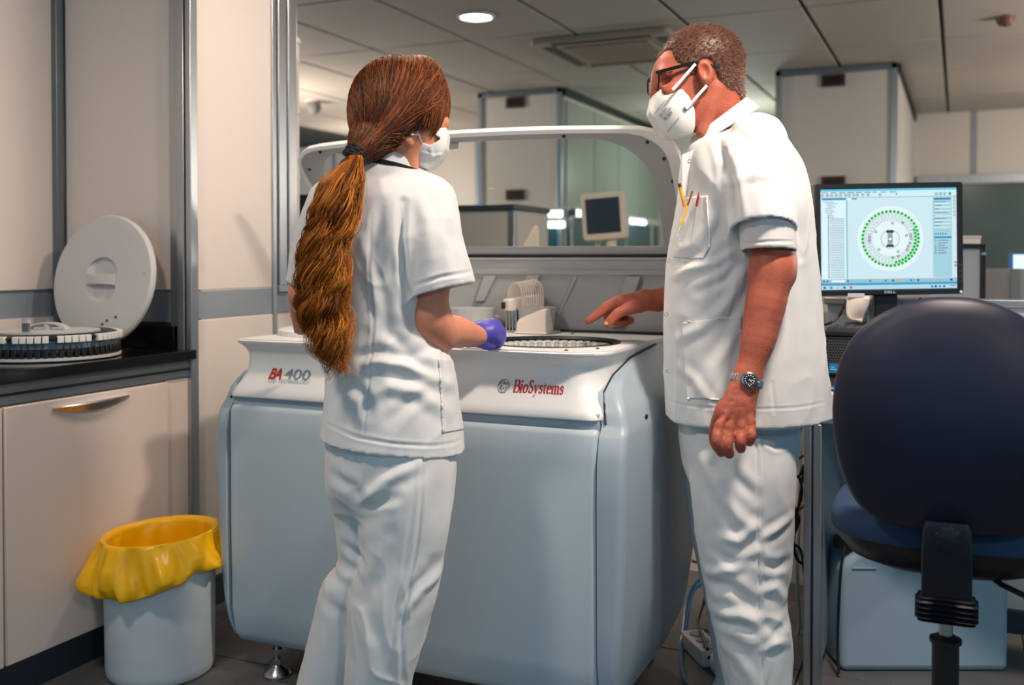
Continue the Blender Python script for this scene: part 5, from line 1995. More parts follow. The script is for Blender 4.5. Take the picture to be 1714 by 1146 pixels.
def laplace(V, Fq, it, lam=0.5):
    n = len(V)
    for _ in range(it):
        acc = np.zeros_like(V)
        cnt = np.zeros(n)
        for a, b in ((0, 1), (1, 2), (2, 3), (3, 0)):
            for p, q in ((a, b), (b, a)):
                for c in range(3):
                    acc[:, c] += np.bincount(Fq[:, p], V[Fq[:, q], c], n)
                cnt += np.bincount(Fq[:, p], minlength=n)
        V = V + lam * (acc / np.maximum(cnt, 1)[:, None] - V)
    return V


def vnormals(V, Fq):
    a = V[Fq[:, 2]] - V[Fq[:, 0]]
    b = V[Fq[:, 3]] - V[Fq[:, 1]]
    fn = np.cross(a, b)
    N = np.zeros_like(V)
    for i in range(4):
        for c in range(3):
            N[:, c] += np.bincount(Fq[:, i], fn[:, c], len(V))
    return N / (np.linalg.norm(N, axis=1, keepdims=True) + 1e-12)


def np_obj(name, V, Fq, m, parent=None, origin=(0, 0, 0), smooth=True, cols=None):
    me = bpy.data.meshes.new(name)
    V = np.asarray(V, float) - np.array(origin)
    k = Fq.shape[1]
    me.vertices.add(len(V))
    me.vertices.foreach_set('co', V.astype(np.float32).ravel())
    me.loops.add(Fq.size)
    me.loops.foreach_set('vertex_index', Fq.astype(np.int32).ravel())
    me.polygons.add(len(Fq))
    me.polygons.foreach_set('loop_start', np.arange(0, Fq.size, k, dtype=np.int32))
    me.polygons.foreach_set('loop_total', np.full(len(Fq), k, dtype=np.int32))
    me.update(calc_edges=True)
    me.validate()
    me.polygons.foreach_set('use_smooth', np.full(len(me.polygons), smooth))
    me.materials.append(m)
    if cols is not None:
        at = me.color_attributes.new('col', 'FLOAT_COLOR', 'POINT')
        data = np.ones((len(V), 4), dtype=np.float32)
        data[:, :3] = cols
        at.data.foreach_set('color', data.ravel())
    o = bpy.data.objects.new(name, me)
    return link(o, parent)


def strands(paths, radii, n=4):
    """many tapered tubes: paths (S, T, 3), radii (S, T) -> V, F"""
    S_, T_, _ = paths.shape
    tan = np.gradient(paths, axis=1)
    tan /= np.linalg.norm(tan, axis=2, keepdims=True) + 1e-9
    ref = np.where(np.abs(tan[..., 1:2]) < 0.9, np.array([0, 1.0, 0]), np.array([1.0, 0, 0]))
    u = np.cross(tan, ref)
    u /= np.linalg.norm(u, axis=2, keepdims=True) + 1e-9
    w = np.cross(tan, u)
    ang = np.arange(n) * 2 * PI / n
    V = paths[:, :, None, :] + radii[:, :, None, None] * (u[:, :, None, :] * np.cos(ang)[None, None, :, None] + w[:, :, None, :] * np.sin(ang)[None, None, :, None])
    idx = np.arange(S_ * T_ * n).reshape(S_, T_, n)
    a = idx[:, :-1, :]
    b = np.roll(a, -1, axis=2)
    c = np.roll(idx[:, 1:, :], -1, axis=2)
    d = idx[:, 1:, :]
    F = np.stack([a, b, c, d], -1).reshape(-1, 4)
    return V.reshape(-1, 3), F


def fold_disp(V, N, folds, side=None):
    """folds: (points list of camera-plan 3-D, amplitude, width); ridges (+) and valleys (-) pressed into a cloth surface"""
    D = np.zeros(len(V))
    for pts, amp, wd in folds:
        pts = np.array(pts, float)
        best = np.full(len(V), 1e9)
        tt = np.zeros(len(V))
        n = len(pts) - 1
        for i in range(n):
            a, b = pts[i], pts[i + 1]
            # distance in the wearer's front plane (x, z), limited to that side of the cloth
            ab = (b - a)[[0, 2]]
            q = V[:, [0, 2]] - a[[0, 2]]
            t = np.clip((q @ ab) / (ab @ ab + 1e-12), 0, 1)
            d = np.linalg.norm(q - t[:, None] * ab, axis=1)
            m = d < best
            best[m] = d[m]
            tt[m] = (i + t[m]) / n
        facing = np.clip((-N[:, 1] + 0.1) / 0.5, 0, 1) if side is None else np.clip((side * N[:, 0] + 0.2) / 0.5, 0, 1)
        env = np.sin(PI * np.clip(tt * 0.9 + 0.05, 0, 1)) ** 0.6
        D += amp * facing * env * (np.exp(-(best / wd) ** 2) - 0.45 * np.exp(-((best - 1.9 * wd) / wd) ** 2))
    return D

# ================================================================== cloth, skin and hair materials
CLOTH = mat('white_cotton', (225, 225, 224), 0.85, var=0.012, scale=20, bump=0.25, bscale=900, spec=0.2, sheen=0.15)
CLOTH2 = mat('white_cotton_shirt', (214, 212, 210), 0.85, bump=0.2, bscale=700, spec=0.2)
SKINW = mat('fair_skin', (214, 142, 112), 0.5, var=0.07, scale=26, bump=0.15, bscale=260, sss=0.25)
SKINM = mat('tanned_skin', (172, 92, 70), 0.48, var=0.13, scale=34, bump=0.35, bscale=240, sss=0.2)
NAIL = mat('nail', (216, 150, 128), 0.3)
MASKM = mat('mask_white', (236, 234, 230), 0.75, bump=0.15, bscale=600)
GLOVE = mat('violet_glove', (84, 74, 178), 0.42, var=0.06, scale=30, bump=0.2, bscale=300)
HAIRW = mat('auburn_hair', (150, 80, 30), 0.5, attr=True, spec=0.35)
HAIRM = mat('greying_brown_hair', (90, 62, 50), 0.5, attr=True)
RUBBER = mat('black_elastic', (14, 15, 18), 0.7)


def poly_sdf(poly, X, Z):
    """signed distance to a polygon in the (x, z) plane"""
    poly = np.array(poly, float)
    X, Z = np.broadcast_arrays(X, Z)
    best = np.full(X.shape, 1e9)
    inside = np.zeros(X.shape, bool)
    n = len(poly)
    for i in range(n):
        a, b = poly[i], poly[(i + 1) % n]
        e = b - a
        t = np.clip(((X - a[0]) * e[0] + (Z - a[1]) * e[1]) / (e @ e + 1e-12), 0, 1)
        d = np.hypot(X - a[0] - t * e[0], Z - a[1] - t * e[1])
        best = np.minimum(best, d)
        c = ((a[1] <= Z) != (b[1] <= Z)) & (X < (b[0] - a[0]) * (Z - a[1]) / (b[1] - a[1] + 1e-12) + a[0])
        inside ^= c
    return np.where(inside, -best, best)


def to_xz(px_poly, d):
    out = []
    for px, py in px_poly:
        p = P(px, py, d)
        out.append((p[0], p[2]))
    return out


def cut_poly(S_, px_poly, d, r=0.0):
    q = to_xz(px_poly, d)
    S_.field(lambda X, Y, Z: np.broadcast_to((poly_sdf(q, X[:, 0, :], Z[:, 0, :]) - r)[:, None, :], S_.F.shape), 'int')


def px_rows(rows, dc, rot=0.0):
    """(row, left px, right px, half depth[, depth]) -> loft rows whose outline matches at depth dc"""
    out = []
    c, s = math.cos(rot), math.sin(rot)
    for r in rows:
        y, xl, xr, b = r[:4]
        d = r[4] if len(r) > 4 else dc
        pl, pr = P(xl, y, d), P(xr, y, d)
        w = 0.5 * (pr[0] - pl[0])
        a = math.sqrt(max(w * w - (b * s) ** 2, 0.0004)) / c
        out.append((pl[2], 0.5 * (pl[0] + pr[0]), d, a, b))
    return out


def pts(l, d):
    return [P(q[0], q[1], q[2] if len(q) > 2 else d) for q in l]


def cloth(V, Fq, folds, amp=0.0025, seed=1, fine=0.0008, extra=None, stretch=(1, 1, 0.55)):
    N = vnormals(V, Fq)
    Q = V * np.array(stretch)
    n1 = vnoise(Q, 9.0, seed)
    n2 = vnoise(Q + 0.05 * n1[:, None], 17.0, seed + 1)
    rid = 1 - np.abs(n2) * 2
    D = amp * (0.8 * n1 + 0.55 * rid * rid * np.sign(rid)) + fine * vnoise(Q, 45.0, seed + 2)
    D = D + fold_disp(V, N, folds)
    if extra is not None:
        D = D + extra(V, N)
    return V + N * D[:, None]


def pocket(name, V, Fq, px_poly, d, m, parent, origin, off=0.0022, facing=-0.1, h=0.0035):
    """a patch of cloth lying on the garment: the garment's own faces inside the outline, lifted and closed"""
    N = vnormals(V, Fq)
    q = np.array(to_xz(px_poly, d))
    # true sight-line scale so that the outline lands where it is seen
    s = d / V[:, 1]
    X, Z = V[:, 0] * s, (V[:, 2] - CAMH) * s + CAMH
    sd = poly_sdf(q, X, Z)
    ok = (sd < h * 1.1) & (N[:, 1] < facing) & (V[:, 1] < d + 0.13)
    fm = ok[Fq].all(1)
    F2 = Fq[fm]
    if len(F2) == 0:
        return None
    lab_ = np.arange(len(V))
    for _ in range(400):
        mn = lab_[F2].min(1)
        new = lab_.copy()
        for c in range(4):
            np.minimum.at(new, F2[:, c], mn)
        if (new == lab_).all():
            break
        lab_ = new
    ids, cnt = np.unique(lab_[F2[:, 0]], return_counts=True)
    F2 = F2[lab_[F2[:, 0]] == ids[cnt.argmax()]]
    used, inv = np.unique(F2, return_inverse=True)
    F2 = inv.reshape(-1, 4)
    P_ = V[used].copy()
    X, Z, sc, sd, n_ = X[used], Z[used], s[used], sd[used], N[used]
    # snap the rim onto the outline
    for i in np.where(sd > -0.05 * h)[0]:
        best = None
        for k in range(len(q)):
            a, b = q[k], q[(k + 1) % len(q)]
            e = b - a
            t = np.clip(((X[i] - a[0]) * e[0] + (Z[i] - a[1]) * e[1]) / (e @ e), 0, 1)
            c = a + t * e
            dd = math.hypot(c[0] - X[i], c[1] - Z[i])
            if best is None or dd < best[0]:
                best = (dd, c)
        P_[i, 0] = best[1][0] / sc[i]
        P_[i, 2] = (best[1][1] - CAMH) / sc[i] + CAMH
    P_ = P_ + n_ * off
    o = np_obj(name, P_, F2, m, parent, origin)
    sm = o.modifiers.new('thick', 'SOLIDIFY')
    sm.thickness = off + 0.001
    sm.offset = -1
    return o


def local(V, o):
    return np.asarray(V, float) - o


def ribbon(pl, w_dirs, w, th=0.001):
    """flat band along points; w_dirs = width direction(s)"""
    m = MB()
    rings = []
    for i, p in enumerate(pl):
        p = Vector(p)
        wd = Vector(w_dirs[i] if isinstance(w_dirs, list) else w_dirs).normalized()
        t = (Vector(pl[min(i + 1, len(pl) - 1)]) - Vector(pl[max(i - 1, 0)])).normalized()
        nn = t.cross(wd).normalized() * th
        rings.append([tuple(p + wd * w * 0.5 + nn), tuple(p - wd * w * 0.5 + nn), tuple(p - wd * w * 0.5 - nn), tuple(p + wd * w * 0.5 - nn)])
    m.loft(rings)
    return m


# ================================================================== woman
DW = 2.30
wo = P(640, 900, DW)
wo[2] = 0.0
W0 = W(wo)
woman = thing('person', 'woman with long red ponytail in white tunic and trousers, seen from behind, violet glove', 'person', W0, TH)
ROTW = -math.radians(24)


def Q(px, py, d=DW):
    return P(px, py, d)


fw = np.array([0.86, 0.50, -0.06])
fw /= np.linalg.norm(fw)
lw = np.array([0.50, -0.86, 0.0])
lw -= fw * (lw @ fw)
lw /= np.linalg.norm(lw)
uw = np.cross(lw, fw)
uw = uw if uw[2] > 0 else -uw
AXW = [fw, lw, uw]

# ---- body: one continuous skin
B = SDF(Q(470, 700) * 0 + np.array([-0.56, 2.05, 0.0]), np.array([0.06, 2.72, 1.67]), 0.0036)
B.ell(Q(666, 176, 2.27), (0.098, 0.076, 0.106), AXW, 0)
B.ell(Q(699, 214, 2.295), (0.066, 0.060, 0.084), AXW, 0.03)
B.cap(Q(703, 238, 2.30), Q(719, 258, 2.32), 0.045, 0.028, 0.03)
B.ell(Q(730, 208, 2.32), (0.020, 0.05, 0.015), AXW, 0.02)
B.cap(Q(736, 212, 2.335), Q(742, 228, 2.34), 0.009, 0.010, 0.012)
B.chain([Q(664, 228, 2.275), Q(660, 262, 2.28), Q(652, 310, 2.29)], [0.055, 0.053, 0.066], 0.03)
B.cap(Q(688, 238, 2.25), Q(690, 285, 2.25), 0.012, 0.012, 0.02)
e0 = Q(684, 221, 2.215)
B.ell(e0, (0.017, 0.007, 0.028), AXW, 0.004)
B.ell(e0 + np.array([0, 0, -0.022]) + fw * 0.004, (0.009, 0.007, 0.011), AXW, 0.006)
B.ell(e0 + lw * 0.006 + uw * 0.004, (0.009, 0.004, 0.016), AXW, 0.003, 'sub')
# trunk inside the clothes
B.loft(px_rows([(300, 585, 715, 0.07), (350, 560, 722, 0.085), (430, 566, 712, 0.085), (520, 574, 704, 0.08), (600, 572, 722, 0.09), (690, 572, 735, 0.10), (770, 580, 735, 0.10)], DW, ROTW), 2.2, 0.03)
B.chain([Q(690, 740, 2.27), Q(672, 900, 2.27), Q(640, 1080, 2.27), Q(632, 1285, 2.29)], [0.075, 0.055, 0.045, 0.035], 0.03)
B.chain([Q(600, 740, 2.34), Q(605, 900, 2.35), Q(565, 1080, 2.37), Q(545, 1270, 2.40)], [0.07, 0.05, 0.042, 0.033], 0.03)
B.cap(Q(632, 1280, 2.27), Q(645, 1278, 2.45), 0.035, 0.03, 0.03)
B.cap(Q(545, 1262, 2.38), Q(560, 1262, 2.55), 0.035, 0.03, 0.03)
# arm that reaches to the analyser
B.chain([Q(708, 352, 2.265), Q(724, 440, 2.245), Q(721, 500, 2.245), Q(722, 536, 2.25)], [0.04, 0.041, 0.0395, 0.042], 0.02)
B.chain([Q(722, 536, 2.25), Q(735, 552, 2.27), Q(762, 555, 2.35), Q(800, 562, 2.46)], [0.040, 0.040, 0.037, 0.024], 0.02)
B.cap(Q(716, 560, 2.25), Q(738, 572, 2.28), 0.018, 0.02, 0.03)
hand_w = [(Q(800, 562, 2.46), 0.024)]
B.ell(Q(812, 560, 2.485), (0.026, 0.020, 0.018), None, 0.010)
# other arm, seen past the hair
B.chain([Q(552, 345, 2.38), Q(524, 440, 2.42), Q(512, 492, 2.44)], [0.048, 0.042, 0.038], 0.02)
B.chain([Q(512, 492, 2.44), Q(508, 515, 2.49), Q(506, 545, 2.57)], [0.038, 0.033, 0.022], 0.02)
hp = Q(507, 548, 2.60)
B.ell(hp, (0.036, 0.044, 0.016), None, 0.012)
for k in range(4):
    a = hp + np.array([-0.026 + 0.017 * k, 0.035, 0.0])
    B.chain([a, a + np.array([0.0, 0.03, -0.004]), a + np.array([0.0, 0.05, -0.02])], [0.0085, 0.008, 0.007], 0.003)
B.chain([hp + np.array([0.03, 0.0, 0]), hp + np.array([0.045, 0.025, -0.005]), hp + np.array([0.045, 0.045, -0.012])], [0.011, 0.009, 0.008], 0.004)
V, F_ = B.mesh(1)
np_obj('body', V, F_, SKINW, woman, wo)
for s in (1, -1):
    ec = Q(733, 213, 2.325) + lw * 0.03 * s - fw * 0.004
    eb = MB().ball(tuple(ec - wo), 0.0115, 14, 10).build('eye', mat('eye_white', (232, 228, 222), 0.2), woman)
    MB().ball(tuple(ec - wo + fw * 0.0075), 0.0055, 10, 8).build('iris', mat('iris_brown', (70, 52, 40), 0.2), eb)

def QG(px, py, d):
    return Q(px - 6, py - 1, d)


# ---- violet glove on the reaching hand
G = SDF((-0.16, 2.38, 0.92), (0.06, 2.68, 1.13), 0.0026)
G.chain([QG(788, 561, 2.435), QG(803, 562, 2.47)], [0.0315, 0.029], 0.01)
G.ell(QG(820, 556, 2.50), (0.040, 0.040, 0.031), [(0.75, 0.65, 0.08), (-0.65, 0.75, 0), (-0.06, -0.05, 1)], 0.015)
kn = [QG(834, 543, 2.525), QG(839, 550, 2.52), QG(841, 558, 2.512), QG(838, 567, 2.50)]
md = [QG(840, 552, 2.555), QG(845, 560, 2.55), QG(845, 567, 2.54), QG(841, 574, 2.525)]
tp = [QG(828, 566, 2.565), QG(833, 571, 2.56), QG(832, 575, 2.55), QG(829, 578, 2.535)]
for a, b_, c in zip(kn, md, tp):
    G.chain([QG(815, 556, 2.50) * 0.3 + a * 0.7, a, b_, c], [0.014, 0.0125, 0.0115, 0.0105], 0.004)
G.chain([QG(805, 570, 2.46), QG(818, 577, 2.48), QG(830, 579, 2.50)], [0.013, 0.011, 0.009], 0.006)
G.plane(QG(789, 561, 2.437), (-0.62, -0.76, 0.02))
G.cap(QG(780, 561, 2.42), QG(793, 561, 2.447), 0.0285, 0.027, 0.0, 'sub')
V, F_ = G.mesh(1)
V = cloth(V, F_, [], 0.0012, 5, 0.0006)
np_obj('glove', V, F_, GLOVE, woman, wo)
cr = []
c0 = QG(789, 561, 2.437)
ax = np.array([0.62, 0.76, -0.02])
s1 = np.array([0.76, -0.62, 0])
s2 = np.cross(ax, s1)
MB().tube([tuple(c0 + (s1 * math.cos(a) + s2 * math.sin(a)) * 0.0312 - wo) for a in np.linspace(0, 2 * PI, 28, endpoint=False)], 0.0018, 6, closed=True).build('glove_cuff', GLOVE, woman)

# ---- tunic
T_ = SDF((-0.56, 2.02, 0.68), (0.06, 2.62, 1.45), 0.0034)
T_.loft(px_rows([(266, 618, 690, 0.055, 2.28), (284, 596, 708, 0.08, 2.29), (305, 568, 730, 0.10), (340, 548, 742, 0.118), (400, 545, 728, 0.125), (470, 550, 716, 0.122), (540, 553, 720, 0.12), (600, 549, 752, 0.13), (660, 547, 764, 0.14), (720, 539, 771, 0.148), (800, 530, 780, 0.155)], DW, ROTW), 2.3, 0.0)


def sleeve(S_, chain_pts, rs, cutp, cutn, wall=0.004, depth=0.06, k=0.03):
    """a hollow sleeve: outer tube cut at the cuff, bored out from below"""
    lo = np.min(np.array(chain_pts), 0) - 0.16
    hi = np.max(np.array(chain_pts), 0) + 0.16
    sl, X, Y, Z = S_._sl(lo, hi)
    keep = S_.F.copy()
    S_.F = np.full_like(S_.F, 1.0)
    S_.chain(chain_pts, rs, 0.01)
    n = np.array(cutn, float) / np.linalg.norm(cutn)
    d = S_.F[sl]
    pl = ((X - cutp[0]) * n[0] + (Y - cutp[1]) * n[1] + (Z - cutp[2]) * n[2]).astype(np.float32)
    outer = np.maximum(d, pl)
    inner = np.maximum(d + wall, -(pl + depth))
    hollow = np.maximum(outer, -inner)
    S_.F = keep
    F = S_.F[sl]
    hh = np.maximum(k - np.abs(F - hollow), 0) / k
    S_.F[sl] = np.minimum(F, hollow) - hh * hh * k * 0.25


cn = np.array([0.255, -0.05, -0.967])
sleeve(T_, [Q(716, 338, 2.27), Q(722, 400, 2.24), Q(737, 470, 2.235), Q(742, 520, 2.235)], [0.064, 0.067, 0.072, 0.075], Q(739, 485, 2.235), cn, 0.0085, 0.05)
sleeve(T_, [Q(556, 338, 2.36), Q(532, 400, 2.41), Q(518, 470, 2.44), Q(512, 500, 2.44)], [0.056, 0.055, 0.053, 0.053], Q(517, 478, 2.44), (-0.25, 0.1, -0.96), 0.0085, 0.05)
# hem
h0, h1 = Q(533, 724, 2.32), Q(778, 760, 2.26)
hd = h1 - h0
hn = np.cross(hd, np.array([0.1, 1.0, 0.0]))
hn = hn if hn[2] < 0 else -hn
T_.plane(h0, hn)
T_.loft([(r[0], r[1], r[2], r[3] - 0.006, r[4] - 0.006) for r in px_rows([(690, 544, 767, 0.144), (720, 539, 771, 0.148), (800, 530, 780, 0.155), (840, 526, 784, 0.158)], DW, ROTW)], 2.3, 0.0, 'sub', 0)
V, F_ = T_.mesh(1)
dn = 2.18
foldsW = [
    (pts([(757, 652), (715, 628), (672, 610), (628, 604), (600, 610)], dn), 0.0075, 0.011),
    (pts([(600, 598), (645, 586), (690, 600), (735, 640)], dn), -0.0065, 0.012),
    (pts([(565, 640), (610, 618), (640, 590), (665, 560)], dn), 0.006, 0.012),
    (pts([(605, 670), (650, 645), (700, 655), (748, 694)], dn), 0.0065, 0.013),
    (pts([(620, 690), (610, 660), (585, 640)], dn), -0.005, 0.012),
    (pts([(700, 575), (680, 560), (664, 520), (660, 470)], dn), 0.006, 0.012),
    (pts([(716, 590), (690, 590), (650, 560), (630, 520)], dn), -0.0055, 0.012),
    (pts([(662, 345), (655, 395), (648, 450)], dn), 0.004, 0.011),
    (pts([(640, 340), (630, 390), (612, 440)], dn), -0.004, 0.011),
    (pts([(608, 400), (622, 470), (635, 540)], dn), 0.004, 0.010),
    (pts([(674, 338), (671, 400), (676, 470), (684, 500)], dn), -0.010, 0.008),
    (pts([(700, 330), (715, 370), (724, 430)], dn), 0.004, 0.014),
    (pts([(752, 380), (758, 420), (770, 460)], dn), -0.003, 0.010),
    (pts([(695, 478), (740, 463), (783, 456)], dn), -0.0028, 0.004),
    (pts([(545, 712), (600, 728), (660, 738), (720, 745), (776, 748)], dn), -0.0022, 0.0035),
    (pts([(730, 520), (736, 600), (745, 700), (748, 752)], dn), -0.002, 0.0035),
    (pts([(622, 360), (618, 450), (625, 540), (618, 640), (612, 725)], dn), -0.0018, 0.003),
    (pts([(575, 690), (590, 650), (600, 610)], dn), 0.004, 0.014),
    (pts([(655, 700), (690, 670), (720, 660)], dn), -0.004, 0.012),
]
V = cloth(V, F_, foldsW, 0.0040, 3, 0.0007)
np_obj('tunic', V, F_, CLOTH, woman, wo)
pocket('pocket', V, F_, [(735, 600), (757, 602), (775, 718), (742, 724), (739, 660)], 2.26, CLOTH, woman, wo, facing=0.35)
# stand collar and the dark lanyard under it
m = MB()
rings = []
nC = 40
cc0, cc1 = Q(655, 268, 2.285), Q(650, 292, 2.29)
for (c, ra, rb_, dz, in_) in ((cc1, 0.084, 0.078, 0.0, 0), (cc0 + np.array([0, 0, 0.004]), 0.067, 0.064, 0, 0), (cc0 + np.array([0, 0, 0.003]), 0.063, 0.060, 0, 1), (cc1, 0.078, 0.073, 0.0, 1)):
    ring = []
    for j in range(nC):
        a = 2 * PI * j / nC
        dv = np.array([math.cos(a) * ra, math.sin(a) * rb_, 0])
        p = c + dv
        p = p + np.array([0, 0, -0.24 * (dv @ fw) + 0.004])
        ring.append(tuple(p - wo))
    rings.append(ring)
m.loft(rings, cap=False).build('collar', CLOTH, woman, angle=60)
lan = []
for j in range(30):
    a = PI + 2.15 * PI * 0.5 * j / 29 - 0.25
    dv = np.array([math.cos(a) * 0.083, math.sin(a) * 0.077, 0])
    p = cc1 * 0.62 + cc0 * 0.38 + dv + np.array([0, 0, -0.24 * (dv @ fw) - 0.001])
    lan.append(tuple(p - wo))
ribbon(lan, (0, 0, 1), 0.011, 0.0012).build('lanyard', RUBBER, woman)

# ---- trousers
R_ = SDF((-0.56, 2.02, 0.02), (0.06, 2.62, 0.84), 0.0040)
R_.loft(px_rows([(690, 553, 762, 0.125), (740, 550, 762, 0.135), (800, 552, 758, 0.13), (850, 568, 745, 0.10)], DW, ROTW), 2.2, 0)
R_.loft(px_rows([(745, 640, 758, 0.10, 2.27), (800, 607, 757, 0.112, 2.265), (867, 603, 754, 0.105, 2.26), (938, 604, 742, 0.098, 2.26), (995, 586, 731, 0.098, 2.26), (1040, 582, 718, 0.095, 2.26), (1095, 580, 703, 0.093, 2.265), (1146, 578, 689, 0.09, 2.27), (1220, 580, 682, 0.088, 2.28), (1290, 584, 678, 0.088, 2.29)], 2.26), 2.2, 0.022)
R_.loft(px_rows([(745, 549, 640, 0.10, 2.33), (800, 549, 640, 0.10, 2.335), (867, 564, 645, 0.09, 2.34), (935, 569, 648, 0.085, 2.35), (972, 543, 630, 0.09, 2.355), (1030, 527, 617, 0.09, 2.36), (1097, 511, 607, 0.09, 2.37), (1146, 498, 600, 0.09, 2.38), (1220, 488, 596, 0.09, 2.39), (1270, 486, 596, 0.09, 2.40)], 2.35), 2.2, 0.012)
V, F_ = R_.mesh(2)
foldsT = [
    (pts([(606, 838), (650, 800), (700, 775)], dn), 0.007, 0.012),
    (pts([(610, 850), (640, 835), (668, 826)], dn), -0.006, 0.010),
    (pts([(556, 800), (590, 815), (607, 838)], dn), -0.006, 0.012),
    (pts([(570, 930), (590, 945), (606, 950)], dn), -0.007, 0.010),
    (pts([(545, 975), (575, 985), (592, 990)], dn), 0.005, 0.012),
    (pts([(604, 880), (640, 850), (660, 800)], dn), -0.005, 0.016),
    (pts([(606, 980), (625, 950), (640, 900)], dn), 0.006, 0.016),
    (pts([(735, 965), (705, 985), (680, 1020)], dn), 0.006, 0.010),
    (pts([(725, 940), (700, 985)], dn), -0.005, 0.012),
    (pts([(600, 1030), (620, 1080), (625, 1140)], dn), 0.005, 0.016),
    (pts([(704, 768), (700, 830), (692, 900), (676, 990), (664, 1060), (664, 1146)], dn), 0.0035, 0.0045),
    (pts([(712, 768), (708, 830), (700, 900), (684, 990), (672, 1060), (672, 1146)], dn), -0.0025, 0.004),
    (pts([(530, 1030), (560, 1050), (580, 1110)], dn), -0.005, 0.014),
    (pts([(744, 780), (748, 850), (735, 930)], dn), 0.004, 0.014),
]
V = cloth(V, F_, foldsT, 0.0045, 8, 0.0006)
np_obj('trousers', V, F_, CLOTH, woman, wo)
for c, d2 in ((Q(632, 1285, 2.27), 0.20), (Q(545, 1264, 2.38), 0.20)):
    sh = SDF((c[0] - 0.09, c[1] - 0.12, 0), (c[0] + 0.11, c[1] + 0.3, 0.12), 0.005)
    sh.cap((c[0], c[1] - 0.02, 0.045), (c[0] + 0.03, c[1] + d2, 0.035), 0.046, 0.042, 0)
    sh.plane((0, 0, 0.006), (0, 0, -1))
    v, f = sh.mesh(1)
    np_obj('shoe', v, f, MASKM, woman, wo)

# ---- surgical mask with ear loops
MK = SDF((-0.26, 2.18, 1.36), (-0.08, 2.48, 1.50), 0.0022)
MK.ell(Q(714, 245, 2.305), (0.068, 0.067, 0.066), AXW, 0)
MK.cap(Q(730, 226, 2.325), Q(747, 232, 2.345), 0.022, 0.014, 0.02)
MK.cap(Q(735, 258, 2.33), Q(720, 270, 2.32), 0.03, 0.026, 0.02)
cut_poly(MK, [(708, 242), (722, 247), (733, 241), (740, 235), (730, 229), (728, 219), (747, 212), (750, 224), (748, 250), (737, 268), (717, 284), (697, 281), (703, 262)], 2.29, 0.0005)
V, F_ = MK.mesh(1)
V = cloth(V, F_, [(pts([(706, 256), (725, 262), (741, 258)], 2.26), 0.0016, 0.003), (pts([(705, 266), (722, 271), (735, 266)], 2.26), -0.0014, 0.003), (pts([(722, 248), (724, 262), (716, 280)], 2.26), 0.0015, 0.004)], 0.0008, 4, 0.0003)
mko = np_obj('face_mask', V, F_, MASKM, woman, wo)
for a, b_ in (((709, 246, 2.245), (691, 207, 2.21)), ((729, 225, 2.285), (688, 225, 2.205))):
    p0, p1 = Q(*a), Q(*b_)
    mid = (p0 + p1) / 2 + lw * 0.003
    MB().tube([tuple(p - wo) for p in (p0, mid, p1)], 0.0019, 8).build('ear_loop', MASKM, mko)

# ---- hair: a smooth mass with strands laid over it, gathered at the tie
TIE = Q(598, 256, 2.185)
H = SDF((-0.42, 2.08, 1.38), (-0.10, 2.46, 1.70), 0.0034)
H.ell(Q(667, 174, 2.27), (0.108, 0.088, 0.106), AXW, 0)
H.chain([Q(648, 196, 2.25), Q(628, 224, 2.225), TIE], [0.078, 0.050, 0.016], 0.03)
H.chain([Q(662, 194, 2.225), Q(636, 223, 2.21), TIE], [0.040, 0.030, 0.014], 0.02)
H.chain([Q(704, 130, 2.29), Q(718, 156, 2.30), Q(727, 182, 2.305), Q(722, 206, 2.28)], [0.046, 0.040, 0.029, 0.012], 0.02)
H.chain([Q(722, 150, 2.32), Q(734, 180, 2.325), Q(737, 201, 2.315)], [0.030, 0.020, 0.009], 0.015)
H.chain([Q(706, 160, 2.24), Q(712, 190, 2.235), Q(708, 212, 2.24)], [0.035, 0.025, 0.009], 0.02)
# leave the face and the ear free
H.ell(Q(714, 246, 2.28), (0.082, 0.085, 0.043), AXW, 0.008, 'sub')
V, F_ = H.mesh(1)
V = V + vnormals(V, F_) * (0.0022 * vnoise(V * np.array([1, 1, 0.4]), 60, 2))[:, None]
dk = np.array(lin((64, 30, 12)))
hair = np_obj('hair', V, F_, HAIRW, woman, wo, cols=np.tile(dk, (len(V), 1)))


def bez(a, b, c, n):
    t = np.linspace(0, 1, n)[None, :, None]
    return (1 - t) ** 2 * a[:, None] + 2 * t * (1 - t) * b[:, None] + t * t * c[:, None]


def strand_cols(S_, T2, base, spread, n, tipcol=None, dark=0.35):
    k = rng.random(S_)
    c0, c1, c2 = [np.array(lin(c)) for c in base]
    col = np.where(k[:, None] < 0.5, c0 + (c1 - c0) * (k[:, None] * 2), c1 + (c2 - c1) * (k[:, None] * 2 - 1))
    col = col * (1 + spread * (rng.random((S_, 1)) - 0.5))
    return np.repeat(col[:, None, :], T2 * n, 1).reshape(-1, 3)


ns, nt_ = 3200, 18
top = pts([(741, 150, 2.325), (728, 118, 2.31), (700, 101, 2.29), (668, 95, 2.28), (634, 104, 2.26), (606, 132, 2.24), (594, 165, 2.23)], DW)
tt = rng.random(ns)
base_ = np.stack([np.interp(tt, np.linspace(0, 1, 7), [p[i] for p in top]) for i in range(3)], 1)
side_ = rng.uniform(-0.085, 0.10, ns)
start = base_ + lw[None] * side_[:, None] - np.array([0, 0, 1.0])[None] * (np.abs(side_) ** 2 * 6)[:, None]
ctrl = np.array([Q(690, 190, 2.2)])[0][None] * (1 - tt)[:, None] + np.array(Q(615, 200, 2.19))[None] * tt[:, None] + lw[None] * (side_ * 0.9)[:, None] + rng.normal(0, 0.008, (ns, 3))
end = TIE[None] + rng.normal(0, 0.006, (ns, 3))
pth = bez(start, ctrl, end, nt_)
off = rng.uniform(0.0, 0.0045, ns)
fl = H.project(pth.reshape(-1, 3), 0.0, 6).reshape(ns, nt_, 3)
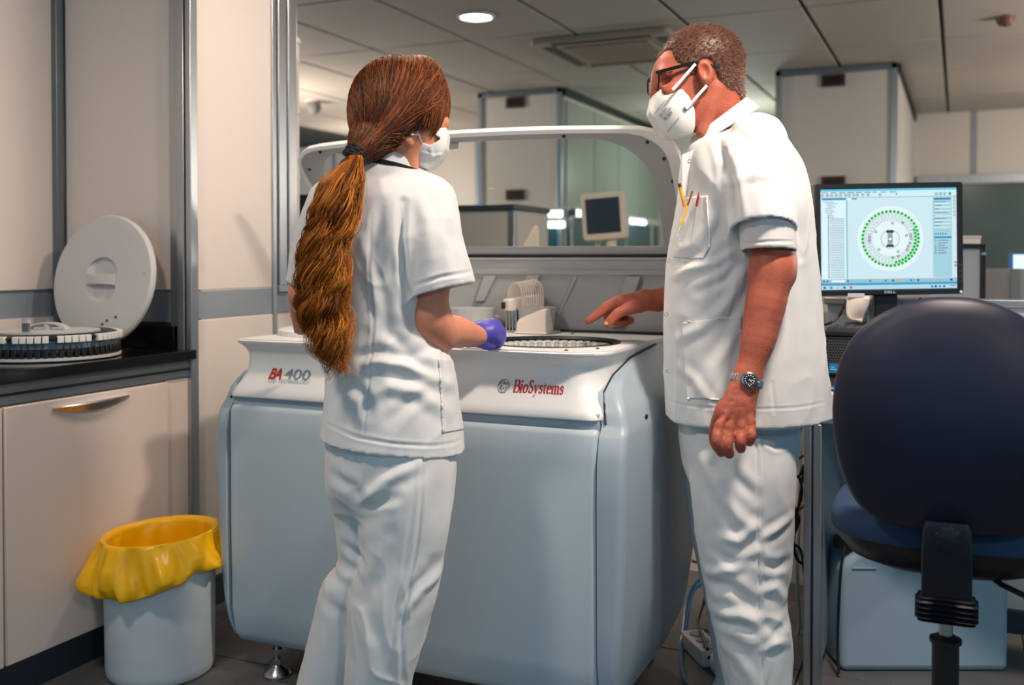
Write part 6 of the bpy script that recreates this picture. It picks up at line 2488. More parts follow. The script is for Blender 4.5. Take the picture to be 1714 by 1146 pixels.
g = H.grad(fl.reshape(-1, 3)).reshape(ns, nt_, 3)
wv = np.sin(np.linspace(0, 1, nt_)[None] * rng.uniform(4, 12, (ns, 1)) + rng.uniform(0, 6, (ns, 1)))
fl = fl + g * (off[:, None] + 0.0012 * wv)[..., None]
rad = np.repeat((rng.uniform(0.0005, 0.0012, ns))[:, None], nt_, 1)
V, F_ = strands(fl, rad, 3)
np_obj('hair_strands', V, F_, HAIRW, hair, (0, 0, 0) if False else wo * 0 + np.array(wo), cols=strand_cols(ns, nt_, ((46, 21, 8), (92, 45, 15), (158, 86, 38)), 0.3, 3))
# fringe falling beside the face
nf = 900
tt = rng.random(nf)
s0 = np.stack([np.interp(tt, [0, 0.5, 1], [Q(*q)[i] for q in ((690, 104, 2.26), (716, 112, 2.30), (735, 130, 2.34))]) for i in range(3)], 1) + rng.normal(0, 0.006, (nf, 3))
e1 = np.stack([np.interp(tt, [0, 0.5, 1], [Q(*q)[i] for q in ((702, 213, 2.235), (716, 216, 2.26), (741, 203, 2.315))]) for i in range(3)], 1) + rng.normal(0, 0.004, (nf, 3))
c1_ = np.stack([np.interp(tt, [0, 0.5, 1], [Q(*q)[i] for q in ((722, 160, 2.22), (745, 160, 2.28), (760, 160, 2.34))]) for i in range(3)], 1)
pth = bez(s0, c1_, e1, nt_)
fl = H.project(pth[:, :13].reshape(-1, 3), 0.0, 6).reshape(nf, 13, 3)
g = H.grad(fl.reshape(-1, 3)).reshape(nf, 13, 3)
fl = fl + g * rng.uniform(0.0, 0.004, (nf, 1, 1))
tail = pth[:, 13:] + (fl[:, -1:] - pth[:, 12:13])
fl = np.concatenate([fl, tail], 1)
rad = rng.uniform(0.0005, 0.0012, (nf, 1)) * np.linspace(1, 0.5, nt_)[None]
V, F_ = strands(fl, rad, 3)
np_obj('fringe', V, F_, HAIRW, hair, wo, cols=strand_cols(nf, nt_, ((50, 24, 8), (100, 50, 17), (166, 92, 40)), 0.3, 3))

# ponytail
sp = np.array([Q(598, 258, 2.175), Q(588, 276, 2.155), Q(573, 305, 2.145), Q(562, 350, 2.135), Q(550, 400, 2.13), Q(541, 450, 2.13), Q(541, 505, 2.13), Q(549, 555, 2.13), Q(562, 592, 2.13), Q(566, 614, 2.13)])
spt = np.array([0, 0.06, 0.15, 0.27, 0.4, 0.53, 0.68, 0.82, 0.93, 1.0])
hwp = np.array([9, 20, 34, 37, 38, 37, 37, 33, 22, 9]) / 770.0
PT = SDF((-0.50, 2.02, 0.93), (-0.28, 2.26, 1.47), 0.005)
for i in range(len(sp) - 2):
    for v in (-0.36, 0.0, 0.36):
        a = sp[i] + np.array([hwp[i] * v, 0, 0])
        b_ = sp[i + 1] + np.array([hwp[i + 1] * v, 0, 0])
        PT.cap(a, b_, hwp[i] * 0.42, hwp[i + 1] * 0.42, 0.01)
V, F_ = PT.mesh(2)
V = V + vnormals(V, F_) * (0.004 * vnoise(V * np.array([1, 1, 0.5]), 30, 9))[:, None]
pony = np_obj('ponytail', V, F_, HAIRW, woman, wo, cols=np.tile(np.array(lin((70, 34, 10))), (len(V), 1)))
nS, nT = 2300, 40
t = np.linspace(0, 1, nT)[None] * rng.uniform(0.72, 1.03, (nS, 1))
t = np.clip(t, 0, 1.06)
ncl = 26
cl = rng.integers(0, ncl, nS)
cu = rng.uniform(-1, 1, ncl)
cv = rng.uniform(-1, 1, ncl)
ru = cu[cl] * 0.72 + rng.normal(0, 0.22, nS)
rv = cv[cl] * 0.6 + rng.normal(0, 0.3, nS)
nrm = np.maximum(1, np.hypot(ru, rv))
ru, rv = ru / nrm, rv / nrm
hw = np.interp(t, spt, hwp)
cx = [np.interp(t, spt, sp[:, i]) for i in range(3)]
cph = rng.uniform(0, 2 * PI, ncl)
cfr = rng.uniform(2.5, 5.0, ncl)
camp = rng.uniform(0.007, 0.020, ncl)
wv1 = np.sin(2 * PI * cfr[cl][:, None] * t + cph[cl][:, None] + rng.normal(0, 0.35, (nS, 1)))
wv2 = np.cos(2 * PI * cfr[cl][:, None] * t + cph[cl][:, None] + rng.normal(0, 0.35, (nS, 1)))
am = (camp[cl][:, None]) * np.clip(t * 3, 0.1, 1) * (0.6 + 0.8 * t)
# clumps curl inwards near the ends
X = cx[0] + ru[:, None] * hw + am * wv1
Y = cx[1] + rv[:, None] * hw * 0.85 + am * wv2 - 0.004
Z = cx[2] + 0.004 * wv2 * t
tipc = np.clip((t - 0.86) / 0.2, 0, 1)
X = X + tipc * 0.012 * np.sin(cph[cl])[:, None]
Z = Z - np.clip(t - 1.0, 0, 1) * 0.4 + tipc * 0.02 * np.cos(cph[cl] * 3)[:, None]
fl = np.stack([X, Y, Z], -1)
rad = rng.uniform(0.0005, 0.0013, (nS, 1)) * (1 - 0.65 * np.linspace(0, 1, nT)[None] ** 2)
V, F_ = strands(fl, rad, 3)
colc = rng.random(ncl)
base = np.array([lin((60, 30, 5)), lin((146, 80, 16)), lin((226, 146, 52))])
kk = np.clip(colc[cl] * 0.6 + rng.random(nS) * 0.5 - 0.05, 0, 1)
col = np.where(kk[:, None] < 0.5, base[0] + (base[1] - base[0]) * kk[:, None] * 2, base[1] + (base[2] - base[1]) * (kk[:, None] * 2 - 1))
np_obj('ponytail_strands', V, F_, HAIRW, pony, wo, cols=np.repeat(col[:, None], nT * 3, 1).reshape(-1, 3))
# loose flyaway hairs
nS, nT = 50, 24
t = np.linspace(0, 1, nT)[None] * np.ones((nS, 1))
t0 = rng.uniform(0.05, 0.8, (nS, 1))
t1 = t0 + (rng.uniform(0.1, 0.25, (nS, 1))) * t
sgn = np.where(rng.random((nS, 1)) < 0.75, -1, 1)
hw = np.interp(t1, spt, hwp)
X = np.interp(t1, spt, sp[:, 0]) + sgn * (hw * 0.9 + 0.018 * np.sin(PI * t) * rng.random((nS, 1)))
Y = np.interp(t1, spt, sp[:, 1]) - 0.015 + rng.normal(0, 0.02, (nS, 1))
Z = np.interp(t1, spt, sp[:, 2]) + 0.012 * np.sin(4 * t + rng.uniform(0, 6, (nS, 1)))
V, F_ = strands(np.stack([X, Y, Z], -1), np.full((nS, nT), 0.0004), 3)
np_obj('loose_hairs', V, F_, HAIRW, pony, wo, cols=np.tile(np.array(lin((190, 110, 50))), (len(V), 1)))
m = MB()
ta = np.array([-0.022, -0.01, -0.04])
ta /= np.linalg.norm(ta)
s1 = np.cross(ta, [0, 1, 0])
s1 /= np.linalg.norm(s1)
s2 = np.cross(ta, s1)
for q in (-0.007, 0.0, 0.007, 0.013):
    m.tube([tuple(TIE + ta * (q + 0.002 * math.sin(3 * a)) + (s1 * math.cos(a) + s2 * math.sin(a)) * (0.0215 + 0.0015 * math.sin(9 * a + q * 500)) - wo) for a in np.linspace(0, 2 * PI, 26, endpoint=False)], 0.0062, 8, closed=True)
m.build('hair_tie', RUBBER, woman)

# ================================================================== man
DM = 2.55
mo = P(1250, 900, DM)
mo[2] = 0.0
man = thing('person', 'man with short greying hair and black glasses, white tunic, pointing at the open analyser', 'person', W(mo), TH)
fm = np.array([-0.965, -0.06, -0.25])
fm /= np.linalg.norm(fm)
lm = np.array([0.06, -0.995, 0.0])
lm -= fm * (lm @ fm)
lm /= np.linalg.norm(lm)
um = np.cross(fm, lm)
um = um if um[2] > 0 else -um
AXM = [fm, lm, um]


def M_(px, py, d=DM):
    return P(px, py, d)


B = SDF((0.16, 2.16, 0.0), (0.86, 3.0, 1.82), 0.0036)
# head
B.ell(M_(1174, 107, 2.57), (0.104, 0.077, 0.094), AXM, 0)
B.ell(M_(1140, 148, 2.565), (0.076, 0.067, 0.098), AXM, 0.03)
B.cap(M_(1174, 185, 2.565), M_(1132, 206, 2.56), 0.052, 0.032, 0.03)
B.ell(M_(1106, 124, 2.56), (0.014, 0.052, 0.011), AXM, 0.015)
B.cap(M_(1100, 136, 2.555), M_(1095, 160, 2.552), 0.009, 0.012, 0.012)
B.ell(M_(1112, 136, 2.51), (0.020, 0.016, 0.011), AXM, 0.006, 'sub')
B.ell(M_(1126, 152, 2.51), (0.024, 0.014, 0.016), AXM, 0.02)
B.chain([M_(1203, 158, 2.575), M_(1211, 195, 2.58), M_(1228, 250, 2.59)], [0.061, 0.061, 0.066], 0.03)
B.cap(M_(1196, 150, 2.525), M_(1176, 222, 2.52), 0.018, 0.016, 0.025)
# ear
e0 = M_(1180, 121, 2.487)
ea = [fm, lm, um]
B.ell(e0 + lm * 0.003, (0.0205, 0.011, 0.0325), ea, 0.004)
B.ell(e0 + um * 0.003 + lm * 0.015 + fm * 0.003, (0.0125, 0.010, 0.020), ea, 0.003, 'sub')
B.ell(e0 - um * 0.024 + fm * 0.004, (0.0095, 0.007, 0.010), ea, 0.006)
B.ell(e0 + fm * 0.011 - um * 0.004 + lm * 0.004, (0.005, 0.005, 0.008), ea, 0.004)
# trunk and legs inside the clothes
B.loft(px_rows([(220, 1190, 1285, 0.12, 2.58), (270, 1165, 1310, 0.16, 2.58), (340, 1155, 1325, 0.165, 2.57), (480, 1140, 1330, 0.14, 2.57), (600, 1140, 1335, 0.14, 2.57), (720, 1150, 1330, 0.14, 2.57), (790, 1160, 1320, 0.13, 2.57)], 2.57), 2.2, 0.02)
B.chain([M_(1255, 760, 2.49), M_(1268, 950, 2.49), M_(1275, 1190, 2.50)], [0.075, 0.055, 0.04], 0.03)
B.chain([M_(1230, 760, 2.67), M_(1240, 950, 2.68), M_(1265, 1180, 2.68)], [0.075, 0.055, 0.04], 0.03)
for q in ((1275, 1195, 2.50), (1265, 1170, 2.68)):
    p = M_(*q)
    p[2] = 0.05
    B.cap(p, p + np.array([-0.04, 0.12, -0.01]), 0.036, 0.03, 0.03)
# near arm, hanging, back of the hand to the camera
B.chain([M_(1275, 262, 2.43), M_(1288, 350, 2.39), M_(1294, 420, 2.37), M_(1293, 452, 2.36)], [0.052, 0.052, 0.048, 0.047], 0.02)
B.chain([M_(1292, 450, 2.36), M_(1283, 500, 2.35), M_(1271, 560, 2.34), M_(1257, 612, 2.33), M_(1249, 640, 2.325)], [0.047, 0.047, 0.041, 0.031, 0.0285], 0.03)
B.cap(M_(1318, 432, 2.37), M_(1316, 462, 2.365), 0.016, 0.018, 0.02)
B.ell(M_(1249, 634, 2.325), (0.0305, 0.022, 0.03), None, 0.02)
B.ell(M_(1240, 664, 2.315), (0.038, 0.021, 0.035), None, 0.02)
B.ell(M_(1231, 694, 2.31), (0.047, 0.021, 0.042), None, 0.02)
kn = [(1205, 712), (1222, 716), (1241, 714), (1256, 706)]
pi = [(1200, 737), (1217, 742), (1239, 738), (1257, 728)]
tp = [(1207, 757), (1221, 760), (1240, 751), (1254, 740)]
rr_ = [(0.0128, 0.0118, 0.0106), (0.0132, 0.0122, 0.0110), (0.0128, 0.0118, 0.0106), (0.0118, 0.0106, 0.0096)]
for k in range(4):
    B.chain([M_(*kn[k], 2.302), M_(*pi[k], 2.283), M_(*tp[k], 2.296)], rr_[k], 0.0015)
    B.ell(M_(kn[k][0], kn[k][1] - 2, 2.293), (0.0115, 0.009, 0.0115), None, 0.005)
    B.cap(M_(kn[k][0], kn[k][1], 2.289), M_(1240 + (k - 1.5) * 5, 668, 2.297), 0.0045, 0.004, 0.008)
B.chain([M_(1212, 678, 2.325), M_(1199, 712, 2.34), M_(1196, 736, 2.348), M_(1203, 752, 2.345)], [0.016, 0.0145, 0.012, 0.010], 0.006)
# far arm, pointing
B.chain([M_(1220, 262, 2.73), M_(1190, 380, 2.80), M_(1178, 478, 2.84)], [0.052, 0.047, 0.042], 0.02)
B.chain([M_(1178, 478, 2.84), M_(1112, 500, 2.79), M_(1078, 502, 2.765)], [0.042, 0.033, 0.0255], 0.02)
B.cap(M_(1078, 502, 2.765), M_(1040, 508, 2.76), 0.026, 0.024, 0.015)
B.ell(M_(1064, 513, 2.745), (0.034, 0.030, 0.019), None, 0.012)
B.chain([M_(1040, 507, 2.765), M_(1019, 512, 2.76), M_(1002, 525, 2.755), M_(984, 537.5, 2.75)], [0.021, 0.0145, 0.0115, 0.0090], 0.006)
B.chain([M_(1064, 512, 2.73), M_(1038, 522, 2.71), M_(1024, 534, 2.705), M_(1016, 543.5, 2.705)], [0.020, 0.0135, 0.0118, 0.0098], 0.004)
for k, (a, b_, c) in enumerate((((1030, 511, 2.785), (1017, 530, 2.80), (1033, 540, 2.775)), ((1038, 514, 2.80), (1030, 537, 2.81), (1046, 541, 2.78)), ((1048, 516, 2.815), (1044, 536, 2.825), (1056, 536, 2.79)))):
    B.chain([M_(*a), M_(*b_), M_(*c)], [0.0135, 0.0122, 0.0105], 0.003)
V, F_ = B.mesh(1)
N = vnormals(V, F_)
# wrinkled knuckles and veins on the backs of the hands
hn_ = (V[:, 2] < 0.92)
V = V + N * (0.0007 * vnoise(V * np.array([1, 1, 1.6]), 110, 5) * hn_)[:, None]
np_obj('body', V, F_, SKINM, man, mo)
for (px, py, d, s) in ((1014.5, 541.5, 2.695, 1),):
    MB().ball(tuple(M_(px, py, d) - mo), (0.0065, 0.003, 0.005), 10, 8).build('nail', NAIL, man)
for s in (1, -1):
    ec = M_(1111, 136, 2.565) + lm * 0.033 * s - fm * 0.004 + fm * (0.0 if s > 0 else 0.01)
    eb = MB().ball(tuple(ec - mo), 0.0115, 14, 10).build('eye', mat('eye_white', (232, 228, 222), 0.2), man)
    MB().ball(tuple(ec - mo + fm * 0.0075), 0.0058, 10, 8).build('iris', mat('iris_brown', (70, 52, 40), 0.2), eb)
    V_ = [tuple(ec - mo + fm * (0.012 * math.cos(a) * 0.6 + 0.003) + um * (0.002 + 0.006 * math.cos(b)) + lm * s * 0.012 * math.sin(b)) for a in (0, 0.5) for b in np.linspace(-1.4, 1.4, 7)]
    MB().tube([tuple(ec - mo + fm * 0.009 + um * (0.004 + 0.005 * math.cos(b)) + lm * 0.012 * math.sin(b)) for b in np.linspace(-1.4, 1.4, 9)], 0.0028, 8).build('eyelid', SKINM, man)

# ---- short greying hair
HP = [(1090, 20), (1260, 20), (1262, 178), (1248, 172), (1236, 152), (1218, 147), (1205, 134), (1199, 120), (1194, 106), (1186, 98), (1174, 100), (1166, 110), (1163, 126), (1154, 128), (1152, 112), (1140, 108), (1130, 98), (1127, 80), (1116, 80), (1106, 92), (1094, 98)]
H = SDF((0.34, 2.44, 1.56), (0.66, 2.70, 1.82), 0.003)
H.ell(M_(1174, 107, 2.57), (0.1085, 0.0812, 0.0985), AXM, 0)
H.ell(M_(1140, 148, 2.565), (0.0775, 0.0695, 0.0995), AXM, 0.03)
H.chain([M_(1202, 150, 2.575), M_(1210, 200, 2.58)], [0.0650, 0.0665], 0.03)
_hp = to_xz(HP, 2.50)
_n = H.F.shape
_sd = poly_sdf(_hp, H.ax[0][:, None] + 0 * H.ax[2][None, :], H.ax[2][None, :] + 0 * H.ax[0][:, None]).astype(np.float32)
# the hair thins out towards its edge
H.F = np.maximum(H.F + np.clip(0.0022 + _sd * 0.3, 0, 0.003)[:, None, :], np.broadcast_to(_sd[:, None, :], _n))
V, F_ = H.mesh(1)
n1 = vnoise(V, 180, 3)
V = V + vnormals(V, F_) * (0.0008 * n1)[:, None]
gb = np.array(lin((88, 56, 42)))
hair_m = np_obj('hair', V, F_, HAIRM, man, mo, cols=np.tile(gb, (len(V), 1)))
# stubble of short hairs growing out of it
N = vnormals(V, F_)
sel = rng.choice(len(V), 9000)
p0 = V[sel] + rng.normal(0, 0.001, (9000, 3))
back = -fm * 0.9 - um * 0.15
dirs = N[sel] * 0.55 + back[None] * 0.7 + rng.normal(0, 0.16, (9000, 3))
dirs /= np.linalg.norm(dirs, axis=1, keepdims=True)
ln = rng.uniform(0.004, 0.010, (9000, 1)) * np.clip((p0[:, 2:3] - M_(0, 150, 2.57)[2]) / 0.08 + 0.35, 0.35, 1)
pth = np.stack([p0, p0 + dirs * ln * 0.5 + N[sel] * ln * 0.1, p0 + dirs * ln], 1)
V2, F2 = strands(pth, np.tile(np.array([0.0006, 0.0005, 0.0002]), (9000, 1)), 3)
grey = np.clip((M_(0, 125, 2.57)[2] - p0[:, 2]) / 0.08 + 0.35 + rng.normal(0, 0.2, 9000), 0, 1) * (rng.random(9000) < 0.6)
colh = np.array(lin((92, 56, 42)))[None] * (1 - grey[:, None]) + np.array(lin((190, 160, 146)))[None] * grey[:, None]
np_obj('hair_strands', V2, F2, HAIRM, hair_m, mo, cols=np.repeat(colh[:, None], 9, 1).reshape(-1, 3))
# eyebrow
m = MB()
for k in range(40):
    u = k / 39
    p = M_(1100 + 22 * u, 124 - 4 * math.sin(PI * u * 0.9), 2.505 + 0.0) + np.array([0, rng.normal(0, 0.003), rng.normal(0, 0.002)])
    m.tube([tuple(p - mo), tuple(p + np.array([0.006, -0.002, 0.002]) - mo)], 0.0006, 3)
m.build('eyebrow', HAIRM, man)

# ---- tunic
ROTM = 0.0
T_ = SDF((0.30, 2.22, 0.74), (0.90, 2.98, 1.62), 0.0036)
T_.loft(px_rows([(190, 1206, 1252, 0.055, 2.585), (203, 1190, 1278, 0.076, 2.58), (222, 1176, 1300, 0.102, 2.58), (248, 1149, 1318, 0.16, 2.58), (290, 1141, 1338, 0.19, 2.575), (340, 1136, 1349, 0.19, 2.57), (400, 1124, 1357, 0.175, 2.57), (450, 1117, 1364, 0.165, 2.57), (520, 1114, 1371, 0.16, 2.57), (600, 1114, 1379, 0.165, 2.57), (660, 1116, 1385, 0.175, 2.57), (720, 1119, 1391, 0.18, 2.57), (760, 1121, 1394, 0.18, 2.57)], 2.57), 2.35, 0)
sleeve(T_, [M_(1268, 238, 2.44), M_(1270, 300, 2.385), M_(1276, 365, 2.36), M_(1279, 450, 2.35)], [0.070, 0.080, 0.077, 0.074], M_(1276, 386, 2.36), (-0.04, -0.36, -0.93), 0.006, 0.05)
sleeve(T_, [M_(1212, 245, 2.73), M_(1195, 330, 2.77), M_(1182, 420, 2.80)], [0.075, 0.075, 0.07], M_(1186, 400, 2.79), (0.1, 0.1, -1), 0.006, 0.05)
h0, h1 = M_(1117, 699, 2.57), M_(1389, 690, 2.57)
hd = h1 - h0
hn = np.cross(hd, np.array([0.0, 1.0, 0.03]))
hn = hn if hn[2] < 0 else -hn
T_.plane(h0, hn)
T_.loft([(r[0], r[1], r[2], r[3] - 0.007, r[4] - 0.007) for r in px_rows([(668, 1116, 1386, 0.175, 2.57), (720, 1119, 1391, 0.18, 2.57), (790, 1121, 1394, 0.18, 2.57)], 2.57)], 2.35, 0, 'sub', 0)
# room for the neck
T_.cap(M_(1206, 196, 2.582), M_(1170, 130, 2.57), 0.062, 0.075, 0.0, 'sub')
V, F_ = T_.mesh(2)
dn = 2.40
foldsM = [
    (pts([(1214, 320), (1204, 380), (1180, 420), (1140, 440)], dn), -0.007, 0.012),
    (pts([(1228, 420), (1200, 440), (1160, 452), (1130, 470)], dn), 0.006, 0.010),
    (pts([(1240, 440), (1215, 470), (1175, 490)], dn), -0.006, 0.010),
    (pts([(1245, 460), (1220, 510), (1180, 550), (1150, 570)], dn), 0.0065, 0.012),
    (pts([(1235, 500), (1215, 560), (1195, 600)], dn), -0.005, 0.012),
    (pts([(1228, 560), (1200, 610), (1180, 660)], dn), 0.005, 0.014),
    (pts([(1205, 230), (1212, 300), (1222, 395)], 2.42), -0.008, 0.008),
    (pts([(1230, 215), (1240, 240), (1250, 260)], 2.42), -0.003, 0.010),
    (pts([(1258, 225), (1262, 260), (1255, 300)], 2.35), 0.003, 0.010),
    (pts([(1240, 300), (1265, 290), (1300, 300)], 2.32), 0.003, 0.012),
    (pts([(1330, 280), (1336, 350), (1340, 430)], 2.42), -0.007, 0.010),
    (pts([(1335, 440), (1345, 540), (1350, 680)], dn), 0.003, 0.02),
    (pts([(1225, 384), (1275, 372), (1328, 382)], 2.33), -0.002, 0.004),
    (pts([(1117, 684), (1180, 684), (1260, 684), (1330, 682), (1389, 677)], dn), -0.0014, 0.003),
    (pts([(1292, 640), (1294, 690)], dn), -0.003, 0.004),
    (pts([(1195, 175), (1170, 215), (1163, 250)], dn), -0.003, 0.004),
    (pts([(1165, 250), (1152, 320), (1144, 330)], dn), 0.003, 0.006),
    (pts([(1128, 340), (1122, 420), (1120, 520), (1122, 690)], dn), -0.0016, 0.004),
    (pts([(1150, 620), (1170, 640), (1200, 690)], dn), 0.003, 0.010),
    (pts([(1175, 250), (1192, 300), (1205, 330)], dn), 0.004, 0.016),
]
V = cloth(V, F_, foldsM, 0.0040, 21, 0.0007)
np_obj('tunic', V, F_, CLOTH, man, mo)
pocket('chest_pocket', V, F_, [(1144, 331), (1183, 328), (1187, 415), (1176, 432), (1130, 430), (1131, 405)], 2.46, CLOTH, man, mo, off=0.003, facing=0.5, h=0.004)
pocket('lower_pocket', V, F_, [(1142, 540), (1240, 529), (1240, 655), (1228, 668), (1150, 666)], 2.41, CLOTH, man, mo, off=0.003, facing=-0.05, h=0.004)
# inner sleeve (rolled shirt cuff) under the tunic sleeve
S2 = SDF((0.50, 2.20, 1.12), (0.76, 2.56, 1.36), 0.003)
sleeve(S2, [M_(1282, 330, 2.37), M_(1285, 400, 2.36), M_(1288, 450, 2.36)], [0.062, 0.063, 0.064], M_(1286, 420, 2.36), (-0.02, -0.12, -0.99), 0.006, 0.03)
v, f = S2.mesh(1)
v = cloth(v, f, [(pts([(1240, 408), (1286, 404), (1330, 404)], 2.3), -0.0018, 0.003)], 0.002, 31, 0.0004)
np_obj('shirt_sleeve', v, f, CLOTH2, man, mo)
# stand collar
m = MB()
rings = []
nC = 44
cb, ct = M_(1209, 215, 2.582), M_(1203, 196, 2.578)
for (c, ra, rb_, tilt, z_) in ((cb, 0.092, 0.112, 0.62, -0.004), (ct, 0.0690, 0.081, 0.74, 0.0), (ct, 0.0650, 0.077, 0.74, 0.0), (cb, 0.087, 0.106, 0.62, -0.004)):
    ring = []
    for j in range(nC):
        a = 2 * PI * j / nC
        dv = np.array([math.cos(a) * ra, math.sin(a) * rb_, 0])
        p = c + dv + np.array([0, 0, tilt * dv[0] + z_])
        ring.append(tuple(p - mo))
    rings.append(ring)
m.loft(rings, cap=False).build('collar', CLOTH, man, angle=60)
# open front flap with its snap, and the other snaps down the front edge
fl_ = [(1141, 259), (1163, 250), (1172, 262), (1150, 330), (1141, 330)]
q = [P(x, y, 2.50) - mo for x, y in fl_]
m = MB()
m.loft([[tuple(p) for p in q], [tuple(p + np.array([0.004, 0.014, 0])) for p in q]])
m.build('front_flap', CLOTH, man, bevel=0.002)
SNAP = mat('snap_metal', (196, 196, 196), 0.35, metal=0.6)
for (px, py, d) in ((1156.5, 264.5, 2.496), (1119, 436, 2.53), (1115, 526, 2.53), (1118, 620, 2.53)):
    c = M_(px, py, d) - mo
    MB().tube([tuple(c + np.array([0.0042 * math.cos(a), -0.001, 0.0042 * math.sin(a)])) for a in np.linspace(0, 2 * PI, 16, endpoint=False)], 0.0009, 6, closed=True).build('snap', SNAP, man)

# ---- trousers
R_ = SDF((0.36, 2.30, 0.02), (0.80, 2.86, 0.86), 0.004)
R_.loft(px_rows([(660, 1138, 1332, 0.15, 2.58), (720, 1136, 1334, 0.155, 2.58), (770, 1142, 1330, 0.15, 2.58), (820, 1160, 1322, 0.12, 2.58)], 2.57), 2.2, 0)
R_.loft(px_rows([(720, 1160, 1334, 0.09, 2.50), (800, 1158, 1329, 0.10, 2.49), (880, 1165, 1325, 0.098, 2.49), (950, 1175, 1321, 0.09, 2.49), (1005, 1186, 1314, 0.086, 2.49), (1040, 1193, 1321, 0.088, 2.49), (1090, 1204, 1325, 0.088, 2.495), (1146, 1216, 1323, 0.088, 2.50), (1200, 1222, 1322, 0.088, 2.50)], 2.49), 2.25, 0.015)
R_.loft(px_rows([(720, 1135, 1300, 0.09, 2.67), (780, 1141, 1295, 0.098, 2.67), (850, 1150, 1290, 0.095, 2.67), (930, 1165, 1290, 0.09, 2.67), (1010, 1181, 1296, 0.085, 2.67), (1100, 1195, 1300, 0.085, 2.67), (1146, 1199, 1300, 0.085, 2.67), (1185, 1200, 1300, 0.085, 2.67)], 2.67), 2.25, 0.012)
V, F_ = R_.mesh(2)
foldsR = [
    (pts([(1180, 770), (1210, 830), (1240, 870), (1266, 885)], dn), 0.006, 0.014),
    (pts([(1195, 760), (1230, 800), (1262, 830)], dn), -0.006, 0.014),
    (pts([(1210, 900), (1235, 905), (1262, 880)], dn), 0.007, 0.012),
    (pts([(1200, 925), (1230, 945), (1262, 930)], dn), -0.006, 0.011),
    (pts([(1196, 965), (1230, 950), (1266, 920)], dn), 0.006, 0.011),
    (pts([(1190, 985), (1225, 985), (1270, 1020)], dn), -0.008, 0.014),
    (pts([(1205, 1035), (1240, 1030), (1270, 1040)], dn), 0.007, 0.012),
    (pts([(1205, 1055), (1240, 1050), (1268, 1062)], dn), -0.005, 0.010),
    (pts([(1215, 1090), (1240, 1110), (1262, 1146)], dn), 0.005, 0.014),
    (pts([(1272, 900), (1300, 885), (1324, 870)], dn), 0.005, 0.010),
    (pts([(1272, 940), (1298, 950), (1320, 945)], dn), -0.006, 0.012),
    (pts([(1274, 990), (1300, 985), (1316, 1010)], dn), 0.006, 0.012),
    (pts([(1276, 1040), (1300, 1060), (1322, 1050)], dn), -0.005, 0.012),
    (pts([(1278, 1090), (1300, 1080), (1322, 1085)], dn), 0.004, 0.010),
    (pts([(1268, 700), (1267, 800), (1268, 900), (1272, 1000), (1279, 1146)], dn), -0.0035, 0.0035),
    (pts([(1272, 700), (1271, 800), (1272, 900), (1276, 1000), (1283, 1146)], dn), 0.0025, 0.0035),
    (pts([(1280, 740), (1300, 750), (1325, 745)], dn), -0.003, 0.006),
]
V = cloth(V, F_, foldsR, 0.0042, 27, 0.0006)
np_obj('trousers', V, F_, CLOTH, man, mo)
for q in ((1275, 2.50), (1265, 2.68)):
    c = P(q[0], 1100, q[1])
    sh = SDF((c[0] - 0.16, c[1] - 0.10, 0), (c[0] + 0.1, c[1] + 0.26, 0.12), 0.005)
    sh.cap((c[0] + 0.01, c[1] - 0.02, 0.045), (c[0] - 0.05, c[1] + 0.16, 0.035), 0.046, 0.042, 0)
    sh.plane((0, 0, 0.006), (0, 0, -1))
    v, f = sh.mesh(1)
    np_obj('shoe', v, f, MASKM, man, mo)

# ---- folded respirator with its straps and print
MK = SDF((0.30, 2.40, 1.46), (0.52, 2.72, 1.70), 0.0024)
MK.ell(M_(1134, 186, 2.56), (0.070, 0.074, 0.082), AXM, 0)
MK.cap(M_(1126, 160, 2.56), M_(1094, 190, 2.555), 0.058, 0.020, 0.02)
MK.cap(M_(1130, 205, 2.56), M_(1094, 192, 2.555), 0.052, 0.018, 0.03)
MKP = [(1103, 152), (1112, 145), (1121, 141), (1132, 145), (1150, 166), (1159, 188), (1161, 214), (1158, 225), (1138, 227), (1115, 228.5), (1097, 207), (1086, 189), (1092, 160)]
cut_poly(MK, MKP, 2.53, 0.0)
V, F_ = MK.mesh(2)
V = cloth(V, F_, [(pts([(1097, 189), (1110, 172), (1116, 162)], 2.45), -0.0009, 0.0016), (pts([(1116, 223), (1128, 208), (1138, 195)], 2.45), -0.0009, 0.0016)], 0.0005, 14, 0.0002)
mko = np_obj('face_mask', V, F_, MASKM, man, mo)


def on_mask(px, py, off=0.0012):
    """first point of the mask's near side along the sight line, lifted a little"""
    dd = np.linspace(2.42, 2.60, 90)
    pp = np.array([P(px, py, d) for d in dd])
    f = MK.sample(pp)
    i = np.argmax(f < 0) if (f < 0).any() else 45
    return pp[i] + np.array([0, -off - 0.0012, 0])


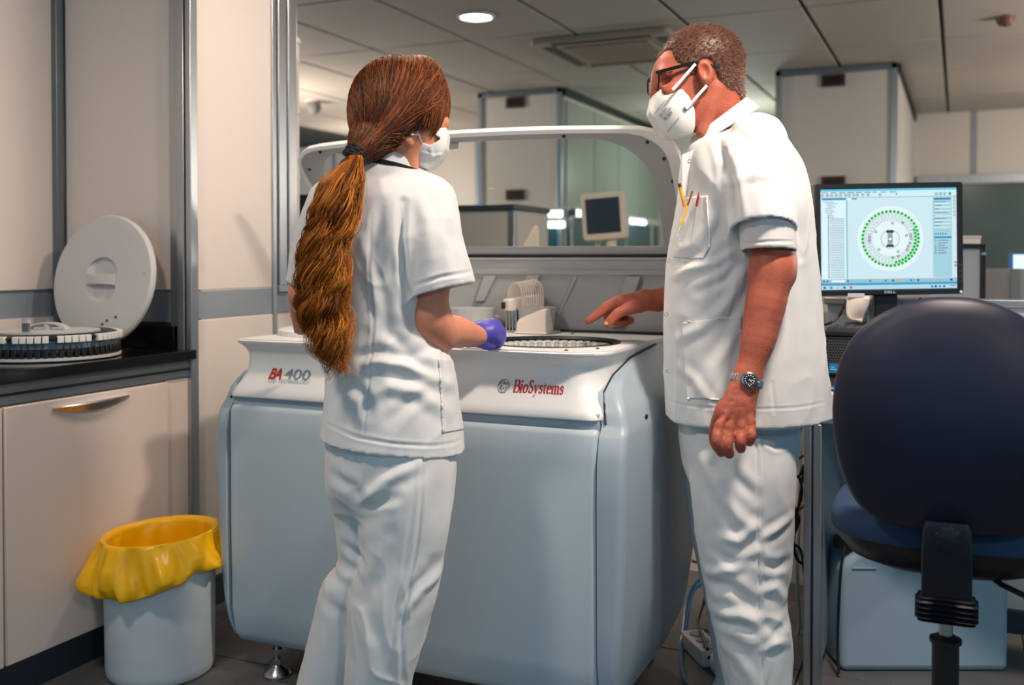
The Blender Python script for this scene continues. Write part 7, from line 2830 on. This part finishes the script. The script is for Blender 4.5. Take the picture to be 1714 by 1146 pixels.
PRINT = mat('print_grey', (110, 112, 116), 0.7)
for (a, b_) in (((1096, 189), (1114, 167)), ((1117, 221), (1137, 196))):
    m = MB()
    for k in range(15):
        u0 = k / 15
        u1 = u0 + 0.04
        qa, qb = on_mask(a[0] + (b_[0] - a[0]) * u0, a[1] + (b_[1] - a[1]) * u0), on_mask(a[0] + (b_[0] - a[0]) * u1, a[1] + (b_[1] - a[1]) * u1)
        m.tube([tuple(qa - mo), tuple(qb - mo)], 0.0007, 4)
    m.build('stitch_line', PRINT, mko)
m = MB()
ang = math.radians(-46)
ux, uy = math.cos(ang), math.sin(ang)
for row, (txt, ln_, hh) in enumerate((('NR FFP2', 19, 2.6), ('EN 149:2001', 24, 2.4), ('A1:2009', 21, 2.4), ('CE 2834', 18, 4.0))):
    ox, oy = 1104.5 + 3.9 * row * 0.72 + (0.8 if row == 3 else 0), 195 + 3.9 * row * 0.72 - (1 if row == 3 else 0)
    Vt, Ft = fit_text(txt, 0, ln_, 0, hh)
    V3 = []
    for x, y, z in Vt:
        X_, Y_ = ox + x * ux - y * uy * -1 * 1.0 * 0 + (-y) * (-uy) * 0, oy
        px = ox + ux * x + uy * y
        py = oy + uy * x - ux * y
        V3.append(tuple(on_mask(px, py) - mo))
    m.add(V3, Ft)
m.build('printed_lettering', PRINT, mko, smooth=False)
for (a, b_, da, db) in (((1126, 150), (1164, 107), 2.470, 2.475), ((1148, 182), (1183, 143), 2.482, 2.480)):
    p0, p1 = M_(*a, da), M_(*b_, db)
    wdir = np.array([0.7, 0, 0.7]) if b_[0] < 1170 else np.array([0.72, 0, 0.68])
    mid = (p0 + p1) / 2 + np.array([0, -0.004, 0])
    ribbon([tuple(p - mo) for p in (p0, mid, p1)], tuple(np.cross((p1 - p0), [0, 1, 0])), 0.0068, 0.0012).build('ear_strap', MASKM, mko)
c = on_mask(1147, 182)
Mt = frame(tuple(c - mo), (0.72, 0, 0.69), (-0.69, 0, 0.72))
MB().box((-0.0045, -0.0045, -0.001), (0.0045, 0.0045, 0.0012), Mt).build('strap_weld', PRINT, mko)

# ---- black glasses
FRAME = mat('glasses_black', (8, 8, 10), 0.45, spec=0.25)
gl = thing('glasses_dummy', 'x', 'x') if False else None
LENS = glass_mat('lens', (248, 250, 250), 0.1)
br = M_(1092, 139, 2.565)
m = MB()
gn = fm * 0.94 + um * 0.25
gn = gn / np.linalg.norm(gn)
gu = um - gn * (um @ gn)
gu /= np.linalg.norm(gu)
for s in (1, -1):
    cc = br + lm * 0.034 * s - fm * (0.004 if s > 0 else 0.0)
    ring = []
    for a in np.linspace(0, 2 * PI, 36, endpoint=False):
        ca, sa = math.cos(a), math.sin(a)
        sq = (abs(ca) ** 4 + abs(sa) ** 4) ** -0.25
        ring.append(tuple(cc + lm * 0.027 * ca * sq * 0.95 + gu * 0.022 * sa * sq - mo))
    rm = MB().tube(ring, 0.0020, 8, closed=True)
    if s > 0:
        glasses = rm.build('glasses', FRAME, man)
    else:
        rm.build('rim', FRAME, glasses)
    le = MB()
    le.add([tuple(cc - mo)] + [tuple(np.array(r)) for r in ring], [(0, 1 + i, 1 + (i + 1) % 36) for i in range(36)])
    le.build('lens', LENS, glasses)
    h = cc + lm * 0.027 * s + gu * 0.015
    e_ = (M_(1163, 104.5, 2.482) if s > 0 else M_(1163, 104.5, 2.482) - lm * 0.162)
    e2 = (M_(1203, 113.5, 2.484) if s > 0 else M_(1203, 113.5, 2.484) - lm * 0.162)
    h1_ = M_(1098, 121.5, 2.492) if s > 0 else h
    mtemp = MB()
    rings = []
    seq = [h, h1_, (h1_ + e_) / 2, e_, (e_ + e2) / 2 + um * 0.001, e2]
    hs = [0.006, 0.0075, 0.0085, 0.0085, 0.009, 0.010]
    for p, hh in zip(seq, hs):
        rings.append([tuple(p + um * hh * 0.5 + lm * 0.0016 - mo), tuple(p - um * hh * 0.5 + lm * 0.0016 - mo), tuple(p - um * hh * 0.5 - lm * 0.0016 - mo), tuple(p + um * hh * 0.5 - lm * 0.0016 - mo)])
    mtemp.loft(rings).build('temple', FRAME, glasses, bevel=0.0008)
MB().tube([tuple(br + lm * 0.008 + gu * 0.004 - mo), tuple(br + fm * 0.004 + gu * 0.006 - mo), tuple(br - lm * 0.008 + gu * 0.004 - mo)], 0.002, 8).build('bridge', FRAME, glasses)

# ---- wrist watch
wc_ = M_(1250, 637, 2.325)
wd = M_(1238, 666, 2.32) - M_(1253, 610, 2.333)
wd /= np.linalg.norm(wd)
wn = np.array([-0.10, -1.0, 0.0])
wn -= wd * (wn @ wd)
wn /= np.linalg.norm(wn)
ws = np.cross(wd, wn)
m = MB()
nseg = 26
watch = None
for k in range(nseg):
    a0_, a1_ = 2 * PI * k / nseg + 0.02, 2 * PI * (k + 1) / nseg - 0.02
    rows = []
    for w_ in (-0.009, 0.009):
        for rr2 in (0.0, 0.0028):
            pass
    q = []
    for a in (a0_, a1_):
        for rr2 in (0.0, 0.0026):
            for w_ in (-0.0085, 0.0085):
                q.append(tuple(wc_ + ws * math.cos(a) * (0.0375 + rr2) + wn * math.sin(a) * (0.0285 + rr2) + wd * w_ - mo))
    m.add(q, [(0, 1, 3, 2), (4, 6, 7, 5), (0, 2, 6, 4), (1, 5, 7, 3), (2, 3, 7, 6), (0, 4, 5, 1)])
watch = m.build('watch', STEEL, man, bevel=0.0006)
Mw = frame(tuple(wc_ + wn * 0.0285 - mo), tuple(ws), tuple(-wd))
Mw = Mw if (Mw.to_3x3() @ Vector((0, 0, 1))).dot(Vector(wn)) > 0 else frame(tuple(wc_ + wn * 0.0285 - mo), tuple(-ws), tuple(-wd))
MB().lathe([(0, 0), (0.0185, 0), (0.0195, 0.003), (0.0185, 0.007), (0.0145, 0.0085), (0.0135, 0.007), (0, 0.007)], 12, Mw).build('watch_case', STEEL, watch)
MB().lathe([(0, 0.0074), (0.0133, 0.0073)], 28, Mw).build('watch_dial', mat('dial_blue', (16, 26, 48), 0.25), watch)
m = MB()
for k in range(12):
    a = k * PI / 6
    m.box((-0.0011, 0.0092, 0.0076), (0.0011, 0.0118, 0.0080), Mw @ Matrix.Rotation(a, 4, 'Z'))
m.box((-0.0008, -0.002, 0.0079), (0.0008, 0.0065, 0.0083), Mw @ Matrix.Rotation(-2.2, 4, 'Z'))
m.box((-0.0006, -0.002, 0.0082), (0.0006, 0.009, 0.0086), Mw @ Matrix.Rotation(-1.5, 4, 'Z'))
m.build('watch_marks', mat('lume', (215, 220, 215), 0.4), watch)
MB().tube([tuple(Mw @ Vector((0.0185, 0, 0.004))), tuple(Mw @ Vector((0.0225, 0, 0.004)))], 0.0026, 10).build('watch_crown', STEEL, watch)

# ---- pens in and on the chest pocket (things of their own)
YP = mat('pencil_yellow', (236, 170, 24), 0.4)
ORP = mat('pen_orange', (236, 130, 20), 0.4)


def pen(name, lab, a, b_, segs):
    """segs: (from, to, radius at both, material, part name)"""
    w0 = W(a)
    t = thing(name, lab, 'pen', w0, TH)
    for u0, u1, r0, r1, mm, nm in segs:
        p, q = a + (b_ - a) * u0, a + (b_ - a) * u1
        MB().tube([tuple(p - a), tuple(q - a)], [r0, r1], 10).build(nm, mm, t)
    return t


pen('pen', 'slim steel pen with yellow barrel clipped on the outside of the chest pocket', M_(1131.5, 402, 2.425), M_(1159, 320, 2.44),
    [(0, 0.28, 0.0009, 0.0018, STEEL, 'tip'), (0.28, 0.34, 0.002, 0.0028, YP, 'cone'), (0.34, 0.7, 0.0030, 0.0030, YP, 'barrel'), (0.7, 1.0, 0.0022, 0.0026, mat('pen_brown', (96, 60, 44), 0.4), 'cap')])
pen('pen', 'orange and black felt pen standing in the chest pocket', M_(1146, 346, 2.475), M_(1137, 307, 2.48),
    [(0, 0.72, 0.0042, 0.0042, ORP, 'barrel'), (0.3, 0.74, 0.0044, 0.0044, YP, 'yellow_band'), (0.74, 0.84, 0.0044, 0.0044, ORP, 'ring'), (0.84, 1.0, 0.0044, 0.0036, BLACK, 'cap')])
pen('pen', 'dark red pen tip just showing above the chest pocket', M_(1166, 345, 2.435), M_(1170, 322, 2.44),
    [(0, 0.7, 0.0032, 0.0032, mat('pen_red', (130, 30, 24), 0.4), 'barrel'), (0.7, 1.0, 0.003, 0.001, mat('pen_red', (130, 30, 24), 0.4), 'tip')])
